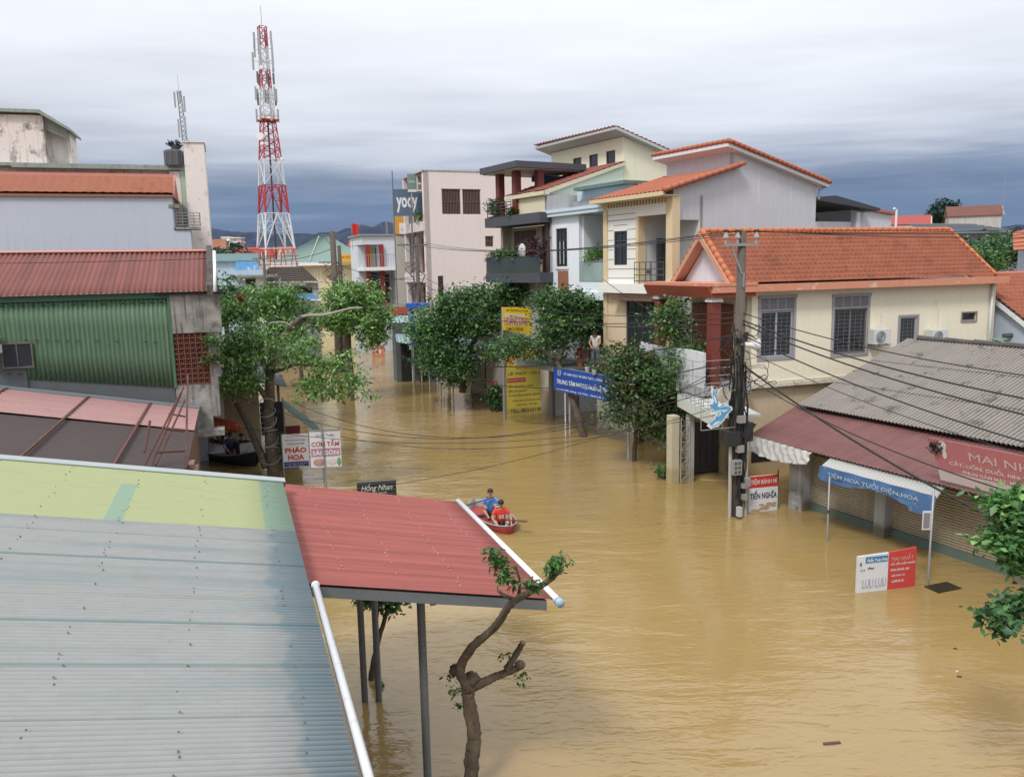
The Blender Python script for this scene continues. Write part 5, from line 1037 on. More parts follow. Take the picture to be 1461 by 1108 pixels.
oh = thing('sooty_roof_house', 'low old house with blackened tiled roof and concrete slab before the hip roof house', 'house', f_, 0, 0, 0); zt = z_1+h_1
mb = MB(); tiles(mb, (-.3, -.4, zt-1.6), (w_1, -.4, zt-1.6), (w_1*.75, 3, zt-.35), (w_1*.2, 3, zt-.35), rows=8, tw=.3); mb.build('roof', mat('sooty_tile', (.075, .06, .052), .9, .3, scale=2), oh)
MB().box(0, w_1, 0, 3, -1, zt-1.7).build('wall', mat('old_white', (.42, .43, .42), .9, .15, streak=(grime, .5)), oh); MB().box(-1.5, w_1*.8, -1.6, 0, zt-1.9, zt-1.62).build('slab', mat('dim_slab', (.25, .25, .24)), oh)
for x in (w_1*.2, w_1*.62): MB().box(x, x+1.3, -.05, -.0, zt-3.2, zt-2.1).build('window', dark, oh)
MB().box(w_1*.6, w_1*.95, -1.7, -1.6, zt-3.0, zt-2.5).build('blue_sheet', mat('bright_blue_tarp', (.15, .35, .62)), oh); MB().box(w_1*.2, w_1*1.3, -1.9, -1.7, zt-3.1, zt-3.0).build('sill_slab', white, oh)
t = thing('red_gate_frame', 'red painted lattice frame on the roof below the telecom tower', 'frame', Fr(*pd(362, 378, 70)[:2], 10), 0, 0, 0); zt = pd(362, 378, 70).z; mb = MB()
for k in range(9): mb.tube([(k*.45, 0, zt-.1), (k*.45+(.2 if k % 2 else -.2), 0, zt+1.35)], .05, 4)
for z in (0, .7, 1.3): mb.tube([(-.2, 0, zt+z), (3.8, 0, zt+z)], .05, 4)
mb.tube([(0, .1, -1), (0, .1, zt+.2)], .06, 5).tube([(3.6, .1, -1), (3.6, .1, zt+.2)], .06, 5); mb.build('bars', mat('bright_red_paint', (.45, .05, .03), .6), t)
# ------------------------------------------------ distant roofs
def far_house(label, px0, px1, pyr, pye, pyb, Y, roofm, wallm_, ang=10, gable=False, name='distant_house'):
    f_, w_1, h_1, z_1 = facing(px0, pye, px1, pyr, Y, ang); t = thing(name, label, 'house', f_, 0, 0, 0); dp = w_1*.55; zr_ = z_1+h_1
    MB().box(w_1*.03, w_1*.97, dp*.06, dp*.94, -2, z_1).build('wall', wallm_, t)
    r_ = MB(); 
    if gable: r_.prism([(0, 0, z_1), (0, dp/2, zr_), (0, dp, z_1)], (w_1, 0, 0)); q = MB().prism([(w_1*.97, dp*.06, z_1-.01), (w_1*.97, dp/2, zr_-.12), (w_1*.97, dp*.94, z_1-.01)], (.1+w_1*.031, 0, 0)); q.build('gable', wallm_, t)
    else: r_.sheet((0, 0, z_1), (w_1, 0, z_1), (w_1*.9, dp/2, zr_), (w_1*.1, dp/2, zr_), rows=6, step=.03, th=.05); r_.sheet((w_1, dp, z_1), (0, dp, z_1), (w_1*.1, dp/2, zr_), (w_1*.9, dp/2, zr_), rows=6, step=.03, th=.05); r_.prism([(0, 0, z_1), (0, dp, z_1), (w_1*.1, dp/2, zr_)], (.02, 0, 0)); r_.prism([(w_1, 0, z_1), (w_1, dp, z_1), (w_1*.9, dp/2, zr_)], (-.02, 0, 0))
    r_.build('roof', roofm, t); return t, w_1, z_1, zr_, dp
rf_o = mat('far_orange_roof', (.42, .12, .07), .8, .12, scale=.5); rf_r = mat('far_red_roof', (.36, .07, .06), .7, .1, scale=.5); wl_c = mat('far_cream_wall', (.5, .47, .42), .9, .1); wl_p = mat('far_pink_wall', (.62, .48, .44), .9, .05)
far_house('far orange roof directly behind the telecom tower legs', 385, 425, 352, 361, 380, 190, rf_o, wl_c)
far_house('far long red roof just left of the telecom tower', 322, 392, 353, 366, 380, 150, rf_r, wl_c)
far_house('far orange roof right of the hip roof by the red flag', 494, 540, 343, 358, 380, 160, rf_o, wl_c)
far_house('weathered brown orange gable roof at the left end of the skyline beside the shed pipe', 286, 322, 341, 356, 380, 110, mat('far_brown_roof', (.33, .15, .09), .9, .25, scale=.8), mat('far_mossy_wall', (.16, .17, .12), .9, .3), gable=True)
far_house('low far roof hardly showing under the mountains beside the hip roof', 425, 500, 352, 362, 380, 230, rf_o, wl_c)
for i, (a, b, c, d, Y, m_, lab) in enumerate(((317, 328, 352, 339, 210, white, 'tiny far white flat topped block left of the tower'), (329, 344, 354, 340, 205, mat('far_rose_wall', (.5, .34, .36), .9), 'tiny far rose block next to the white one'))):
    f_, w_1, h_1, z_1 = facing(a, c, b, d, Y, 0); t = thing('distant_block', lab, 'building', f_); MB().box(0, w_1, 0, 3, 0, z_1+h_1).build('wall', m_, t); MB().box(-.2, w_1+.2, -.2, 3.2, z_1+h_1*.55, z_1+h_1*.65).box(-.2, w_1+.2, -.2, 3.2, z_1+h_1, z_1+h_1+.2).build('roof_slab', white, t)
    for k in range(3): MB().box(w_1*(.12+.3*k), w_1*(.28+.3*k), -.04, -.001, z_1+h_1*.15, z_1+h_1*.45).build('window', dark, t)
# right background
f_, w_1, h_1, z_1 = facing(1163, 330, 1213, 290, 40, 30); 
t = thing('open_shed', 'dark open shed under a thin dark roof beside the bare plaster wall', 'shed', f_, 0, 0, 0); zt = z_1+h_1
MB().prism([(-.5, -.5, zt+.25), (.8, -.5, zt+.35), (w_1+1.6, -.5, zt-.2), (w_1+1.6, -.5, zt-.32), (-.5, -.5, zt+.1)], (0, 5, 0)).build('roof', mat('shed_roof_dark', (.05, .055, .065), .7), t)
MB().box(-.5, w_1+1.4, 2.6, 2.8, 0, zt-.5).build('back_wall', mat('shed_dark', (.025, .025, .03), .9), t); MB().box(-.5, w_1+1.5, .1, .2, 0, z_1+h_1*.36).build('front_wall', plaster, t); MB().box(w_1+.2, w_1+.5, -.2, .1, 0, zt-.4).build('post', plaster, t)
f_, w_1, h_1, z_1 = facing(1213, 330, 1271, 296, 42, 30)
t = thing('grey_annex', 'small bare plaster annex with an orange sloping roof edge and white vent pipe', 'building', f_, 0, 0, 0)
MB().prism([(0, 0, -1), (w_1, 0, -1), (w_1, 0, z_1+h_1*.72), (0, 0, z_1+h_1)], (0, 3, 0)).build('wall', plaster, t); mb = MB(); mb.prism([(-.2, -.15, z_1+h_1), (-.2, -.15, z_1+h_1+.14), (w_1+.25, -.15, z_1+h_1*.74+.1), (w_1+.25, -.15, z_1+h_1*.74-.02)], (0, 3.3, 0)); mb.build('roof', otile, t); MB().tube([(w_1+.1, -.2, z_1), (w_1+.1, -.2, z_1+h_1*.95), (w_1-.1, -.2, z_1+h_1)], .06, 6).build('vent_pipe', white, t)
far_house('far house with dark red sheet roof and pale pink gable end, right skyline', 1268, 1328, 308, 321, 335, 75, rf_r, wl_p, ang=-25, gable=True)
t, w_1, z_1, zr_, dp = far_house('far house with old brown tiled roof and white eave wall, right skyline', 1352, 1432, 294, 309, 330, 80, mat('far_brown_tile', (.17, .075, .06), .9, .2, scale=1), mat('far_stained_wall', (.50, .48, .45), .9, .2, scale=.6, streak=((.2, .19, .17), .6)), ang=-20, gable=True)
MB().tube([(w_1*.98, 0, zr_-1), (w_1*.98, 0, zr_+3.2)], .03, 4).build('antenna', galv, t)
f_, w_1, h_1, z_1 = facing(1318, 334, 1445, 316, 66, 22)
t = thing('dark_flat_roof', 'wide low dark grey sheet roof between the orange roof and the brown tiled far house', 'building', f_, 0, 0, 0)
MB().sheet((0, -1.5, z_1), (w_1, -1.5, z_1), (w_1*.86, 3, z_1+h_1), (w_1*.1, 3, z_1+h_1), rows=8, step=.05, th=.04).build('roof', mat('slate_roof', (.10, .12, .145), .7, .1), t); MB().box(w_1*.05, w_1*.95, -1.2, 3, -1, z_1).build('wall', mat('dim_grey_wall', (.16, .17, .19), .9), t)
f_, w_1, h_1, z_1 = facing(1446, 357, 1475, 335, 40, 20)
t = thing('orange_roof_corner', 'tip of another orange tile roof at the right frame edge above the blue gable', 'house', f_, 0, 0, 0); MB().sheet((0, 0, z_1), (4, 0, z_1), (4, .8, z_1+1.4), (.9, .8, z_1+.9), rows=5, step=.04, th=.04).build('roof', otile, t); MB().box(1.6, 4, .2, 1.0, 0, z_1-.02).build('wall', mat('pale_blue_render', (.44, .49, .58)), t)
# ------------------------------------------------ telecom tower
TY = 150; q0 = pd(353, 355, TY); q1 = pd(421, 355, TY); TW = (q1-q0).length; cxy = (q0+q1)/2
tf = Fr(cxy.x, cxy.y+3, 0); tz = lambda py: pd(390, py, TY+3).z
tow = thing('telecom_tower', 'tall red and white lattice telecom tower with antennas standing behind the roofs', 'tower', Fr(cxy.x, cxy.y+3, 33))
redp = mat('tower_red', (.40, .035, .04), .5, .08); whp = mat('tower_white', (.62, .65, .68), .5, .05)
lv = [(-1.5, 1.30, 0), (tz(355), 1.0, 0), (tz(305), .80, 0), (tz(265), .69, 1), (tz(228), .585, 0), (tz(200), .50, 1), (tz(172), .40, 1), (tz(150), .36, 0), (tz(127), .30, 0), (tz(100), .27, 1), (tz(67), .245, 0), (tz(38), .23, 1)]
hwid = TW/2/1.35
def cor(z, w, k): a = math.pi/4+k*math.pi/2; return Vector((w*hwid*1.18*math.cos(a), w*hwid*1.18*math.sin(a), z))
def seg(i, red):
    mb = MB(); z0, w0, _ = lv[i]; z1, w1, _ = lv[i+1]; rr_ = .17 if i < 3 else .13 if i < 5 else .10
    sub = 1 if i < 4 else 2
    for k in range(4):
        mb.tube([cor(z0, w0, k), cor(z1, w1, k)], rr_, 5)
        for j in range(sub):
            za, zb_ = z0+(z1-z0)*j/sub, z0+(z1-z0)*(j+1)/sub; wa, wb = w0+(w1-w0)*j/sub, w0+(w1-w0)*(j+1)/sub
            A, B, C, D = cor(za, wa, k), cor(za, wa, k+1), cor(zb_, wb, k+1), cor(zb_, wb, k); mid = (C+D)/2
            if i <= 2:
                mb.tube([A, mid], rr_*.75, 4); mb.tube([B, mid], rr_*.75, 4); mb.tube([A.lerp(mid, .5), A.lerp(D, .5)], rr_*.4, 4); mb.tube([B.lerp(mid, .5), B.lerp(C, .5)], rr_*.4, 4); mb.tube([A.lerp(mid, .75), A.lerp(D, .5)], rr_*.4, 4); mb.tube([B.lerp(mid, .75), B.lerp(C, .5)], rr_*.4, 4); mb.tube([A.lerp(mid, .75), A.lerp(D, .78)], rr_*.4, 4); mb.tube([B.lerp(mid, .75), B.lerp(C, .78)], rr_*.4, 4)
            else: mb.tube([A, C], rr_*.55, 4); mb.tube([B, D], rr_*.55, 4)
            mb.tube([D, C], rr_*.6, 4)
    return mb.build('lattice_section', redp if red else whp, tow)
cols_ = [0, 0, 1, 0, 1, 1, 0, 0, 1, 0, 1]
for i, c_ in enumerate(cols_): seg(i, c_)
MB().tube([(0, 0, -1), (0, 0, lv[6][0])], .16, 6).build('cable_ladder', mat('ladder_dark', (.07, .05, .05), .7), tow); MB().tube([(0, 0, lv[-1][0]-2), (0, 0, lv[-1][0]+3.6)], .05, 5).build('lightning_rod', galv, tow)
MB().box(-hwid*.5, hwid*.5, -hwid*.5, hwid*.5, lv[6][0]-.1, lv[6][0]+.1).build('platform', redp, tow)
pan = mat('antenna_panel', (.40, .42, .45)); pand = mat('antenna_panel_dark', (.16, .17, .2), .6)
rr = random.Random(12)
for (zc, R_, n, hgt, m_) in ((tz(88), 1.9, 5, 3.0, pan), (tz(70), 1.7, 4, 2.6, pan), (tz(55), 1.6, 4, 2.4, pan), (tz(112), 1.5, 5, 2.0, pand), (tz(135), 1.9, 6, 2.4, pan), (tz(140), 1.8, 3, 2.2, pand), (tz(165), 1.9, 6, 2.3, pan)):
    ph = rr.random()*6
    for k in range(n):
        a = ph+2*math.pi*k/n; x, y = R_*math.cos(a), R_*math.sin(a); q = MB().box(x-.16, x+.16, y-.09, y+.09, zc-hgt/2, zc+hgt/2); q.tube([(0, 0, zc), (x, y, zc)], .05, 4); q.build('panel_antenna', m_, tow)
def dish(px, py, r_, lab=None):
    w = pd(px, py, TY-2); l_ = Vector((w.x-cxy.x, w.y-cxy.y-3)); ca, sa = math.cos(R(-33)), math.sin(R(-33)); x, y = l_.x*ca-l_.y*sa, l_.x*sa+l_.y*ca
    mb = MB(); d = Vector((math.sin(R(-33)), -math.cos(R(-33)), 0)); mb.tube([Vector((x, y, w.z)), Vector((x, y, w.z))+d*.6], [r_, r_*.96], 16); mb.build('drum_dish', mat('dish_white', (.75, .76, .78), .4), tow)
dish(372, 195, .68); dish(375, 205, .3); dish(374, 97, .35); dish(403, 227, .28)
# small far mast seen over the red column house
t = thing('far_lattice_mast', 'thin far lattice mast against the mountain right of the red flag', 'mast', Fr(*pd(552, 333, 400)[:2], 0)); zz = pd(552, 333, 400).z; z2_ = pd(552, 316, 400).z; mb = MB()
for x in (-.4, .4): mb.tube([(x, 0, -2), (x*.6, 0, z2_)], .12, 4)
for k in range(9): mb.tube([(-.4, 0, zz+(z2_-zz)*k/9), (.4, 0, zz+(z2_-zz)*(k+1)/9)], .1, 4)
mb.build('lattice', galv, t)
# ------------------------------------------------ utility poles
pc = mat('pole_concrete', (.115, .095, .078), .9, .2, scale=3, stretch=(1, 1, .3), streak=((.07, .06, .055), .6))
UP = pz(1050, 735, 0); UPF = Fr(UP.x, UP.y, 19)
up = thing('utility_pole', 'tall concrete utility pole tangled in black cables in the flooded street', 'utility pole', UPF)
top = 8.12
MB().tube([(0, 0, -1.7), (0, 0, top)], [.20, .115], 10).build('shaft', pc, up, True)
mb = MB(); mb.box(-.62, .45, -.14, -.06, 7.72, 7.80); mb.tube([(-.42, -.1, 7.74), (-.05, -.12, 6.95)], .028, 4); mb.tube([(-.02, -.15, 7.0), (-.02, -.15, 6.6)], .03, 4); mb.build('cross_arm', galv, up)
INS = []
for x in (-.58, -.2, .4):
    mb = MB(); mb.tube([(x, -.1, 7.80), (x, -.1, 7.92), (x, -.1, 7.94), (x, -.1, 8.0), (x, -.1, 8.02), (x, -.1, 8.1)], [.03, .035, .075, .07, .05, .035], 10); mb.build('insulator', mat('porcelain', (.38, .35, .33), .25, .05), up); INS.append(UPF.wor(x, -.1, 8.12)); MB().tube([(x-.07, -.1, 8.13), (x+.07, -.1, 8.13)], .035, 6).build('insulator_cap', cable_m, up)
rr = random.Random(21)
mb = MB()
for k in range(40):      # bundled cables running down the shaft
    a = rr.uniform(0, 2*math.pi); z0 = rr.uniform(.1, 2.4); z1 = rr.uniform(2.6, 5.3); pts = []
    for j in range(9): z = z0+(z1-z0)*j/8; r_ = .19+.03*rr.random()+.05*math.sin(j*1.1+k); pts.append((r_*math.cos(a+.2*math.sin(j+k)), r_*math.sin(a+.2*math.sin(j*.8+k)), z))
    mb.tube(pts, rr.uniform(.012, .03), 5)
mb.build('cable_bundle', cable_m, up)
mb = MB()
for k in range(34):      # loose loops
    a = rr.uniform(0, 2*math.pi); z = rr.uniform(3.6, 5.7); w_l = rr.uniform(.25, .95); h_l = rr.uniform(.15, .8); pts = []; cx_, cy_ = .2*math.cos(a), .2*math.sin(a)
    for j in range(11): t_ = j/10*math.pi; pts.append((cx_+w_l*math.sin(t_)*math.cos(a), cy_+w_l*math.sin(t_)*math.sin(a)*.7, z-h_l*j/10+.1*math.sin(j+k)))
    mb.tube(pts, rr.choice((.008, .011, .015)), 4)
o = mb.build('loose_cable', cable_m, up)
mb = MB()
for k in range(7): a = k*.9; z = 5.3+rr.uniform(-.25, .3); mb.box(.17*math.cos(a)-.06, .17*math.cos(a)+.06, .17*math.sin(a)-.05, .17*math.sin(a)+.05, z, z+.12)
mb.build('clamp', mat('clamp_dark', (.05, .05, .05), .5), up)
mtr = mat('meter_grey', (.27, .27, .26), .6, .12)
for (x, z, w_m, h_m) in ((-.13, 1.52, .21, .42), (-.05, 2.05, .15, .2), (.20, 1.05, .12, .25), (.12, .62, .1, .16), (-.02, 2.9, .16, .2), (.08, .95, .10, .12)):
    q = MB().box(x-w_m/1.0+.0, x+w_m*.3, -.34, -.18, z-h_m/2, z+h_m/2).build('meter_box', mtr, up)
    if w_m > .2:
        for i in range(2):
            for j in range(3): MB().box(x-.18+i*.12, x-.10+i*.12, -.346, -.34, z-.17+j*.13, z-.09+j*.13).build('meter_window', mat('meter_dark', (.08, .09, .1), .3), q)
MB().box(-.14, -.02, -.34, -.20, .06, .34).build('white_can', mat('can_white', (.5, .5, .5), .5), up)
mb = MB(); mb.prism([(.12, -.2, 2.25), (.45, -.2, 2.65), (.5, -.2, 2.7), (.3, -.2, 2.75), (.1, -.2, 2.7)], (0, .3, 0)); mb.box(.08, .42, -.15, .2, 2.2, 2.75); mb.box(-.5, -.1, -.3, .1, 2.15, 2.55); mb.build('junction_box', mat('junction_black', (.03, .03, .033), .5), up)
MB().tube([(-.28, -.1, -1), (-.30, -.1, 2.3)], .05, 7).tube([(.26, -.1, -1), (.25, -.1, 2.3)], .045, 7).build('conduit', mat('conduit_pale', (.40, .39, .36), .6, .15), up)
ls = thing('loudspeaker', 'white horn loudspeaker fixed to the cable tangled pole', 'loudspeaker', UPF, .1, -.3, 5.02)
prof = [(0, .06), (.12, .07), (.2, .1), (.3, .15), (.36, .2)]
MB().tube([(-.16+p_, -.05-.3*p_, -.08*p_) for p_, r_ in prof], [r_ for p_, r_ in prof], 16).build('horn', mat('horn_white', (.66, .66, .66), .4), ls, True); MB().tube([(.19, -.155, -.03), (.21, -.16, -.03)], .15, 16).build('horn_mouth', mat('horn_shade', (.40, .40, .40), .6), ls); MB().tube([(-.2, .1, 0), (-.1, 0, 0)], .03, 5).build('bracket', galv, ls)
# dove neon sign
ds_o = UPF.p(1000, 614, y=-.12); ds_t = UPF.p(1056, 556, y=-.12)
dv = thing('dove_sign', 'blue and white flying dove street decoration with a pale disc in a thin square frame', 'street decoration', UPF, ds_o[0], -.12, ds_o[2]); dw, dh = ds_t[0]-ds_o[0]+.12, ds_t[2]-ds_o[2]
mb = MB()
for a, b in (((0, 0, 0), (dw, 0, 0)), ((dw, 0, 0), (dw, 0, dh)), ((dw, 0, dh), (0, 0, dh)), ((0, 0, dh), (0, 0, 0)), ((dw*.5, 0, 0), (dw*.5, 0, dh))): mb.tube([a, b], .012, 5)
mb.build('frame', galv, dv)
def poly(pts, y0, th=.03): return [(p[0]*dw*.72+.02, y0, p[1]*dh) for p in pts]
birdB = [(.30, 1.18), (.42, .98), (.50, .75), (.46, .62), (.62, .60), (.78, .62), (.96, .58), (1.0, .50), (.90, .42), (.80, .34), (.72, .22), (.60, .12), (.42, .05), (.28, .02), (.16, .12), (.30, .18), (.40, .26), (.44, .38), (.38, .52), (.26, .62), (.14, .70), (.30, .72), (.34, .82), (.28, 1.0)]
birdW = [(c[0]*.84+.09, c[1]*.84+.08) for c in birdB]
MB().prism(poly(birdB, -.03), (0, .03, 0)).build('dove_outline', mat('dove_white', (.68, .72, .78), .4), dv); MB().prism(poly(birdW, -.04), (0, .01, 0)).build('dove_body', mat('dove_blue', (.10, .36, .62), .4, .1), dv)
q = MB(); 
for P_ in ([(.34, .95), (.42, .85), (.46, .68), (.40, .72), (.36, .82)], [(.50, .52), (.70, .50), (.86, .50), (.70, .44)], [(.30, .10), (.48, .14), (.60, .22), (.44, .20)]): q.prism(poly(P_, -.052), (0, .01, 0))
q.build('feather', mat('dove_white', (.68, .72, .78)), dv)
mb = MB(); mb.tube([(dw*.38, -.045, dh*.42), (dw*.38, -.055, dh*.42)], .09, 18); mb.build('badge', mat('dove_white', (.68, .72, .78)), dv); lettering(dv, [('0', dw*.38, dh*.42, .13, .06, .01)], mat('badge_green', (.1, .35, .35)), place=lambda a, b, d: (a, -.06-d, b))
mb = MB(); cxd, czd = dw*.50, dh*.90
for k in range(6): r_ = .05+.033*k; mb.tube([(cxd+r_*math.cos(a*math.pi/12), -.06, czd+r_*math.sin(a*math.pi/12)) for a in range(25)], .012, 4, cap=False)
mb.tube([(cxd, -.03, czd), (cxd, -.045, czd)], .22, 24); mb.build('disc', mat('disc_cream', (.60, .57, .47), .5, .1), dv)
# TIEM BANH MI sign under the pole
s0 = pz(1068, 731, 0); sf = Fr(s0.x, s0.y, 14); W_s = sf.p(1109, 727, y=0)[0]; H_s = sf.p(1070, 680, y=0)[2]
bs = thing('bakery_sign', 'white TIẾN NGHĨA sign with red heading and bread picture at the pole foot', 'sign', sf)
MB().box(0, W_s, 0, .05, -.6, H_s).build('board', mat('sign_white', (.66, .66, .68), .5, .05), bs); MB().box(0, W_s, -.006, -.002, H_s*.68, H_s).build('red_strip', mat('sign_red', (.50, .04, .04), .5, .1), bs)
sl_ = lambda a, b, d: (a, -.01-d, b)
lettering(bs, [('TIỆM BÁNH MÌ', W_s*.5, H_s*.84, H_s*.2, W_s*.9, .02)], mat('letter_offwhite', (.6, .55, .5)), place=sl_); lettering(bs, [('TIẾN NGHĨA', W_s*.5, H_s*.49, H_s*.25, W_s*.92, .02)], mat('letter_darkblue', (.02, .025, .12)), place=sl_)
mb = MB(); rr = random.Random(2)
for k in range(16): mb.ball((W_s*(.15+.75*rr.random()), -.004, H_s*(.04+.17*rr.random())), (.10, .008, .035), nu=8, nv=4)
mb.build('bread_picture', mat('bread_print', (.42, .31, .2), .6, .35, scale=9), bs)
MB().tube([(-.06, .05, -1.5), (-.06, .05, 2.2)], .025, 6).tube([(W_s+.03, .05, -1.5), (W_s+.03, .05, 1.2)], .02, 6).build('post', mat('post_dark', (.07, .06, .06), .6), bs)
# second pole by pink block, third pole before hip roof house, small ones
def simple_pole(px, pyb, pyt, Y, label, r0=.2, arms=(), boxes=0):
    w = pd(px, pyb, Y); f = Fr(w.x, w.y, 22); zt = f.p(px, pyt, y=0)[2]; t = thing('utility_pole', label, 'utility pole', f); MB().tube([(0, 0, -1.5), (0, 0, zt)], [r0, r0*.65], 8).build('shaft', pc, t, True)
    for (dz_, w1) in arms: MB().box(-w1, w1*.5, -.12, -.04, zt-dz_, zt-dz_+.09).tube([(-w1*.7, -.1, zt-dz_), (0, -.1, zt-dz_-.9)], .03, 4).build('cross_arm', steel, t)
    rr = random.Random(int(px)); mb = MB()
    for k in range(boxes): a = rr.uniform(0, 6.3); z = zt*rr.uniform(.45, .85); mb.tube([(.2*math.cos(a), .2*math.sin(a), z), (.8*math.cos(a), .6*math.sin(a), z-.3), (.3*math.cos(a), .3*math.sin(a), z-.9)], .03, 4)
    if boxes: mb.build('loose_cable', cable_m, t)
    return f, zt, t
f2, z2, p2_ = simple_pole(598, 440, 338, 52, 'concrete utility pole in front of the pink block balconies', .17, arms=((.55, 1.3), (2.9, .5)), boxes=10)
f3, z3, p3_ = simple_pole(480, 440, 330, 58, 'thick twin utility pole with cables before the hip roof house', .30, arms=((.3, .9), (2.2, 1.1)), boxes=14); MB().tube([(.42, 0, -1.5), (.42, 0, z3-1.0)], [.2, .13], 8).build('shaft', pc, p3_, True)
f4, z4, p4_ = simple_pole(380, 425, 362, 60, 'low dark utility pole in front of the sooty roofed house', .15, arms=((.4, .8),), boxes=6)
MB().build('x', dark) if False else None
w = pz(897, 655, 0); t = thing('street_post', 'plain white painted post in the water left of the lattice pillar', 'post', W0, w.x, w.y, 0); MB().tube([(0, 0, -1), (0, 0, 1.75)], .045, 8).build('shaft', mat('post_white', (.55, .55, .54), .6, .1), t)
# ================================================================== STREET LEVEL, RIGHT
deckm = mat('deck_green', (.075, .105, .10), .7, .2, scale=1.2, spots=((.2, .2, .18), .4, 4))
dk = thing('shopfront_deck', 'flat dark green roof deck over the street front before the white townhouse', 'roof deck', T)
MB().box(-1.95, .2, 3.95, 8.5, 2.82, 2.93).build('slab', deckm, dk); MB().box(-1.99, -1.95, 3.9, 8.5, 2.72, 2.95).box(-1.95, .2, 8.5, 8.54, 2.72, 2.95).build('edge', mat('edge_grey', (.30, .31, .31), .7, .15), dk)
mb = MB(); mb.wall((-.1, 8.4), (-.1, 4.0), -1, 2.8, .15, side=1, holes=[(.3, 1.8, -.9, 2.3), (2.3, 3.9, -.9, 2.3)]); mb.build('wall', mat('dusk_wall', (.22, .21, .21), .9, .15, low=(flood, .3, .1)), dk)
mb = MB()
for x in (-1.4, -.5): mb.box(x, x+.04, 4, 8.4, 2.74, 2.8)
mb.build('joist', steel, dk)
# things standing on the deck
def potplant(F, x, y, z, lab, m_, r_=.28, potm=None, ph=.28, seed=1, nm='potted_plant', sz=(.1, .035)):
    t = thing(nm, lab, 'plant', F, x, y, z); MB().tube([(0, 0, 0), (0, 0, ph)], [.13, .18], 10).build('pot', potm or mat('terracotta_pot', (.32, .10, .05), .8), t); MB().tube([(0, 0, ph*.6), (.02, 0, ph+r_)], .018, 5).build('stem', bark, t); leaves('foliage', [((0, 0, ph+r_), (r_, r_, r_*.8), 16)], m_, t, sz, 16, .09, seed=seed); return t
G_red = [leafmat('petal_red', (.38, .03, .05)), leafmat('leaf_d', (.04, .105, .03))]
mp2 = T.p(828, 522, z=2.94); potplant(T, mp2[0], mp2[1], 2.94, 'red flowering plant in a terracotta pot beside the man on the deck', [G_red[0], G_red[0], G_mid[0]], .24, ph=.35, seed=5)
for i, (px, py, lab) in enumerate(((838, 530, 'grey white bucket by the red flowers on the deck'), (848, 534, 'pale bucket at the feet of the man on the deck'))):
    q = T.p(px, py, z=2.94); t = thing('bucket', lab, 'bucket', T, q[0], q[1], 2.94); MB().tube([(0, 0, 0), (0, 0, .2)], [.08, .11], 10).build('body', mat('bucket_pale', (.42, .44, .44), .6), t); leaves('foliage', [((0, 0, .25), (.12, .12, .08), 5)], G_mid, t, (.08, .03), 8, .05, seed=i); 
q = T.p(822, 492, z=2.94); 
for i, (px, py, r_, m_, lab) in enumerate(((800, 480, .5, G_dark, 'dark green bush at the back of the deck behind the leaning trunk'), (862, 500, .45, G_mid, 'green bush beside the beige column at the right end of the deck'), (868, 515, .4, G_dark, 'small dark bush at the front right end of the deck'))):
    q = T.p(px, py, z=3.3); potplant(T, min(q[0], 1.2), q[1], 2.94, lab, m_, r_, ph=.3, seed=30+i)
bl_ = thing('blossoming_shrub', 'pale blossoming shrub behind the man on the deck', 'shrub', T, .3, 5.6, 2.94)
leaves('foliage', [((0, 0, .95), (.5, .5, .5), 30), ((-.2, .5, 1.4), (.35, .35, .3), 14)], [leafmat('blossom', (.55, .55, .50)), leafmat('blossom', (.55, .55, .5)), G_mid[0]], bl_, (.09, .045), 18, .12, seed=44); MB().tube([(0, 0, 0), (0, .1, 1.3)], .03, 5).build('stem', bark, bl_)
# blue language centre sign
sgn = thing('blue_banner_sign', 'long blue TRUNG TÂM NGOẠI NGỮ sign above the flooded pavement', 'sign', T, -2.02, 5.10, 1.93, dz=-90)
BL = 4.2; BHt = 1.0
MB().box(0, BL, -.03, .03, 0, BHt).build('panel', mat('sign_blue', (.02, .075, .36), .45, .08), sgn); MB().box(-.02, BL+.02, .03, .07, -.03, BHt+.03).build('frame', galv, sgn)
pl_ = lambda a, b, d: (a, -.036-d, b)
lettering(sgn, [('SỞ GIÁO DỤC VÀ ĐÀO TẠO QUẢNG BÌNH', 2.35, .80, .15, 3.1, .012), ('TRUNG TÂM NGOẠI NGỮ LỆ THỦY', 2.2, .43, .30, 3.9, .02), ('Địa chỉ: Kiến Giang - Lệ Thủy - Quảng Bình', 1.9, .10, .11, 3.4, .012)], mat('sign_letter', (.72, .75, .8), .5), place=pl_)
mb = MB(); mb.box(.35, .38, -.04, -.034, .70, .92).box(.38, .58, -.04, -.034, .90, .92).box(.55, .58, -.04, -.034, .76, .9).box(.42, .54, -.04, -.034, .70, .73); mb.prism([(.42, -.04, .74), (.50, -.04, .86), (.46, -.04, .86)], (0, .004, 0)); mb.build('emblem', mat('sign_letter', (.72, .75, .8)), sgn)
for i, (px, py) in enumerate(((807, 622), (813, 620))):
    w = pz(px, py, 0); l_ = T.loc(w.x, w.y); t = thing('sign_post', ('left thin pale pole under the blue sign', 'right thin pale pole under the blue sign')[i], 'pole', W0, w.x, w.y, 0); MB().tube([(0, 0, -1.5), (0, 0, 2.0)], .035, 7).build('shaft', mat('post_white', (.55, .55, .54)), t)
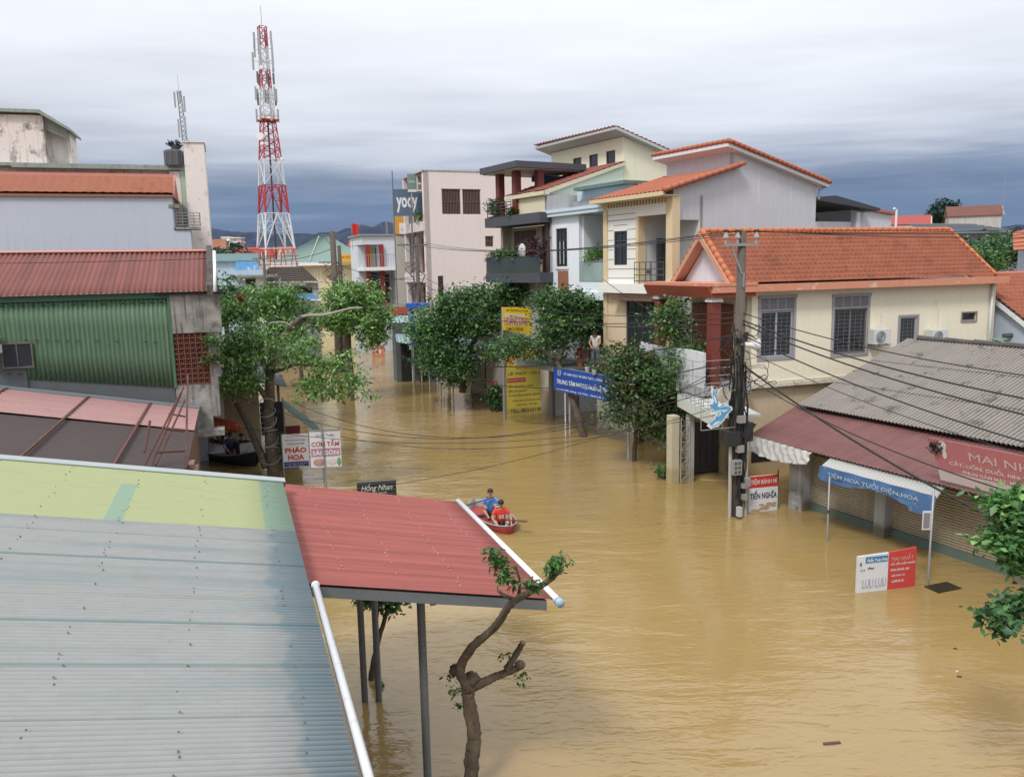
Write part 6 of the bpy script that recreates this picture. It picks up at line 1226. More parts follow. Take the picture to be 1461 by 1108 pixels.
# yellow coach boards
Yf = Fr(-.33, 39.64, 18); YW = Yf.p(785, 586, y=0)[0]
ybd = thing('yellow_timetable_board', 'big yellow coach board with LỆ THỦY HÀ NỘI lettering standing in water', 'sign', Yf)
ymat = mat('sign_yellow', (.50, .43, .075), .5, .06, scale=.8, low=((.3, .25, .08), .25, .1)); MB().box(0, YW, 0, .08, -1.5, 2.95).build('board', ymat, ybd); MB().box(-.12, 0, -.05, .1, -1.5, 3.4).box(YW, YW+.1, -.02, .1, -1.5, 3.0).build('post', galv, ybd)
yl = lambda a, b, d: (a, -.006-d, b)
lettering(ybd, [('HOÀNG LINH', YW*.45, 2.68, .34, YW*.85, .03), ('Limousine', YW*.52, 2.36, .2, YW*.55, .0, .3)], mat('letter_red', (.40, .03, .03)), place=yl)
lettering(ybd, [('LỆ THỦY - HÀ NỘI', YW*.5, 2.02, .2, YW*.86, .015), ('TELL: 0823 531 999', YW*.47, .14, .2, YW*.74, .015)], mat('letter_ink', (.04, .05, .03)), place=yl, name='route_lettering')
MB().box(.1, YW*.45, -.012, -.004, 1.60, 1.80).build('red_strip', mat('letter_red', (.4, .03, .03)), ybd); lettering(ybd, [('BẾN XE LỆ THỦY', YW*.24, 1.70, .1, YW*.36, .01)], mat('letter_offwhite', (.6, .55, .5)), place=lambda a, b, d: (a, -.016-d, b))
lettering(ybd, [('BẾN XE NƯỚC NGẦM', YW*.34, 1.40, .14, YW*.55, .01), ('BẾN XE GIÁP BÁT', YW*.28, 1.17, .14, YW*.42, .01), ('59 NGUYỄN HOÀNG MỸ ĐÌNH', YW*.45, .95, .14, YW*.76, .01), ('NHẬN VẬN CHUYỂN BƯU PHẨM', YW*.48, .66, .12, YW*.66, .01), ('HÀNG HÓA - TIỀN MẶT', YW*.48, .45, .12, YW*.46, .01)], mat('letter_brownred', (.22, .06, .03)), place=yl, name='service_lines')
MB().box(YW+.12, YW+2.6, .25, .4, -1, 2.8).build('side_wall', mat('dusk_wall', (.22, .21, .21)), ybd)
f_, w_1, h_1, z_1 = facing(719, 497, 746, 438, 38.3, 22)
yh = thing('yellow_upper_sign', 'bright yellow HOÀNG LINH sign half hidden in the tree leaves', 'sign', f_, 0, 0, z_1); Wy, Hy = 1.42, h_1
ybr = mat('bright_yellow', (.72, .48, .02), .45, .05); mb = MB(); mb.prism([(0, 0, Hy*.45), (Wy, 0, Hy*.30), (Wy, 0, Hy*.97), (0, 0, Hy)], (0, .08, 0)); mb.prism([(.5, 0, 0), (Wy, 0, -.35), (Wy+.02, 0, .1), (Wy*.8, 0, .45), (.6, 0, .25)], (0, .08, 0)); mb.build('board', ybr, yh)
MB().prism([(.05, -.01, Hy*.58), (Wy*.82, -.01, Hy*.50), (Wy*.82, -.01, Hy*.80), (.05, -.01, Hy*.86)], (0, .008, 0)).build('pale_strip', mat('strip_peach', (.7, .55, .35), .5), yh)
lettering(yh, [('HOÀNG LINH', Wy*.44, Hy*.70, .46, Wy*.82)], mat('letter_magenta', (.42, .03, .08)), place=lambda a, b, d: (a, -.022-d, b-.08*a)); lettering(yh, [('XE GIƯỜNG NẰM', Wy*.5, Hy*.94, .11, Wy*.8, .01), ('LIMOUSINE', Wy*.4, Hy*.48, .17, Wy*.6, .01)], mat('letter_ink', (.04, .05, .03)), place=lambda a, b, d: (a, -.006-d, b-.08*a), name='small_lettering')
mb = MB(); mb.prism([(Wy*.62, -.02, .0), (Wy*.9, -.02, -.06), (Wy*.88, -.02, .12), (Wy*.75, -.02, .16), (Wy*.66, -.02, .1)], (0, .01, 0)); mb.build('bus_picture', mat('letter_magenta', (.42, .03, .08)), yh); MB().tube([(.0, .12, -z_1-1), (.0, .12, Hy)], .05, 6).build('post', galv, yh)
# open shops under the trees
Q = Fr(-1.37, 43.12, 19)
os_ = thing('open_front_shop', 'dim open fronted shop with grey awning and white frames under the big tree', 'shop', Q)
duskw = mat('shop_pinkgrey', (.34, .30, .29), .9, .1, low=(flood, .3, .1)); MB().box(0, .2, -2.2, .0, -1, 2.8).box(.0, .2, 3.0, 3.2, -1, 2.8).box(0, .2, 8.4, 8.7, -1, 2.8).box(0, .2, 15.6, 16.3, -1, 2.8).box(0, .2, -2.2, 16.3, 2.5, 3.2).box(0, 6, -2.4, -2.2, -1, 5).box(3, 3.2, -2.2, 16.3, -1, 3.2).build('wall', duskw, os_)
mb = MB(); mb.sheet((-2.0, -2.0, 2.62), (-2.0, 7.5, 2.7), (.0, 7.5, 3.3), (.0, -2.0, 3.3), waves=46, amp=.02, th=.01); mb.build('awning', mat('awning_bluegrey', (.13, .18, .20), .6, .15), os_); MB().sheet((-1.6, 7.6, 2.5), (-1.6, 16.5, 2.5), (0, 16.5, 3.0), (0, 7.6, 3.0), waves=40, amp=.02, th=.01).build('awning', mat('awning_bluegrey', (.13, .18, .2)), os_)
for y in (-.1, 2.6, 5.3, 7.4, 10, 13): MB().tube([(-1.9, y, -1), (-1.9, y, 2.65)], .04, 6).build('post', mat('post_white', (.55, .55, .54)), os_)
mb = MB()
for y in (5.6, 6.4, 7.2, 8.0): mb.box(-.8, -.74, y, y+.06, -.5, 1.3)
for z in (.35, .95): mb.box(-.8, -.75, 5.6, 8.1, z, z+.06)
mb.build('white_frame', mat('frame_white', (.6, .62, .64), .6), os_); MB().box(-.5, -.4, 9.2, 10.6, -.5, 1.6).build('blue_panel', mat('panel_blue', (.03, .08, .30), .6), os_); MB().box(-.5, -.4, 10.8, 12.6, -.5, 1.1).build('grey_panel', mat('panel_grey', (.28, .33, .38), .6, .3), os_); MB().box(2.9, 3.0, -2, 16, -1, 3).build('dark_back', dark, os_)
MB().box(.02, .08, .3, 2.9, -.8, 2.4).build('glass_front', glass('shop_glass', (.035, .04, .045), .15), os_)
t = thing('shrub_in_water', 'dark rounded potted bush with red flowers standing in water left of the yellow board', 'shrub', W0, *pz(708, 585, 0)); leaves('foliage', [((0, 0, .75), (.65, .55, .7), 60)], G_dark, t, (.14, .05), 22, .14, seed=9); leaves('flowers', [((-.1, -.2, 1.45), (.25, .2, .1), 8)], [G_red[0]], t, (.06, .04), 12, .07, seed=8); MB().tube([(0, 0, -.8), (0, 0, .9)], .05, 6).build('stem', bark, t)
t = thing('water_weeds', 'tuft of green plants at the foot of the yellowed gate pillar', 'plant', W0, *pz(948, 682, 0)); leaves('foliage', [((0, 0, .2), (.25, .25, .22), 16)], G_mid, t, (.16, .03), 16, .1, droop=-.2, seed=10); MB().tube([(0, 0, -.3), (0, 0, .2)], .02, 5).build('stem', bark, t)
# blue topped kiosk sign & far street shops
f_, w_1, h_1, z_1 = facing(566, 512, 600, 452, 52, 15)
ks = thing('street_kiosk', 'small street kiosk with crooked pale grey awning and dark opening', 'kiosk', f_, 0, 0, 0); MB().sheet((-.1, -1.3, z_1+h_1*.45), (w_1+.3, -1.3, z_1+h_1*.30), (w_1+.2, .2, z_1+h_1*.55), (0, .2, z_1+h_1*.6), waves=10, amp=.03, th=.02).build('awning', mat('awning_paleteal', (.26, .36, .36), .6, .1), ks); MB().box(0, w_1, .2, 2, -1, z_1+h_1*.5).build('wall', mat('kiosk_dark', (.10, .12, .12), .8, .2), ks); MB().box(.3, w_1*.6, .1, .19, -.5, z_1+h_1*.35).build('opening', dark, ks); MB().sheet((-.6, .1, z_1+h_1*.86), (w_1, .1, z_1+h_1*.86), (w_1, 1.4, z_1+h_1), (-.6, 1.4, z_1+h_1), waves=8, amp=.03, th=.02).build('upper_roof', mat('awning_paleteal', (.26, .36, .36)), ks)
f_, w_1, h_1, z_1 = facing(582, 448, 612, 432, 50, 10)
t = thing('blue_sign_frame', 'bright blue flat topped sign frame above the pale kiosk', 'sign', f_, 0, 0, 0); MB().box(-.1, w_1, -.2, .5, z_1+h_1*.5, z_1+h_1*.95).box(.15, .35, 0, .1, z_1-1.9, z_1+h_1*.5).build('frame', mat('bright_blue', (.03, .13, .50), .5), t); MB().box(-.0, .14, -.02, .1, z_1-2.2, z_1+.3).box(.36, .9, -.02, .1, z_1-2.0, z_1+.1).build('panel', mat('panel_paleblue', (.38, .48, .6), .6, .2), t); MB().tube([(.25, .05, -1), (.25, .05, z_1-1.9)], .05, 6).build('post', galv, t)
f_, w_1, h_1, z_1 = facing(558, 449, 585, 438, 54, 10)
t = thing('red_yellow_sign', 'red sign with yellow trim on a low roof beyond the kiosk', 'sign', f_, 0, 0, 0); MB().box(0, w_1, 0, .1, z_1, z_1+h_1).build('panel', mat('panel_redfaded', (.40, .08, .06), .6, .2), t); MB().box(w_1, w_1+.15, 0, .1, z_1, z_1+h_1*1.3).box(-.1, 0, 0, .1, z_1, z_1+h_1).build('trim', mat('bright_yellow', (.72, .48, .02)), t); MB().box(.1, w_1, .2, 2.5, -1, z_1).build('wall', mat('kiosk_dark', (.1, .12, .12)), t)
w = pz(540, 508, 0); f_ = Fr(w.x, w.y, 10); t = thing('orange_number_sign', 'small faded orange sign floating upright far down the street', 'sign', f_); MB().box(-.55, .55, 0, .08, -.6, .95).build('board', mat('faded_orange', (.52, .22, .14), .7, .15), t); lettering(t, [('79', 0, .35, .4, .5, .03), ('HOA', 0, .78, .16, .6, .01)], mat('sign_letter', (.72, .75, .8)), place=lambda a, b, d: (a, -.006-d, b))
# row behind the trees at street end
f_, w_1, h_1, z_1 = facing(440, 470, 540, 425, 92, 12)
t = thing('street_end_shops', 'row of low pale shops with blue awning at the far end of the water street', 'building', f_, 0, 0, 0); MB().box(-4, w_1, 0, 4, -1, z_1+h_1).build('wall', mat('pale_dusty_wall', (.42, .41, .37), .9, .1), t); MB().box(-4, w_1, -1.2, 0, z_1+h_1*.5, z_1+h_1*.6).build('awning', mat('awning_bluegrey', (.13, .18, .2)), t)
for k in range(5): MB().box(-3.4+k*2.4, -1.8+k*2.4, -.05, -.005, -.5, z_1+h_1*.42).build('opening', dark, t)
# ================================================================== STREET LEVEL, LEFT
# left shop row behind the trees (dark roofs)
ls_ = thing('left_street_shop', 'dark shop with low grey sheet roofs behind the big tree, left bank', 'shop', Fr(-9.2, 29.5, 19))
MB().sheet((.8, -1.0, 3.2), (.8, 14, 3.2), (-6, 14, 4.6), (-6, -1.0, 4.6), waves=80, amp=.02, th=.02).build('roof', mat('dark_sheet_roof', (.085, .095, .10), .7, .2), ls_); MB().box(-6, -.1, 3.6, 14, -1, 3.1).box(-6, -5.8, -.8, 14, -1, 4.3).build('wall', mat('street_dim_wall', (.33, .26, .17), .9, .2), ls_)
for y in (-.6, 3.3): MB().tube([(.5, y, -1), (.5, y, 3.2)], .05, 6).build('post', steel, ls_)
f_, w_1, h_1, z_1 = facing(415, 622, 452, 581, 27.5, 19)
t = thing('green_porch_roof', 'small dark green corrugated porch roof sloping to the water at the left bank', 'roof', f_, 0, 0, 0); z0_ = z_1
MB().sheet((1.05, -.6, z0_), (1.05, 1.6, z0_), (-.15, 1.6, z0_+1.1), (-.15, -.6, z0_+1.1), waves=14, amp=.02, th=.01).build('roof_sheet', mat('porch_green', (.075, .13, .115), .6, .2, spots=((.3, .35, .33), .5, 5)), t); MB().box(-.95, -.17, .6, .66, z0_+.0, z0_+1.15).build('dark_panel', mat('panel_black', (.03, .03, .035), .7), t); MB().tube([(-.17, .5, z0_-.1), (-.17, .5, z0_+1.3)], .025, 6).tube([(1.0, -.5, -1), (1.0, -.5, z0_)], .03, 6).build('post', galv, t)
w = pz(412, 668, 0); f_ = Fr(w.x, w.y, 19); hgreen = f_.p(385, 610, y=0)[2]; xg0 = f_.p(386, 660, y=0)[0]
t = thing('green_wall_sign', 'tall dark green sign with yellow lettering behind the fireworks board', 'sign', f_); MB().box(xg0, .5, 0, .08, .15, hgreen).build('board', mat('sign_darkgreen', (.02, .085, .045), .6, .2), t); MB().box(xg0+.25, .5, -.01, -.002, hgreen-.32, hgreen-.02).build('red_strip', mat('strip_maroon', (.22, .04, .04), .6), t)
lettering(t, [('MUA', xg0+.45, hgreen-.62, .14, .34, .01), ('BÁN', xg0+.45, hgreen-.88, .14, .34, .01), ('SỬA', xg0+.45, hgreen-1.14, .14, .34, .01), ('XE', xg0+.45, hgreen-1.40, .14, .26, .01)], mat('letter_olive', (.30, .34, .12)), place=lambda a, b, d: (a, -.006-d, b)); MB().box(xg0+.1, .4, .02, .06, -1, .15).build('leg', steel, t)
# PHAO HOA
w = pz(409, 694, 0); f_ = Fr(w.x, w.y, 10); a0 = f_.p(405, 667, y=0); a1 = f_.p(439, 618, y=0); PW, PH_, pz0 = a1[0]-a0[0], a1[2]-a0[2], a0[2]
t = thing('fireworks_sign', 'white PHÁO HOA sign with red letters and navy foot on the left bank', 'sign', f_); 
MB().box(a0[0], a1[0], 0, .05, pz0, a1[2]).build('board', mat('sign_white', (.66, .66, .68)), t); MB().box(a0[0]+.02, a1[0]-.02, -.008, -.002, pz0+.02, pz0+PH_*.17).build('navy_strip', mat('strip_navy', (.03, .035, .17), .5), t); MB().tube([(a0[0], .02, -1), (a0[0]-.02, .02, a1[2])], .02, 6).build('post', galv, t)
cx0 = (a0[0]+a1[0])/2; pp2 = lambda a, b, d: (a, -.008-d, b)
lettering(t, [('PHÁO', cx0, pz0+PH_*.53, PH_*.19, PW*.82, .03), ('HOA', cx0, pz0+PH_*.30, PH_*.17, PW*.62, .03), ('HÂN HẠNH KÍNH CHÀO', cx0, pz0+PH_*.93, PH_*.035, PW*.7, .0)], mat('letter_strongred', (.52, .02, .02)), place=pp2)
lettering(t, [('CỬA HÀNG GIỚI THIỆU', cx0, pz0+PH_*.82, PH_*.05, PW*.8, .01), ('VÀ BÁN SẢN PHẨM', cx0, pz0+PH_*.72, PH_*.05, PW*.66, .01)], mat('letter_darkblue', (.02, .025, .12)), place=pp2, name='blue_lettering')
lettering(t, [('CÔNG TY TNHH MTV HÓA CHẤT', cx0, pz0+PH_*.12, PH_*.035, PW*.84, .0), ('ĐC: KIẾN GIANG', cx0, pz0+PH_*.06, PH_*.035, PW*.6, .0)], mat('sign_letter', (.72, .75, .8)), place=lambda a, b, d: (a, -.012-d, b), name='foot_lettering')
# COM TAM SAI GON
w = pz(468, 700, 0); f_ = Fr(w.x, w.y, 8); a0 = f_.p(444, 667, y=0.06); a1 = f_.p(485, 613, y=0.06); PW, PH_, pz0 = a1[0]-a0[0], a1[2]-a0[2], a0[2]
t = thing('rice_restaurant_sign', 'white CƠM TẤM SÀI GÒN sign with food pictures', 'sign', f_)
MB().box(a0[0], a1[0], .05, .09, pz0, a1[2]).build('board', mat('sign_white', (.66, .66, .68)), t); zt_ = f_.p(461, 603, y=0)[2]; MB().tube([(0.0, -.0, -1), (-.10, -.0, zt_)], .022, 7).tube([(a0[0], .04, a1[2]+.02), (a1[0], .04, a1[2]+.02)], .02, 5).build('post', mat('post_steelgrey', (.24, .24, .25), .5), t)
cx0 = (a0[0]+a1[0])/2; pp3 = lambda a, b, d: (a, .042-d, b)
lettering(t, [('Quán Tuấn', cx0, pz0+PH_*.88, PH_*.09, PW*.6, .0)], mat('letter_teal', (.08, .22, .30)), place=pp3, name='heading_lettering')
lettering(t, [('CƠM TẤM', cx0, pz0+PH_*.67, PH_*.2, PW*.9, .02)], mat('letter_brick', (.42, .10, .09)), place=pp3)
MB().box(a0[0]+.03, a1[0]-.03, .040, .048, pz0+PH_*.30, pz0+PH_*.52).build('plum_strip', mat('strip_plum', (.40, .22, .27), .6), t); lettering(t, [('SÀI GÒN', cx0, pz0+PH_*.41, PH_*.15, PW*.84, .02)], mat('sign_letter', (.72, .75, .8)), place=lambda a, b, d: (a, .034-d, b), name='white_lettering')
mb = MB(); mb.ball((cx0-PW*.22, .045, pz0+PH_*.14), (PW*.2, .01, PH_*.11), nu=16, nv=6); mb.build('plate_picture', mat('food_pink', (.45, .27, .25), .6, .35, scale=9), t); MB().ball((cx0+PW*.2, .045, pz0+PH_*.15), (PW*.17, .01, PH_*.10), nu=16, nv=6).build('dish_picture', mat('food_white', (.6, .55, .55), .6, .2, scale=12), t); MB().ball((cx0+PW*.42, .046, pz0+PH_*.14), (PW*.07, .01, PH_*.12), nu=10, nv=5).build('herb_picture', mat('food_green', (.15, .3, .16), .7, .3), t)
# HONG NHAN
f_, w_1, h_1, z_1 = facing(510, 708, 566, 682, 22.5, 12)
t = thing('black_script_sign', 'black slatted Hồng Nhan sign with white script just above the red canopy', 'sign', f_, 0, 0, 0); z0_ = z_1
MB().box(0, w_1, 0, .05, z0_-.15, z0_+h_1*.72).build('board', mat('sign_black', (.022, .022, .024), .45, .2), t); mb = MB()
for k in range(6): mb.box(0.01, w_1-.01, -.01, -.002, z0_-.1+k*.11, z0_-.085+k*.11)
mb.box(-.02, w_1+.02, -.012, .06, z0_+h_1*.72, z0_+h_1*.77); mb.build('slat_line', mat('slat_grey', (.12, .12, .12), .6), t); lettering(t, [('Hồng Nhan', w_1*.5, z0_+h_1*.42, .26, w_1*.8, .0, .35)], mat('script_white', (.55, .55, .52)), place=lambda a, b, d: (a, -.018-d, b)); lettering(t, [('HAIR SALON', w_1*.55, z0_+h_1*.12, .05, w_1*.4, .0)], mat('script_white', (.55, .55, .52)), place=lambda a, b, d: (a, -.018-d, b), name='small_lettering')
MB().tube([(.15, .03, -1), (.15, .03, z0_)], .03, 6).tube([(w_1-.15, .03, -1), (w_1-.15, .03, z0_)], .03, 6).build('post', steel, t)
# ================================================================== PEOPLE AND BOATS
def skin_mesh(name, verts, edges, radii, M, parent, root=0, sub=2):
    me = bpy.data.meshes.new(name); me.from_pydata([tuple(v) for v in verts], edges, []); o = bpy.data.objects.new(name, me); COL.objects.link(o)
    bm = bmesh.new(); bm.from_mesh(me); ly = bm.verts.layers.skin.verify(); bm.verts.ensure_lookup_table()
    for i, v in enumerate(bm.verts):
        r = radii[i]; v[ly].radius = (r, r) if not hasattr(r, '__len__') else r; v[ly].use_root = (i == root)
    bm.to_mesh(me); bm.free(); md = o.modifiers.new('s', 'SKIN'); md.use_smooth_shade = True; m2 = o.modifiers.new('d', 'SUBSURF'); m2.levels = sub; m2.render_levels = sub
    dg = bpy.context.evaluated_depsgraph_get(); nm = bpy.data.meshes.new_from_object(o.evaluated_get(dg)); o.modifiers.clear(); o.data = nm; bpy.data.meshes.remove(me)
    nm.name = name; nm.materials.clear(); nm.materials.append(M)
    for p in nm.polygons: p.use_smooth = True
    if parent: o.parent = parent
    return o
skinm = mat('skin_tan', (.42, .25, .17), .6, .05); hairm = mat('black_hair', (.012, .01, .009), .5, .2)
def person(label, F, x, y, z, J, shirt, pants, dz=0, sleeves=True, longp=False, vest=None, s=1.0, hold=None, fat=1.0, mat_skin=None, hat=None):
    """J: joints in local coordinates (facing -y): pelvis, chest, neck, head, shoulders, elbows, wrists, hips, knees, ankles, toes"""
    t = thing('person', label, 'person', F, x, y, z, dz=dz); sk = mat_skin or skinm
    Jv = {k: Vector(v)*s for k, v in J.items()}
    order = ['pelvis', 'belly', 'chest', 'neck', 'chin', 'head', 'crown']
    if 'belly' not in Jv: Jv['belly'] = Jv['pelvis'].lerp(Jv['chest'], .45)
    up_ = (Jv['head']-Jv['neck']).normalized(); Jv['chin'] = Jv['neck'].lerp(Jv['head'], .45); Jv['crown'] = Jv['head']+up_*.085*s
    R_ = {'pelvis': .135*fat, 'belly': .12*fat, 'chest': .135*fat, 'neck': .055, 'chin': .062, 'head': .092, 'crown': .062}
    vs = [Jv[k] for k in order]; rd = [R_[k]*s for k in order]; ed = [(i, i+1) for i in range(6)]
    def chain(start, names, rads):
        prev = start
        for n_, r in zip(names, rads): vs.append(Jv[n_]); rd.append(r*s); ed.append((prev, len(vs)-1)); prev = len(vs)-1
        return prev
    for sd_ in 'lr':
        w_ = chain(2, ['sh'+sd_, 'el'+sd_, 'wr'+sd_], [.058, .043, .028])
        fwd = (Jv['wr'+sd_]-Jv['el'+sd_]).normalized(); palm = Jv['wr'+sd_]+fwd*.06*s; vs.append(palm); rd.append((.034*s, .02*s)); ed.append((w_, len(vs)-1)); pi = len(vs)-1
        side_v = fwd.cross(Vector((0, 0, 1))); side_v = side_v.normalized() if side_v.length > .1 else Vector((1, 0, 0)); dn = side_v.cross(fwd).normalized()*-1
        for k in range(4):
            b = palm+side_v*(k-1.5)*.021*s+fwd*.015*s; ln_ = (.07, .082, .076, .06)[k]*s; m_ = b+fwd*ln_*.5+dn*.012*s; e_2 = m_+fwd*ln_*.12+dn*ln_*.5
            for q_, pr in ((m_, pi), (e_2, None)): vs.append(q_); rd.append(.0088*s); ed.append((pr if pr is not None else len(vs)-2, len(vs)-1))
        th_ = palm+side_v*(-.05 if sd_ == 'l' else .05)*s+fwd*.02*s; vs.append(th_); rd.append(.0095*s); ed.append((pi, len(vs)-1))
        chain(0, ['hip'+sd_, 'kn'+sd_, 'an'+sd_, 'to'+sd_], [.088, .06, .038, .034])
    skin_mesh('body', vs, ed, rd, sk, t)
    # hair, face
    hd = Jv['head']; fw = Vector(J.get('face', (0, -1, 0))).normalized(); rt = fw.cross(up_).normalized(); fw = up_.cross(rt)
    def hp(a, b, c): return hd+rt*a*s+fw*b*s+up_*c*s
    mb = MB(); cen = hp(0, -.012, .035); V_ = []; nu, nv = 14, 7
    for j in range(nv+1):
        th_ = math.pi*.62*j/nv
        for i in range(nu):
            a = 2*math.pi*i/nu; d = Vector((math.sin(th_)*math.cos(a), math.sin(th_)*math.sin(a), math.cos(th_)))
            frn = max(0, d.y); k = 1-.0*frn; dz_ = d.z if d.y < .3 else max(d.z, .12)
            V_.append(cen+rt*d.x*.098*s+fw*d.y*.105*s*k+up_*dz_*.102*s)
    mb.add(V_, [(j*nu+i, j*nu+(i+1) % nu, (j+1)*nu+(i+1) % nu, (j+1)*nu+i) for j in range(nv) for i in range(nu)]); mb.build('hair', hat or hairm, t, True)
    mb = MB(); mb.add([hp(0, .085, .03), hp(-.016, .092, -.02), hp(.016, .092, -.02), hp(0, .118, -.016)], [(0, 1, 3), (0, 3, 2), (1, 2, 3)]); mb.build('nose', sk, t)
    mb = MB()
    for q_ in (-.032, .032): mb.ball(hp(q_, .086, .022), .011*s, nu=6, nv=4)
    mb.build('eye', mat('eye_dark', (.03, .02, .02), .3), t); MB().ball(hp(0, .088, -.045), (.02*s, .01*s, .006*s), nu=8, nv=4).build('mouth', mat('lip', (.35, .13, .11), .5), t)
    mb = MB()
    for q_ in (-.094, .094): mb.ball(hp(q_, 0, .0), (.012*s, .02*s, .028*s), nu=6, nv=5)
    mb.build('ear', sk, t)
    # clothes
    def mid(a, b, k): return Jv[a].lerp(Jv[b], k)
    if shirt:
        nk = mid('chest', 'neck', .72)
        vv = [Jv['pelvis'], Jv['belly'], Jv['chest'], nk]; rr_ = [.15*fat, .15*fat, .175*fat, .095]; ee = [(0, 1), (1, 2), (2, 3)]
        for sd_ in 'lr':
            vv.append(Jv['sh'+sd_]); rr_.append(.078); ee.append((2, len(vv)-1)); vv.append(mid('sh'+sd_, 'el'+sd_, .72 if sleeves is True else .3)); rr_.append(.068); ee.append((len(vv)-2, len(vv)-1))
            if sleeves == 'long': vv[-1] = Jv['el'+sd_]; vv.append(mid('el'+sd_, 'wr'+sd_, .9)); rr_.append(.045); ee.append((len(vv)-2, len(vv)-1))
        skin_mesh('shirt', vv, ee, [r*s for r in rr_], shirt, t)
    if pants:
        vv = [Jv['belly'].lerp(Jv['pelvis'], .7), Jv['pelvis']]; rr_ = [.13*fat, .152*fat]; ee = [(0, 1)]
        for sd_ in 'lr':
            vv.append(Jv['hip'+sd_]); rr_.append(.108); ee.append((1, len(vv)-1))
            if longp: vv.append(Jv['kn'+sd_]); rr_.append(.082); ee.append((len(vv)-2, len(vv)-1)); vv.append(mid('kn'+sd_, 'an'+sd_, .92)); rr_.append(.062); ee.append((len(vv)-2, len(vv)-1))
            else: vv.append(mid('hip'+sd_, 'kn'+sd_, .82)); rr_.append(.092); ee.append((len(vv)-2, len(vv)-1))
        skin_mesh('trousers' if longp else 'shorts', vv, ee, [r*s for r in rr_], pants, t)
    if vest: skin_mesh('vest', [Jv['pelvis'].lerp(Jv['belly'], .4), Jv['belly'], Jv['chest'], mid('chest', 'neck', .5)], [(0, 1), (1, 2), (2, 3)], [.15*s, .155*s, .168*s, .10*s], vest, t)
    return t
def hull(name, label, F, Ln, Wd, Hh, mo, mi, dz=0, flat_=.62, bowlift=.18, extras=True, rimm=None, red_from=None):
    t = thing(name, label, 'boat', F, 0, 0, 0, dz=dz); n = 20; rows = [(-.16, .55), (-.02, .8), (Hh*.5, .93), (Hh, 1.0)]
    def sec(u): w_ = (1-abs(2*u-1)**3.0)**.62 if abs(2*u-1) < 1 else 0; return max(.04, w_)*Wd/2, bowlift*abs(2*u-1)**2.4
    V_ = []; K = len(rows)
    for i in range(n+1):
        u = i/n; w_, li = sec(u)
        for sgn_ in (-1, 1):
            for (z, f) in rows: V_.append((sgn_*w_*f, (u-.5)*Ln*(1-.06*(1-f)*2), z+li*(.4 if z < 0 else 1)))
    Fs = []; MI = []
    for i in range(n):
        a = i*2*K; b = (i+1)*2*K
        for k in range(K-1): Fs += [(a+k, b+k, b+k+1, a+k+1), (a+K+k, a+K+k+1, b+K+k+1, b+K+k)]; MI += [1 if (red_from and i/n < red_from) else 0]*2
        Fs.append((a, a+K, b+K, b)); MI.append(1 if (red_from and i/n < red_from) else 0)
    mb = MB(); b0 = len(mb.v); mb.v += V_; mb.f += Fs; mb.m += MI
    o = mb.build('hull', [mo, mi], t, True); sm = o.modifiers.new('t', 'SOLIDIFY'); sm.thickness = .025
    for sgn_ in (-1, 1):
        mb = MB(); mb.tube([(sgn_*sec(i/n)[0], (i/n-.5)*Ln, Hh+sec(i/n)[1]) for i in range(n+1)], .022, 6); mb.build('rim', rimm or mo, t, True)
    mb = MB(); P1 = [(sec(i/n)[0]*.72, (i/n-.5)*Ln*.97, .03) for i in range(n+1)]; mb.prism(P1+[(-x_, y_, z_) for x_, y_, z_ in reversed(P1)], (0, 0, .02)); mb.build('floor', mi, t)
    for u in (.3, .62): w_, li = sec(u); MB().box(-w_*.9, w_*.9, (u-.5)*Ln-.12, (u-.5)*Ln+.12, Hh*.62, Hh*.68).build('seat', mi, t)
    return t
# rowing boat
bA = pz(727, 762, 0); bB = pz(690, 733, 0); ang = math.degrees(math.atan2(-(bB.x-bA.x), bB.y-bA.y)); dirv = (bB-bA).normalized(); LB = 2.9; bc = bA+dirv*(LB/2-.05)
BF = Fr(bc.x, bc.y, ang)
hull('rowing_boat', 'small grey and red boat carrying two rowers past the red canopy', BF, LB, .98, .20, mat('boat_grey', (.30, .32, .34), .5, .15), mat('boat_red', (.32, .045, .04), .5, .15), red_from=.38, bowlift=.05)
blue_sh = mat('blue_shirt', (.10, .25, .62), .8, .08); red_sh = mat('red_shirt', (.62, .055, .03), .8, .08); blk = mat('black_shorts', (.02, .02, .024), .8, .1)
sit = dict(pelvis=(0, .10, .12), chest=(0, -.02, .48), neck=(0, -.06, .64), head=(0, -.12, .80), shl=(-.17, -.03, .58), shr=(.17, -.03, .58), ell=(-.29, -.14, .36), elr=(.30, -.12, .36), wrl=(-.16, -.34, .22), wrr=(.30, -.32, .20),
           hipl=(-.10, .05, .10), hipr=(.10, .05, .10), knl=(-.22, -.36, .30), knr=(.20, -.34, .26), anl=(-.10, -.48, .14), anr=(.09, -.46, .14), tol=(-.09, -.58, .11), tor=(.10, -.56, .11), face=(.0, -1, -.45))
rp = person('rower in red t-shirt and black shorts sitting hunched at the near end of the boat', BF, 0.02, -.72, .0, sit, red_sh, blk, s=.9, dz=-ang*.75)
lettering(rp, [('88', 0, .36, .12, .15, .0)], mat('print_pink', (.75, .45, .38)), name='shirt_print', place=lambda a, b, d: (a, -.17-d-.0, b))
sit2 = dict(sit); sit2.update(ell=(-.30, -.12, .40), elr=(.30, -.10, .42), wrl=(-.20, -.36, .44), wrr=(.16, -.38, .50), face=(0, -1, -.15), head=(0, -.08, .82))
person('rower in blue t-shirt holding an oar, seated behind the one in red', BF, 0.0, .05, .10, sit2, blue_sh, mat('grey_shorts', (.05, .055, .07), .8), s=.9, dz=-ang*.8)
oar_m = mat('oar_wood', (.075, .045, .025), .6, .2)
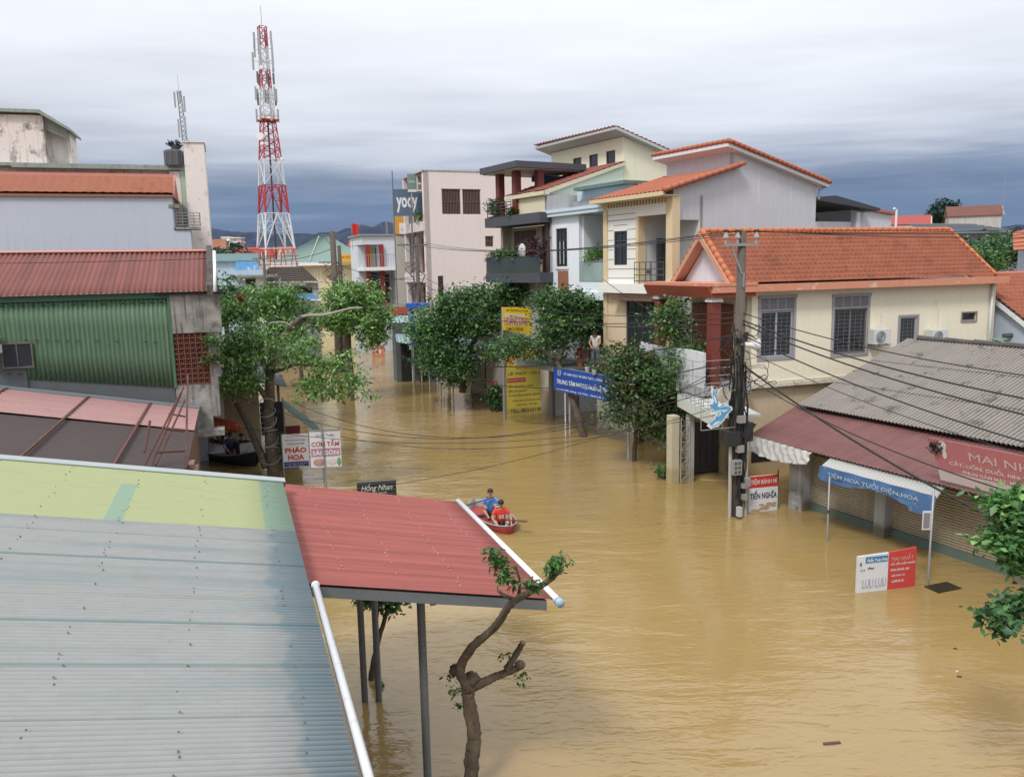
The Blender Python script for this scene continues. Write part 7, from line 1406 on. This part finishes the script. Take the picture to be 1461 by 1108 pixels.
def oar(label, a, b, blade=.45):
    t = thing('oar', label, 'oar', W0, a.x, a.y, a.z); b = b-a; mb = MB(); mb.tube([(0, 0, 0), b*(1-blade/b.length)], .018, 7); mb.build('shaft', oar_m, t, True); e = b*(1-blade/b.length); d = b.normalized(); sv = d.cross(Vector((0, 0, 1))).normalized()*.07; MB().prism([e-sv*.3, e+sv*.3, e+d*blade*.6+sv, b+sv*.8, b-sv*.8, e+d*blade*.6-sv], (0, 0, .015)).build('blade', oar_m, t)
def bw(x, y, z): w = BF.wor(x, y, z); return w
oar('dark oar crossing the chest of the rower in blue, dipping to the left', pd(705, 709, 22.6), pd(662, 722, 22.2))
oar('dark oar held low by the rower in red, pointing right over the water', pd(718, 741, 21.6), pd(752, 744, 21.2))
# long black boat with people behind the left tree
kA = pz(283, 640, 0); kB = pz(356, 662, 0); ka = math.degrees(math.atan2(-(kA.x-kB.x), kA.y-kB.y)); kc = (kA+kB)/2; KF = Fr(kc.x, kc.y, ka)
hull('long_boat', 'long black wooden boat with passengers moored in the dark behind the left tree', KF, (kA-kB).length+1.2, 1.5, .30, mat('boat_black', (.025, .026, .03), .6, .2), mat('boat_grey_inner', (.13, .14, .16), .7, .2), bowlift=.30, rimm=mat('boat_rim', (.20, .21, .22), .6))
st = dict(pelvis=(0, 0, .86), chest=(0, .0, 1.22), neck=(0, -.01, 1.40), head=(0, -.03, 1.56), shl=(-.18, 0, 1.34), shr=(.18, 0, 1.34), ell=(-.24, -.04, 1.06), elr=(.25, -.03, 1.06), wrl=(-.20, -.20, .88), wrr=(.22, -.18, .88),
          hipl=(-.10, 0, .84), hipr=(.10, 0, .84), knl=(-.11, -.03, .46), knr=(.12, -.02, .46), anl=(-.11, .02, .06), anr=(.13, .02, .06), tol=(-.12, -.13, .02), tor=(.14, -.13, .02))
navy = mat('navy_clothes', (.022, .026, .04), .8, .15); hv = mat('hi_vis_vest', (.42, .52, .08), .7, .1)
Lk = (kA-kB).length
person('person in dark clothes and yellow hi-vis vest sitting up in the long black boat', KF, .0, .1, .45, sit2, navy, navy, dz=-ka, sleeves='long', longp=True, vest=hv, s=.95)
person('person in dark olive jacket sitting left behind the hi-vis vest on the long boat', KF, -.1, .95, .45, sit2, mat('olive_jacket', (.10, .11, .05), .8), navy, dz=-ka+20, sleeves='long', longp=True, s=.92)
person('passenger in dark blue sitting low in the middle of the long boat near the stern', KF, -.1, -.9, .22, sit, mat('steel_blue_shirt', (.06, .09, .14), .8), navy, dz=-ka+30)
person('passenger in black sitting at the stern end of the long boat by the crate', KF, .15, -1.55, .22, sit, mat('black_shirt', (.015, .015, .018), .8), navy, dz=-ka-20)
t = thing('crate', 'dark crate with one pale side at the stern of the long boat', 'crate', KF, .1, -Lk/2+.55, .3); MB().box(-.3, .3, -.25, .25, 0, .5).build('body', mat('crate_dark', (.04, .045, .05), .7), t); MB().box(-.31, .31, -.29, -.255, .02, .48).box(.27, .33, -.3, .25, .0, .52).build('side_slat', mat('crate_pale', (.42, .42, .40), .7), t)
t = thing('outboard_lamp', 'small dark outboard motor with pale cap at the bow of the long boat', 'motor', KF, 0, Lk/2+.25, .45); MB().box(-.15, .15, -.2, .2, 0, .35).tube([(0, .1, 0), (0, .2, -.7)], .05, 7).build('housing', navy, t); MB().ball((0, 0, .38), (.13, .16, .07)).build('cap', mat('ac_white', (.6, .6, .6)), t)
# orange life raft under the eave
q0 = pd(318, 606, 30); rf_ = Fr(q0.x, q0.y, 15); t = thing('rescue_raft', 'orange inflatable life raft tube hanging under the dark eave at left', 'raft', rf_, 0, 0, q0.z)
MB().tube([(-.75, 0, .12), (-.4, -.02, .08), (.1, 0, -.02), (.55, 0, -.15), (.62, .05, -.2)], [.16, .2, .21, .19, .12], 12).build('tube', mat('raft_orange', (.55, .09, .04), .5, .12), t, True); MB().tube([(-.7, 0, .3), (-.3, 0, .26), (.5, 0, .08)], .05, 8).build('upper_tube', mat('raft_orange', (.55, .09, .04)), t, True)
mb = MB()
for x in (-.5, -.15, .2, .5): mb.tube([(x, -.2, .12-x*.2), (x+.02, -.24, -.02-x*.2), (x+.04, -.2, -.12-x*.2)], .015, 4)
mb.tube([(-.6, 0, .2), (-.6, 0, .9)], .012, 4).tube([(.4, 0, 0), (.4, 0, .9)], .012, 4); mb.build('rope', mat('rope_pale', (.5, .4, .35), .8), t)
# man on the deck
bend = dict(pelvis=(0, .0, .80), belly=(0, .04, .96), chest=(.0, -.02, 1.16), neck=(.0, -.12, 1.32), head=(.0, -.22, 1.42), shl=(-.18, -.04, 1.26), shr=(.18, -.04, 1.26), ell=(-.24, -.12, 1.02), elr=(.24, -.10, 1.02), wrl=(-.12, -.26, .90), wrr=(.14, -.26, .90),
            hipl=(-.10, 0, .78), hipr=(.10, 0, .78), knl=(-.10, -.06, .43), knr=(.11, -.04, .43), anl=(-.10, .04, .06), anr=(.12, .04, .06), tol=(-.11, -.10, .02), tor=(.13, -.10, .02), face=(0, -1, -.8))
mp_ = T.p(850, 523, z=2.94)
person('man in white vest top and grey trousers stooping on the green deck', T, mp_[0], mp_[1], 2.94, bend, mat('white_top', (.72, .72, .72), .8, .04), mat('grey_trousers', (.13, .15, .18), .8, .1), dz=-31-25, sleeves=False, longp=True, s=1.02)
# ================================================================== TREES
def tree(name, label, base, cat='tree', group=None, F=None):
    return thing(name, label, cat, F or W0, base[0], base[1], base[2], group=group)
def wp(px, py, Y, o): return pd(px, py, Y)-o
# T1 big feathery tree on the left bank
o1 = pz(392, 690, 0); t = tree('feathery_tree', 'large light green feathery tree with a long bare forked limb, left bank', o1); o1v = Vector(o1)
def q1(px, py, Y): return pd(px, py, Y)-o1v
YB = o1v.y
mb = MB(); limb(mb, [(0, 0, -1.8), q1(388, 640, YB), q1(383, 590, YB+.1), q1(385, 545, YB+.2), q1(392, 500, YB+.3), q1(412, 470, YB+.5), q1(431, 452, YB+.6)], .235, .08, 12, .02)
limb(mb, [q1(380, 668, YB), q1(352, 600, YB+.3), q1(330, 560, YB+.6), q1(318, 520, YB+.9)], .15, .05, 8, .02)
limb(mb, [q1(385, 575, YB+.1), q1(350, 520, YB-.4), q1(330, 470, YB-.6)], .10, .03, 7)
limb(mb, [q1(390, 530, YB+.1), q1(430, 520, YB-.6), q1(490, 530, YB-1.2)], .07, .02, 6)
limb(mb, [q1(385, 545, YB+.2), q1(365, 470, YB+1), q1(370, 420, YB+1.4)], .10, .03, 7)
mb.build('trunk', bark, t, True)
mb = MB(); limb(mb, [q1(412, 470, YB+.5), q1(431, 452, YB+.6), q1(465, 449, YB+.4), q1(500, 440, YB+.2), q1(517, 439, YB)], .075, .025, 7, .008); limb(mb, [q1(420, 468, YB+.5), q1(405, 460, YB+.4), q1(385, 461, YB+.3), q1(368, 470, YB+.1)], .05, .018, 6, .008); limb(mb, [q1(470, 448, YB+.4), q1(472, 436, YB+.4), q1(478, 430, YB+.4)], .025, .012, 5, .004); mb.build('bare_limb', bark_pale, t, True)
mb = MB(); rr = random.Random(8)
for k in range(7): z = .8+k*.33; a = rr.uniform(-.2, .2); mb.tube([(-.27*math.cos(j*math.pi/5)-.02-.012*k, -.27*math.sin(j*math.pi/5)+.0, z+a*math.sin(j*.6)+.12*j/5) for j in range(-1, 7)], .012, 4, cap=False)
mb.build('tied_cord', mat('cord_pale', (.42, .42, .44), .7), t)
B1 = []
def bl(px, py, Y, rx, ry, rz_, n): p = q1(px, py, Y); B1.append(((p.x, p.y, p.z), (rx, ry, rz_), n))
bl(345, 450, YB+1.0, 1.15, 1.3, .75, 62); bl(385, 425, YB+1.5, 1.0, 1.1, .65, 54); bl(330, 500, YB+.2, .95, 1.1, .8, 52); bl(362, 490, YB-.6, 1.1, 1.0, .9, 58); bl(405, 470, YB+1.4, 1.0, 1.0, .8, 38); bl(350, 540, YB-.8, .8, .8, .6, 34); bl(430, 500, YB-.8, .8, .8, .55, 24); bl(470, 520, YB-1.1, .9, .7, .5, 26); bl(440, 550, YB-1.0, .7, .6, .45, 18); bl(500, 545, YB-1.3, .6, .5, .35, 13); bl(318, 440, YB+1.6, .6, .9, .7, 26); bl(310, 545, YB+.8, .5, .8, .6, 16); bl(415, 430, YB+1.6, .8, .9, .6, 24); bl(470, 555, YB-1.3, .6, .5, .4, 12); bl(520, 560, YB-1.5, .25, .25, .15, 3)
leaves('crown', B1, G_light+[G_mid[0], G_mid[2]], t, (.18, .034), 26, .22, droop=.6, seed=11, shell=.25)
# flower cluster
t = thing('hanging_blossom', 'small orange red blossom cluster in the left tree top', 'flower', W0, *pd(343, 426, YB+1)); leaves('petals', [((0, 0, 0), (.12, .1, .08), 6)], [leafmat('petal_orange', (.50, .10, .03))], t, (.08, .05), 12, .05, seed=2)
# T2 tree further along left
o2 = pz(500, 500, 0); o2 = Vector((pd(497, 488, 45).x, 45, 0)); t = tree('willowy_tree', 'light green drooping tree standing in the water beyond the long bare limb', o2); q2_ = lambda px, py, Y: pd(px, py, Y)-o2
mb = MB(); limb(mb, [(0, 0, -1.5), q2_(497, 475, 45), q2_(500, 440, 45), q2_(510, 415, 45)], .22, .06, 8); limb(mb, [q2_(498, 465, 45), q2_(480, 430, 44.5)], .1, .03, 6); limb(mb, [q2_(499, 460, 45), q2_(530, 430, 45)], .1, .03, 6); mb.build('trunk', bark, t, True)
B2 = []
for (px, py, Y, rx, rz_, n) in ((490, 430, 45, 1.35, .95, 60), (520, 425, 45.5, 1.35, .9, 55), (505, 455, 44.5, 1.7, .85, 60), (540, 455, 45, .9, .9, 32), (480, 455, 45.5, .8, .7, 26), (530, 480, 44.5, .9, .6, 24), (500, 412, 45.8, .9, .5, 22)): p = q2_(px, py, Y); B2.append(((p.x, p.y, p.z), (rx, rx, rz_), n))
leaves('crown', B2, G_light+[G_mid[2]], t, (.26, .055), 30, .28, droop=.6, seed=13, shell=.35)
# dark shrubs between (left back)
for i, (px, py, Y, rx, rz_, n, m_, lab) in enumerate(((425, 455, 50, 1.8, 1.1, 60, G_deep, 'dark bushy tree behind the bare limb of the left tree'), (320, 420, 40, .9, .9, 40, G_dark, 'dark green bush between the red roof end and the blue house'), (350, 430, 48, 1.5, .8, 40, G_mid, 'mid green bush under the small blue house'))):
    p = pd(px, py, Y); t = tree('street_bush', lab, (p.x, p.y, 0), 'tree'); leaves('crown', [((0, 0, p.z), (rx, rx, rz_), n)], m_, t, (.2, .07), 28, .28, seed=60+i); MB().tube([(0, 0, -1), (0, 0, p.z)], .12, 7).build('trunk', bark, t)
# T3 big rounded tree on the right bank
def round_tree(nm, label, pxb, pyb, Yb, blobs, mats, trunk, lsz=(.2, .075), per=28, sp=.28, seed=1, r0=.16, lean=None, droop=.3):
    w = Vector((pd(pxb, pyb, Yb).x, Yb, 0)); t = tree(nm, label, w); B = []
    for (px, py, Y, rx, rz_, n) in blobs: p = pd(px, py, Y)-w; B.append(((p.x, p.y, p.z), (rx, rx, rz_), n))
    mb = MB(); 
    for tr_ in trunk: limb(mb, [(pd(a, b, Y)-w) for (a, b, Y) in tr_], r0, r0*.3, 8, .02)
    mb.build('trunk', bark, t, True); leaves('crown', B, mats, t, lsz, per, sp, seed=seed, droop=droop); return t
round_tree('broad_leaved_tree', 'biggest dense dark green tree on the right bank, covering the grey awnings', 640, 560, 41.5, [(625, 470, 42, 1.35, 1.2, 95), (655, 440, 42, 1.5, 1.0, 95), (700, 425, 42, 1.6, .75, 80), (745, 418, 42, 1.3, .55, 55), (640, 510, 41, 1.4, .9, 80), (615, 505, 42.5, .9, 1.0, 48), (680, 460, 41.5, 1.3, .9, 60), (700, 452, 41, .9, .7, 36), (600, 470, 43, .7, .9, 34), (655, 535, 41, .9, .5, 26), (775, 420, 42.5, .8, .4, 22)], G_dark+[G_mid[0], G_mid[2]], [[(660, 560, 41.5), (658, 520, 41.5), (650, 470, 41.8)], [(658, 520, 41.5), (690, 460, 41.7)]], seed=21, lsz=(.16, .066), per=42, sp=.30, r0=.18)
round_tree('leaning_tree', 'dense dark tree with a leaning trunk passing through the deck by the blue sign', 832, 612, 34, [(790, 430, 36, 1.2, .7, 70), (825, 440, 36, 1.0, .75, 56), (792, 462, 35.5, .95, .8, 56), (810, 465, 35.2, 1.0, .7, 48), (740, 492, 35.5, 1.15, .36, 44), (712, 500, 36, .6, .4, 18), (840, 460, 36.2, .5, .6, 20), (790, 490, 35, .6, .45, 22), (775, 505, 35.2, .4, .3, 8)], G_mid+G_dark[:2], [[(833, 625, 34), (822, 585, 34), (808, 545, 34.3), (792, 510, 34.6), (775, 480, 35)], [(792, 510, 34.6), (760, 490, 35)], [(795, 515, 34.6), (815, 465, 35)]], seed=22, r0=.17, lsz=(.14, .05), per=38, sp=.30)
round_tree('olive_tree', 'rounded tree with olive tipped crown in front of the peach wall', 905, 640, 29.5, [(905, 520, 29.5, .95, .8, 70), (890, 550, 29.3, .75, .7, 44), (940, 545, 29, .85, .8, 60), (925, 590, 28.6, .85, .65, 52), (885, 590, 29, .55, .45, 24), (965, 585, 28.6, .5, .6, 28), (950, 615, 28.4, .45, .35, 18)], G_olive+G_dark, [[(905, 660, 29.5), (908, 600, 29.4), (915, 550, 29.3)], [(908, 600, 29.4), (940, 560, 29)]], seed=23, lsz=(.15, .055), r0=.10)
round_tree('slender_tree', 'narrow taller green tree rising beside the maroon columns', 965, 640, 28.2, [(965, 465, 28.3, .42, .6, 30), (950, 455, 28.5, .35, .35, 14), (975, 510, 28, .55, .6, 38), (990, 520, 27.8, .45, .35, 20), (955, 540, 28, .5, .5, 26), (965, 440, 28.3, .25, .25, 9)], G_mid+[G_light[1]], [[(968, 650, 28.2), (966, 560, 28.2), (965, 450, 28.3)]], seed=24, lsz=(.14, .05), r0=.06)
# right frame tree
w = Vector((pd(1500, 980, 9.5).x, 9.5, 0)); t = tree('round_leaf_tree', 'bright round leaved tree reaching in from the right frame edge', w); mb = MB(); q5 = lambda px, py, Y: pd(px, py, Y)-w
limb(mb, [(0, 0, -1.5), q5(1500, 900, 9.6), q5(1490, 800, 9.8), q5(1480, 720, 10)], .14, .05, 8); limb(mb, [q5(1495, 850, 9.7), q5(1450, 770, 9.6), q5(1415, 730, 9.6)], .05, .015, 6); limb(mb, [q5(1498, 900, 9.6), q5(1440, 880, 9.4), q5(1405, 878, 9.3)], .04, .01, 6); mb.build('trunk', bark, t, True)
B5 = []
for (px, py, Y, rx, rz_, n) in ((1445, 730, 9.7, .30, .22, 30), (1470, 760, 9.8, .40, .30, 44), (1435, 775, 9.6, .26, .20, 26), (1422, 712, 9.7, .10, .07, 5), (1460, 800, 9.7, .3, .18, 24), (1412, 770, 9.5, .08, .05, 4), (1460, 705, 9.9, .3, .12, 18)): p = q5(px, py, Y); B5.append(((p.x, p.y, p.z), (rx, rx, rz_), n))
RL = [leafmat('leaf_r1', (.11, .25, .08)), leafmat('leaf_r2', (.07, .18, .06)), leafmat('leaf_r3', (.18, .33, .10))]
leaves('crown', B5, RL, t, (.115, .042), 15, .085, seed=31, shell=.3)
B5 = []
for (px, py, Y, rx, rz_, n) in ((1440, 880, 9.4, .22, .10, 13), (1410, 878, 9.3, .07, .04, 4), (1460, 855, 9.5, .25, .12, 14), (1432, 895, 9.3, .08, .07, 5)): p = q5(px, py, Y); B5.append(((p.x, p.y, p.z), (rx, rx, rz_), n))
leaves('lower_crown', B5, G_dark+[RL[1]], t, (.115, .042), 15, .08, seed=32, shell=.3)
# pollarded tree in front
o7 = Vector((pz(662, 1108, 0).x, pz(662, 1108, 0).y, 0)); Y7 = o7.y-.3; q7 = lambda px, py, Y=Y7: pd(px, py, Y)-o7
t = tree('pollarded_tree', 'lopped bare tree with two cut limbs and few leaf tufts before the canopy', o7)
mb = MB(); limb(mb, [(0, 0, -1.8), q7(672, 1108), q7(676, 1050), q7(668, 990), q7(672, 965)], .11, .085, 20, .006, sub=14, jv=.07); limb(mb, [q7(672, 985), q7(656, 958, Y7-.15), q7(672, 925, Y7-.4), q7(705, 895, Y7-.8), q7(728, 862, Y7-1.2), q7(760, 842, Y7-1.5), q7(785, 826, Y7-1.65), q7(800, 812, Y7-1.75)], .072, .026, 16, .004, sub=10, jv=.07); limb(mb, [q7(668, 985), q7(690, 972), q7(715, 962), q7(742, 950)], .068, .045, 16, .005, sub=10, jv=.08); limb(mb, [q7(722, 955), q7(732, 940), q7(746, 916)], .05, .04, 14, .004, sub=8, jv=.07); limb(mb, [q7(735, 855, Y7-1.25), q7(722, 850, Y7-1.3), q7(710, 842, Y7-1.35)], .03, .018, 7, .004); limb(mb, [q7(740, 850, Y7-1.3), q7(742, 830, Y7-1.4), q7(735, 805, Y7-1.5)], .025, .01, 6, .004)
mb.ball(q7(650, 955), (.09, .09, .08), fn=lambda d: 1+.2*math.sin(d.x*9)*math.sin(d.z*8)); mb.ball(q7(742, 948), (.075, .07, .07)); mb.ball(q7(672, 968), (.12, .11, .10), fn=lambda d: 1+.15*math.sin(d.x*7+1)*math.sin(d.z*9))
mb.build('trunk', mat('bark_close', (.14, .105, .075), .95, .35, scale=9, bump=1.0, bscale=16, stretch=(1, 1, .35), spots=((.27, .24, .19), .55, 6)), t, True)
mb = MB(); mb.tube([q7(745.5, 917), q7(746.5, 915)], .047, 10); mb.build('cut_end', mat('cut_wood', (.30, .20, .12), .9), t)
tufts = [((712, 797), .08, .08, 8), ((706, 788), .05, .06, 4), ((722, 822), .07, .06, 4), ((716, 812), .06, .07, 4), ((797, 800), .09, .06, 8), ((788, 812), .06, .05, 3), ((757, 836), .09, .05, 6), ((738, 832), .04, .04, 2)]
B7 = [(tuple(q7(*p, Y7-1.5-(p[0]>740)*.2)), (a, a, b), n) for p, a, b, n in tufts]
leaves('crown', B7, [leafmat('leaf_t1', (.06, .17, .03)), leafmat('leaf_t2', (.035, .10, .025))], t, (.085, .018), 14, .045, seed=41, shell=.2, droop=.5)
B7 = [(tuple(q7(*p)), (a, a, b), n) for p, a, b, n in (((648, 985), .03, .1, 4), ((655, 1005), .02, .06, 2), ((644, 965), .03, .04, 2), ((742, 962), .03, .05, 3), ((745, 975), .02, .03, 1), ((720, 935), .04, .02, 2), ((760, 800), .0, .0, 1))]
for k_, b7 in enumerate(B7[:-1]): leaves('sprig', [b7], [leafmat('leaf_t3', (.12, .20, .05)), leafmat('leaf_t2', (.035, .1, .025))], t, (.07, .018), 9, .045, seed=42+k_, shell=.2)
mb = MB(); rr = random.Random(31)
for k in range(12): a = rr.uniform(0, 6.3); b0 = q7(800, 806, Y7-1.75); mb.tube([b0, b0+Vector((.08*math.cos(a), 0, .08*math.sin(a))), b0+Vector((.15*math.cos(a+.5), .02, .12*math.sin(a+.5)))], .004, 4)
mb.build('twig', bark, t)
# small tree under the canopy
o8 = Vector(pz(540, 995, 0)); o8 = Vector((pd(536, 960, 13.6).x, 13.6, 0)); t = tree('young_street_tree', 'young thin stemmed tree half hidden under the red canopy by the twin posts', o8); q8 = lambda px, py, Y=13.6: pd(px, py, Y)-o8
mb = MB(); limb(mb, [(0, 0, -1.5), q8(530, 985), q8(536, 930), q8(548, 885), q8(556, 858)], .07, .03, 8, .006); limb(mb, [q8(536, 940), q8(536, 890), q8(542, 855)], .05, .02, 7, .006); mb.build('trunk', bark, t, True)
B8 = [(tuple(q8(*p)), (a, a, b), n) for p, a, b, n in (((545, 848), .28, .13, 26), ((524, 852), .18, .10, 14), ((562, 856), .14, .1, 10), ((560, 868), .06, .05, 3))]; leaves('crown', B8, G_mid, t, (.12, .035), 16, .09, seed=45)
t = thing('floating_tuft', 'small dark leaf tuft floating by the twin posts', 'debris', W0, *pz(543, 978, 0)); leaves('leaf', [((0, 0, .03), (.06, .06, .03), 4)], G_dark, t, (.08, .03), 8, .03, seed=3)
# far right trees
for i, (px, py, Y, rx, rz_, n, m_, lab, ls2) in enumerate(((1415, 362, 48, 2.1, 1.15, 130, G_dark, 'broad dark green tree filling the gap right of the orange roof', .22), (1395, 375, 46, 1.0, .9, 40, G_mid, 'smaller green tree against the hip end of the orange roof', .2), (1458, 340, 52, 1.3, .6, 40, G_deep, 'dark tree cut by the right edge behind the grey roof', .22), (1346, 302, 90, 1.9, 1.0, 46, G_deep, 'loose airy tree left of the brown tiled far house', .3), (1340, 312, 92, 1.2, .8, 22, G_deep, 'low dark tree beneath the airy tree on the right skyline', .3))):
    p = pd(px, py, Y); t = tree('skyline_tree', lab, (p.x, p.y, 0)); leaves('crown', [((0, 0, p.z), (rx, rx, rz_), n), ((rx*.6, 0, p.z+rz_*.2), (rx*.5, rx*.5, rz_*.6), n//3)], m_, t, (ls2, ls2*.4), 26, .30, seed=80+i); MB().tube([(0, 0, -1), (.1, 0, p.z)], [.2, .12], 7).build('trunk', bark, t)
# far tree line as one mass
rg = np.random.RandomState(5); BB = []
for k in range(150):
    px = rg.uniform(-150, 1700); Y = rg.uniform(200, 420)
    if 560 < px < 1160: continue
    p = pd(px, 356-.021*(px-400)+rg.uniform(-2, 2), Y); BB.append(((p.x, p.y, p.z*.42), (rg.uniform(5, 10), 5, p.z*.55), 22))
o = leaves('distant_woodland', BB, G_deep, None, (1.6, .7), 12, 1.5, seed=6); struct(o, 'stuff')
for i, (px, py, Y, rx, rz_, n) in enumerate(((332, 354, 145, 1.8, .9, 14), (355, 366, 140, 1.8, .8, 14), (306, 366, 105, 1.6, 1.2, 22), (475, 352, 160, 2.5, 1.0, 12))):
    p = pd(px, py, Y); t = tree('far_tree', ('far dark tree by the tiny white and rose blocks', 'far green tree before the long red roof', 'far tree beside the shed verge pipe', 'far tree peeping behind the hip roof ridge')[i], (p.x, p.y, 0)); leaves('crown', [((0, 0, p.z), (rx, rx, rz_), n)], G_deep, t, (.5, .2), 18, .5, seed=90+i); MB().tube([(0, 0, -1), (0, 0, p.z)], .2, 6).build('trunk', bark, t)
# ================================================================== CABLES
def cable(a, b, sag, r, label, group):
    a, b = Vector(a), Vector(b); t = thing('power_cable', label, 'cable', W0, a.x, a.y, a.z, group=group); n = 22
    MB().tube([a.lerp(b, i/n)-a-Vector((0, 0, sag*4*(i/n)*(1-i/n))) for i in range(n+1)], r, 5).build('wire', cable_m, t, True)
ups = lambda z, x=0, y=0: UPF.wor(x, y, z)
for i, p in enumerate(INS):
    far = f2.wor((-1.1, -.4, .4)[i], -.1, z2-.35); cable(far, p, .55, .013, 'thin high wire from the pink block pole to the %s insulator of the near pole' % ('left', 'middle', 'right')[i], None)
    r_e = pd(1560, (322, 327, 333)[i]+ (0, 0, 3)[i], 30+i); cable(p, r_e, .12, .013, 'high wire leaving the %s insulator to the right over the orange roof' % ('left', 'middle', 'right')[i], None)
RC = [((1062, 430), (1461, 527), 'uppermost', .014, 5.9), ((1062, 448), (1461, 560), 'second', .020, 5.7), ((1062, 458), (1461, 583), 'third', .020, 5.6), ((1062, 478), (1461, 622), 'fourth', .018, 5.3), ((1064, 520), (1388, 716), 'thick double lower', .026, 4.5), ((1064, 545), (1330, 656), 'thin lower', .014, 4.2), ((1064, 500), (1461, 640), 'slack middle', .010, 4.9)]
for (a, b, lab, r, z) in RC:
    A_ = ups(z); B0 = pd(b[0], b[1], 15.5 if b[0] > 1400 else 15.0); dd_ = B0-A_; B_2 = A_+dd_*1.45; sg = .35; B_2.z += sg*4*(1/1.45)*(1-1/1.45)*1.0*.9; cable(A_, B_2, sg, r, '%s black cable running right from the near pole over the shop roofs' % lab, None)
LC = [((560, 505), 52, 5.3, .018, 'cable crossing low over the water from the deck height to the near pole', .9), ((420, 575), 34, 4.0, .012, 'slack cable crossing the street in front of the blue sign', 1.6), ((300, 548), 27, 4.4, .012, 'long slack wire from the left shed across the water', 2.0), ((475, 620), 27, 3.4, .010, 'lowest wire crossing from the left signs to the near pole', .9), ((603, 405), 52, 5.6, .016, 'cable from the pink block pole ending above the loudspeaker', 1.0), ((603, 395), 52, 5.9, .014, 'upper cable from the pink block pole to the near pole', .9), ((480, 400), 58, 5.75, .014, 'distant cable from the twin pole to the near pole', 1.2), ((860, 398), 31, 5.0, .012, 'short cable from the panelled townhouse corner to the near pole', .3), ((560, 500), 44, 4.6, .016, 'pale looking cable dipping over the yellow board', 1.4), ((312, 604), 26, 3.1, .010, 'thin drooping wire from the left eave over the boat', .8)]
for (p, Y, z, r, lab, sg) in LC: cable(pd(p[0], p[1], Y), ups(z), sg, r, lab, None)
for (a, Ya, b, Yb_, r, sg, lab) in (((480, 375), 58, (603, 398), 52, .02, .4, 'cable between the twin pole and the pink block pole'), ((380, 372), 60, (480, 352), 58, .02, .3, 'cable between the low dark pole and the twin pole, upper'), ((380, 385), 60, (480, 410), 58, .025, .6, 'cable between the low dark pole and the twin pole, lower'), ((455, 402), 70, (603, 392), 52, .02, .3, 'cable passing the cream hip roof house to the pink block pole'), ((-40, 376), 23.5, (295, 369), 25, .010, .02, 'thin white looking wire over the dull red shed roof'), ((735, 600), 30, (1045, 515), 22.5, .012, .7, 'wire rising from the yellow board foot to the near pole'), ((500, 700), 23, (860, 622), 30, .009, .2, 'fine wire just above the water behind the rowers')): cable(pd(*a, Ya), pd(*b, Yb_), sg, r, lab, None)
GR = {'power_cable': 'power cables strung over the flooded street', 'air_conditioner': 'air conditioner units on the cream wall', 'floating_debris': 'debris floating on the flood water', 'utility_pole': 'utility poles along the street', 'balcony_bush': 'bushes on the dark slab house balconies', 'small_pot': 'pots behind the glass balcony', 'bucket': 'buckets on the deck', 'oar': 'oars of the rowing boat', 'distant_house': 'distant tiled houses on the skyline', 'skyline_tree': 'trees on the right skyline', 'far_tree': 'far trees by the tower', 'sign_post': 'poles under the blue sign', 'wall_weed': 'weeds rooted in the shed wall', 'distant_block': 'tiny far blocks', 'metal_post': 'steel posts before the shutters', 'street_bush': 'bushes behind the left tree'}
for o in list(COL.objects):
    if o.parent is None and o.get('label') and not o.get('group'):
        k = o.name.split('.')[0]
        if k in GR: o['group'] = GR[k]
# ================================================================== HAZE
hz = MB().box(-4200, 4200, -70, 6900, -3, 760).build('haze', mat('haze_tmp', (.5, .5, .5))); struct(hz, 'stuff')
hm_ = bpy.data.materials.new('haze_air'); hm_.use_nodes = True; ht_ = hm_.node_tree; ht_.nodes.remove(ht_.nodes['Principled BSDF']); pv = ht_.nodes.new('ShaderNodeVolumePrincipled'); pv.inputs['Color'].default_value = (.50, .66, .95, 1); pv.inputs['Density'].default_value = HZD = 1.3e-5; pv.inputs['Anisotropy'].default_value = 0.0
ht_.links.new(pv.outputs[0], ht_.nodes['Material Output'].inputs['Volume']); hz.data.materials.clear(); hz.data.materials.append(hm_)
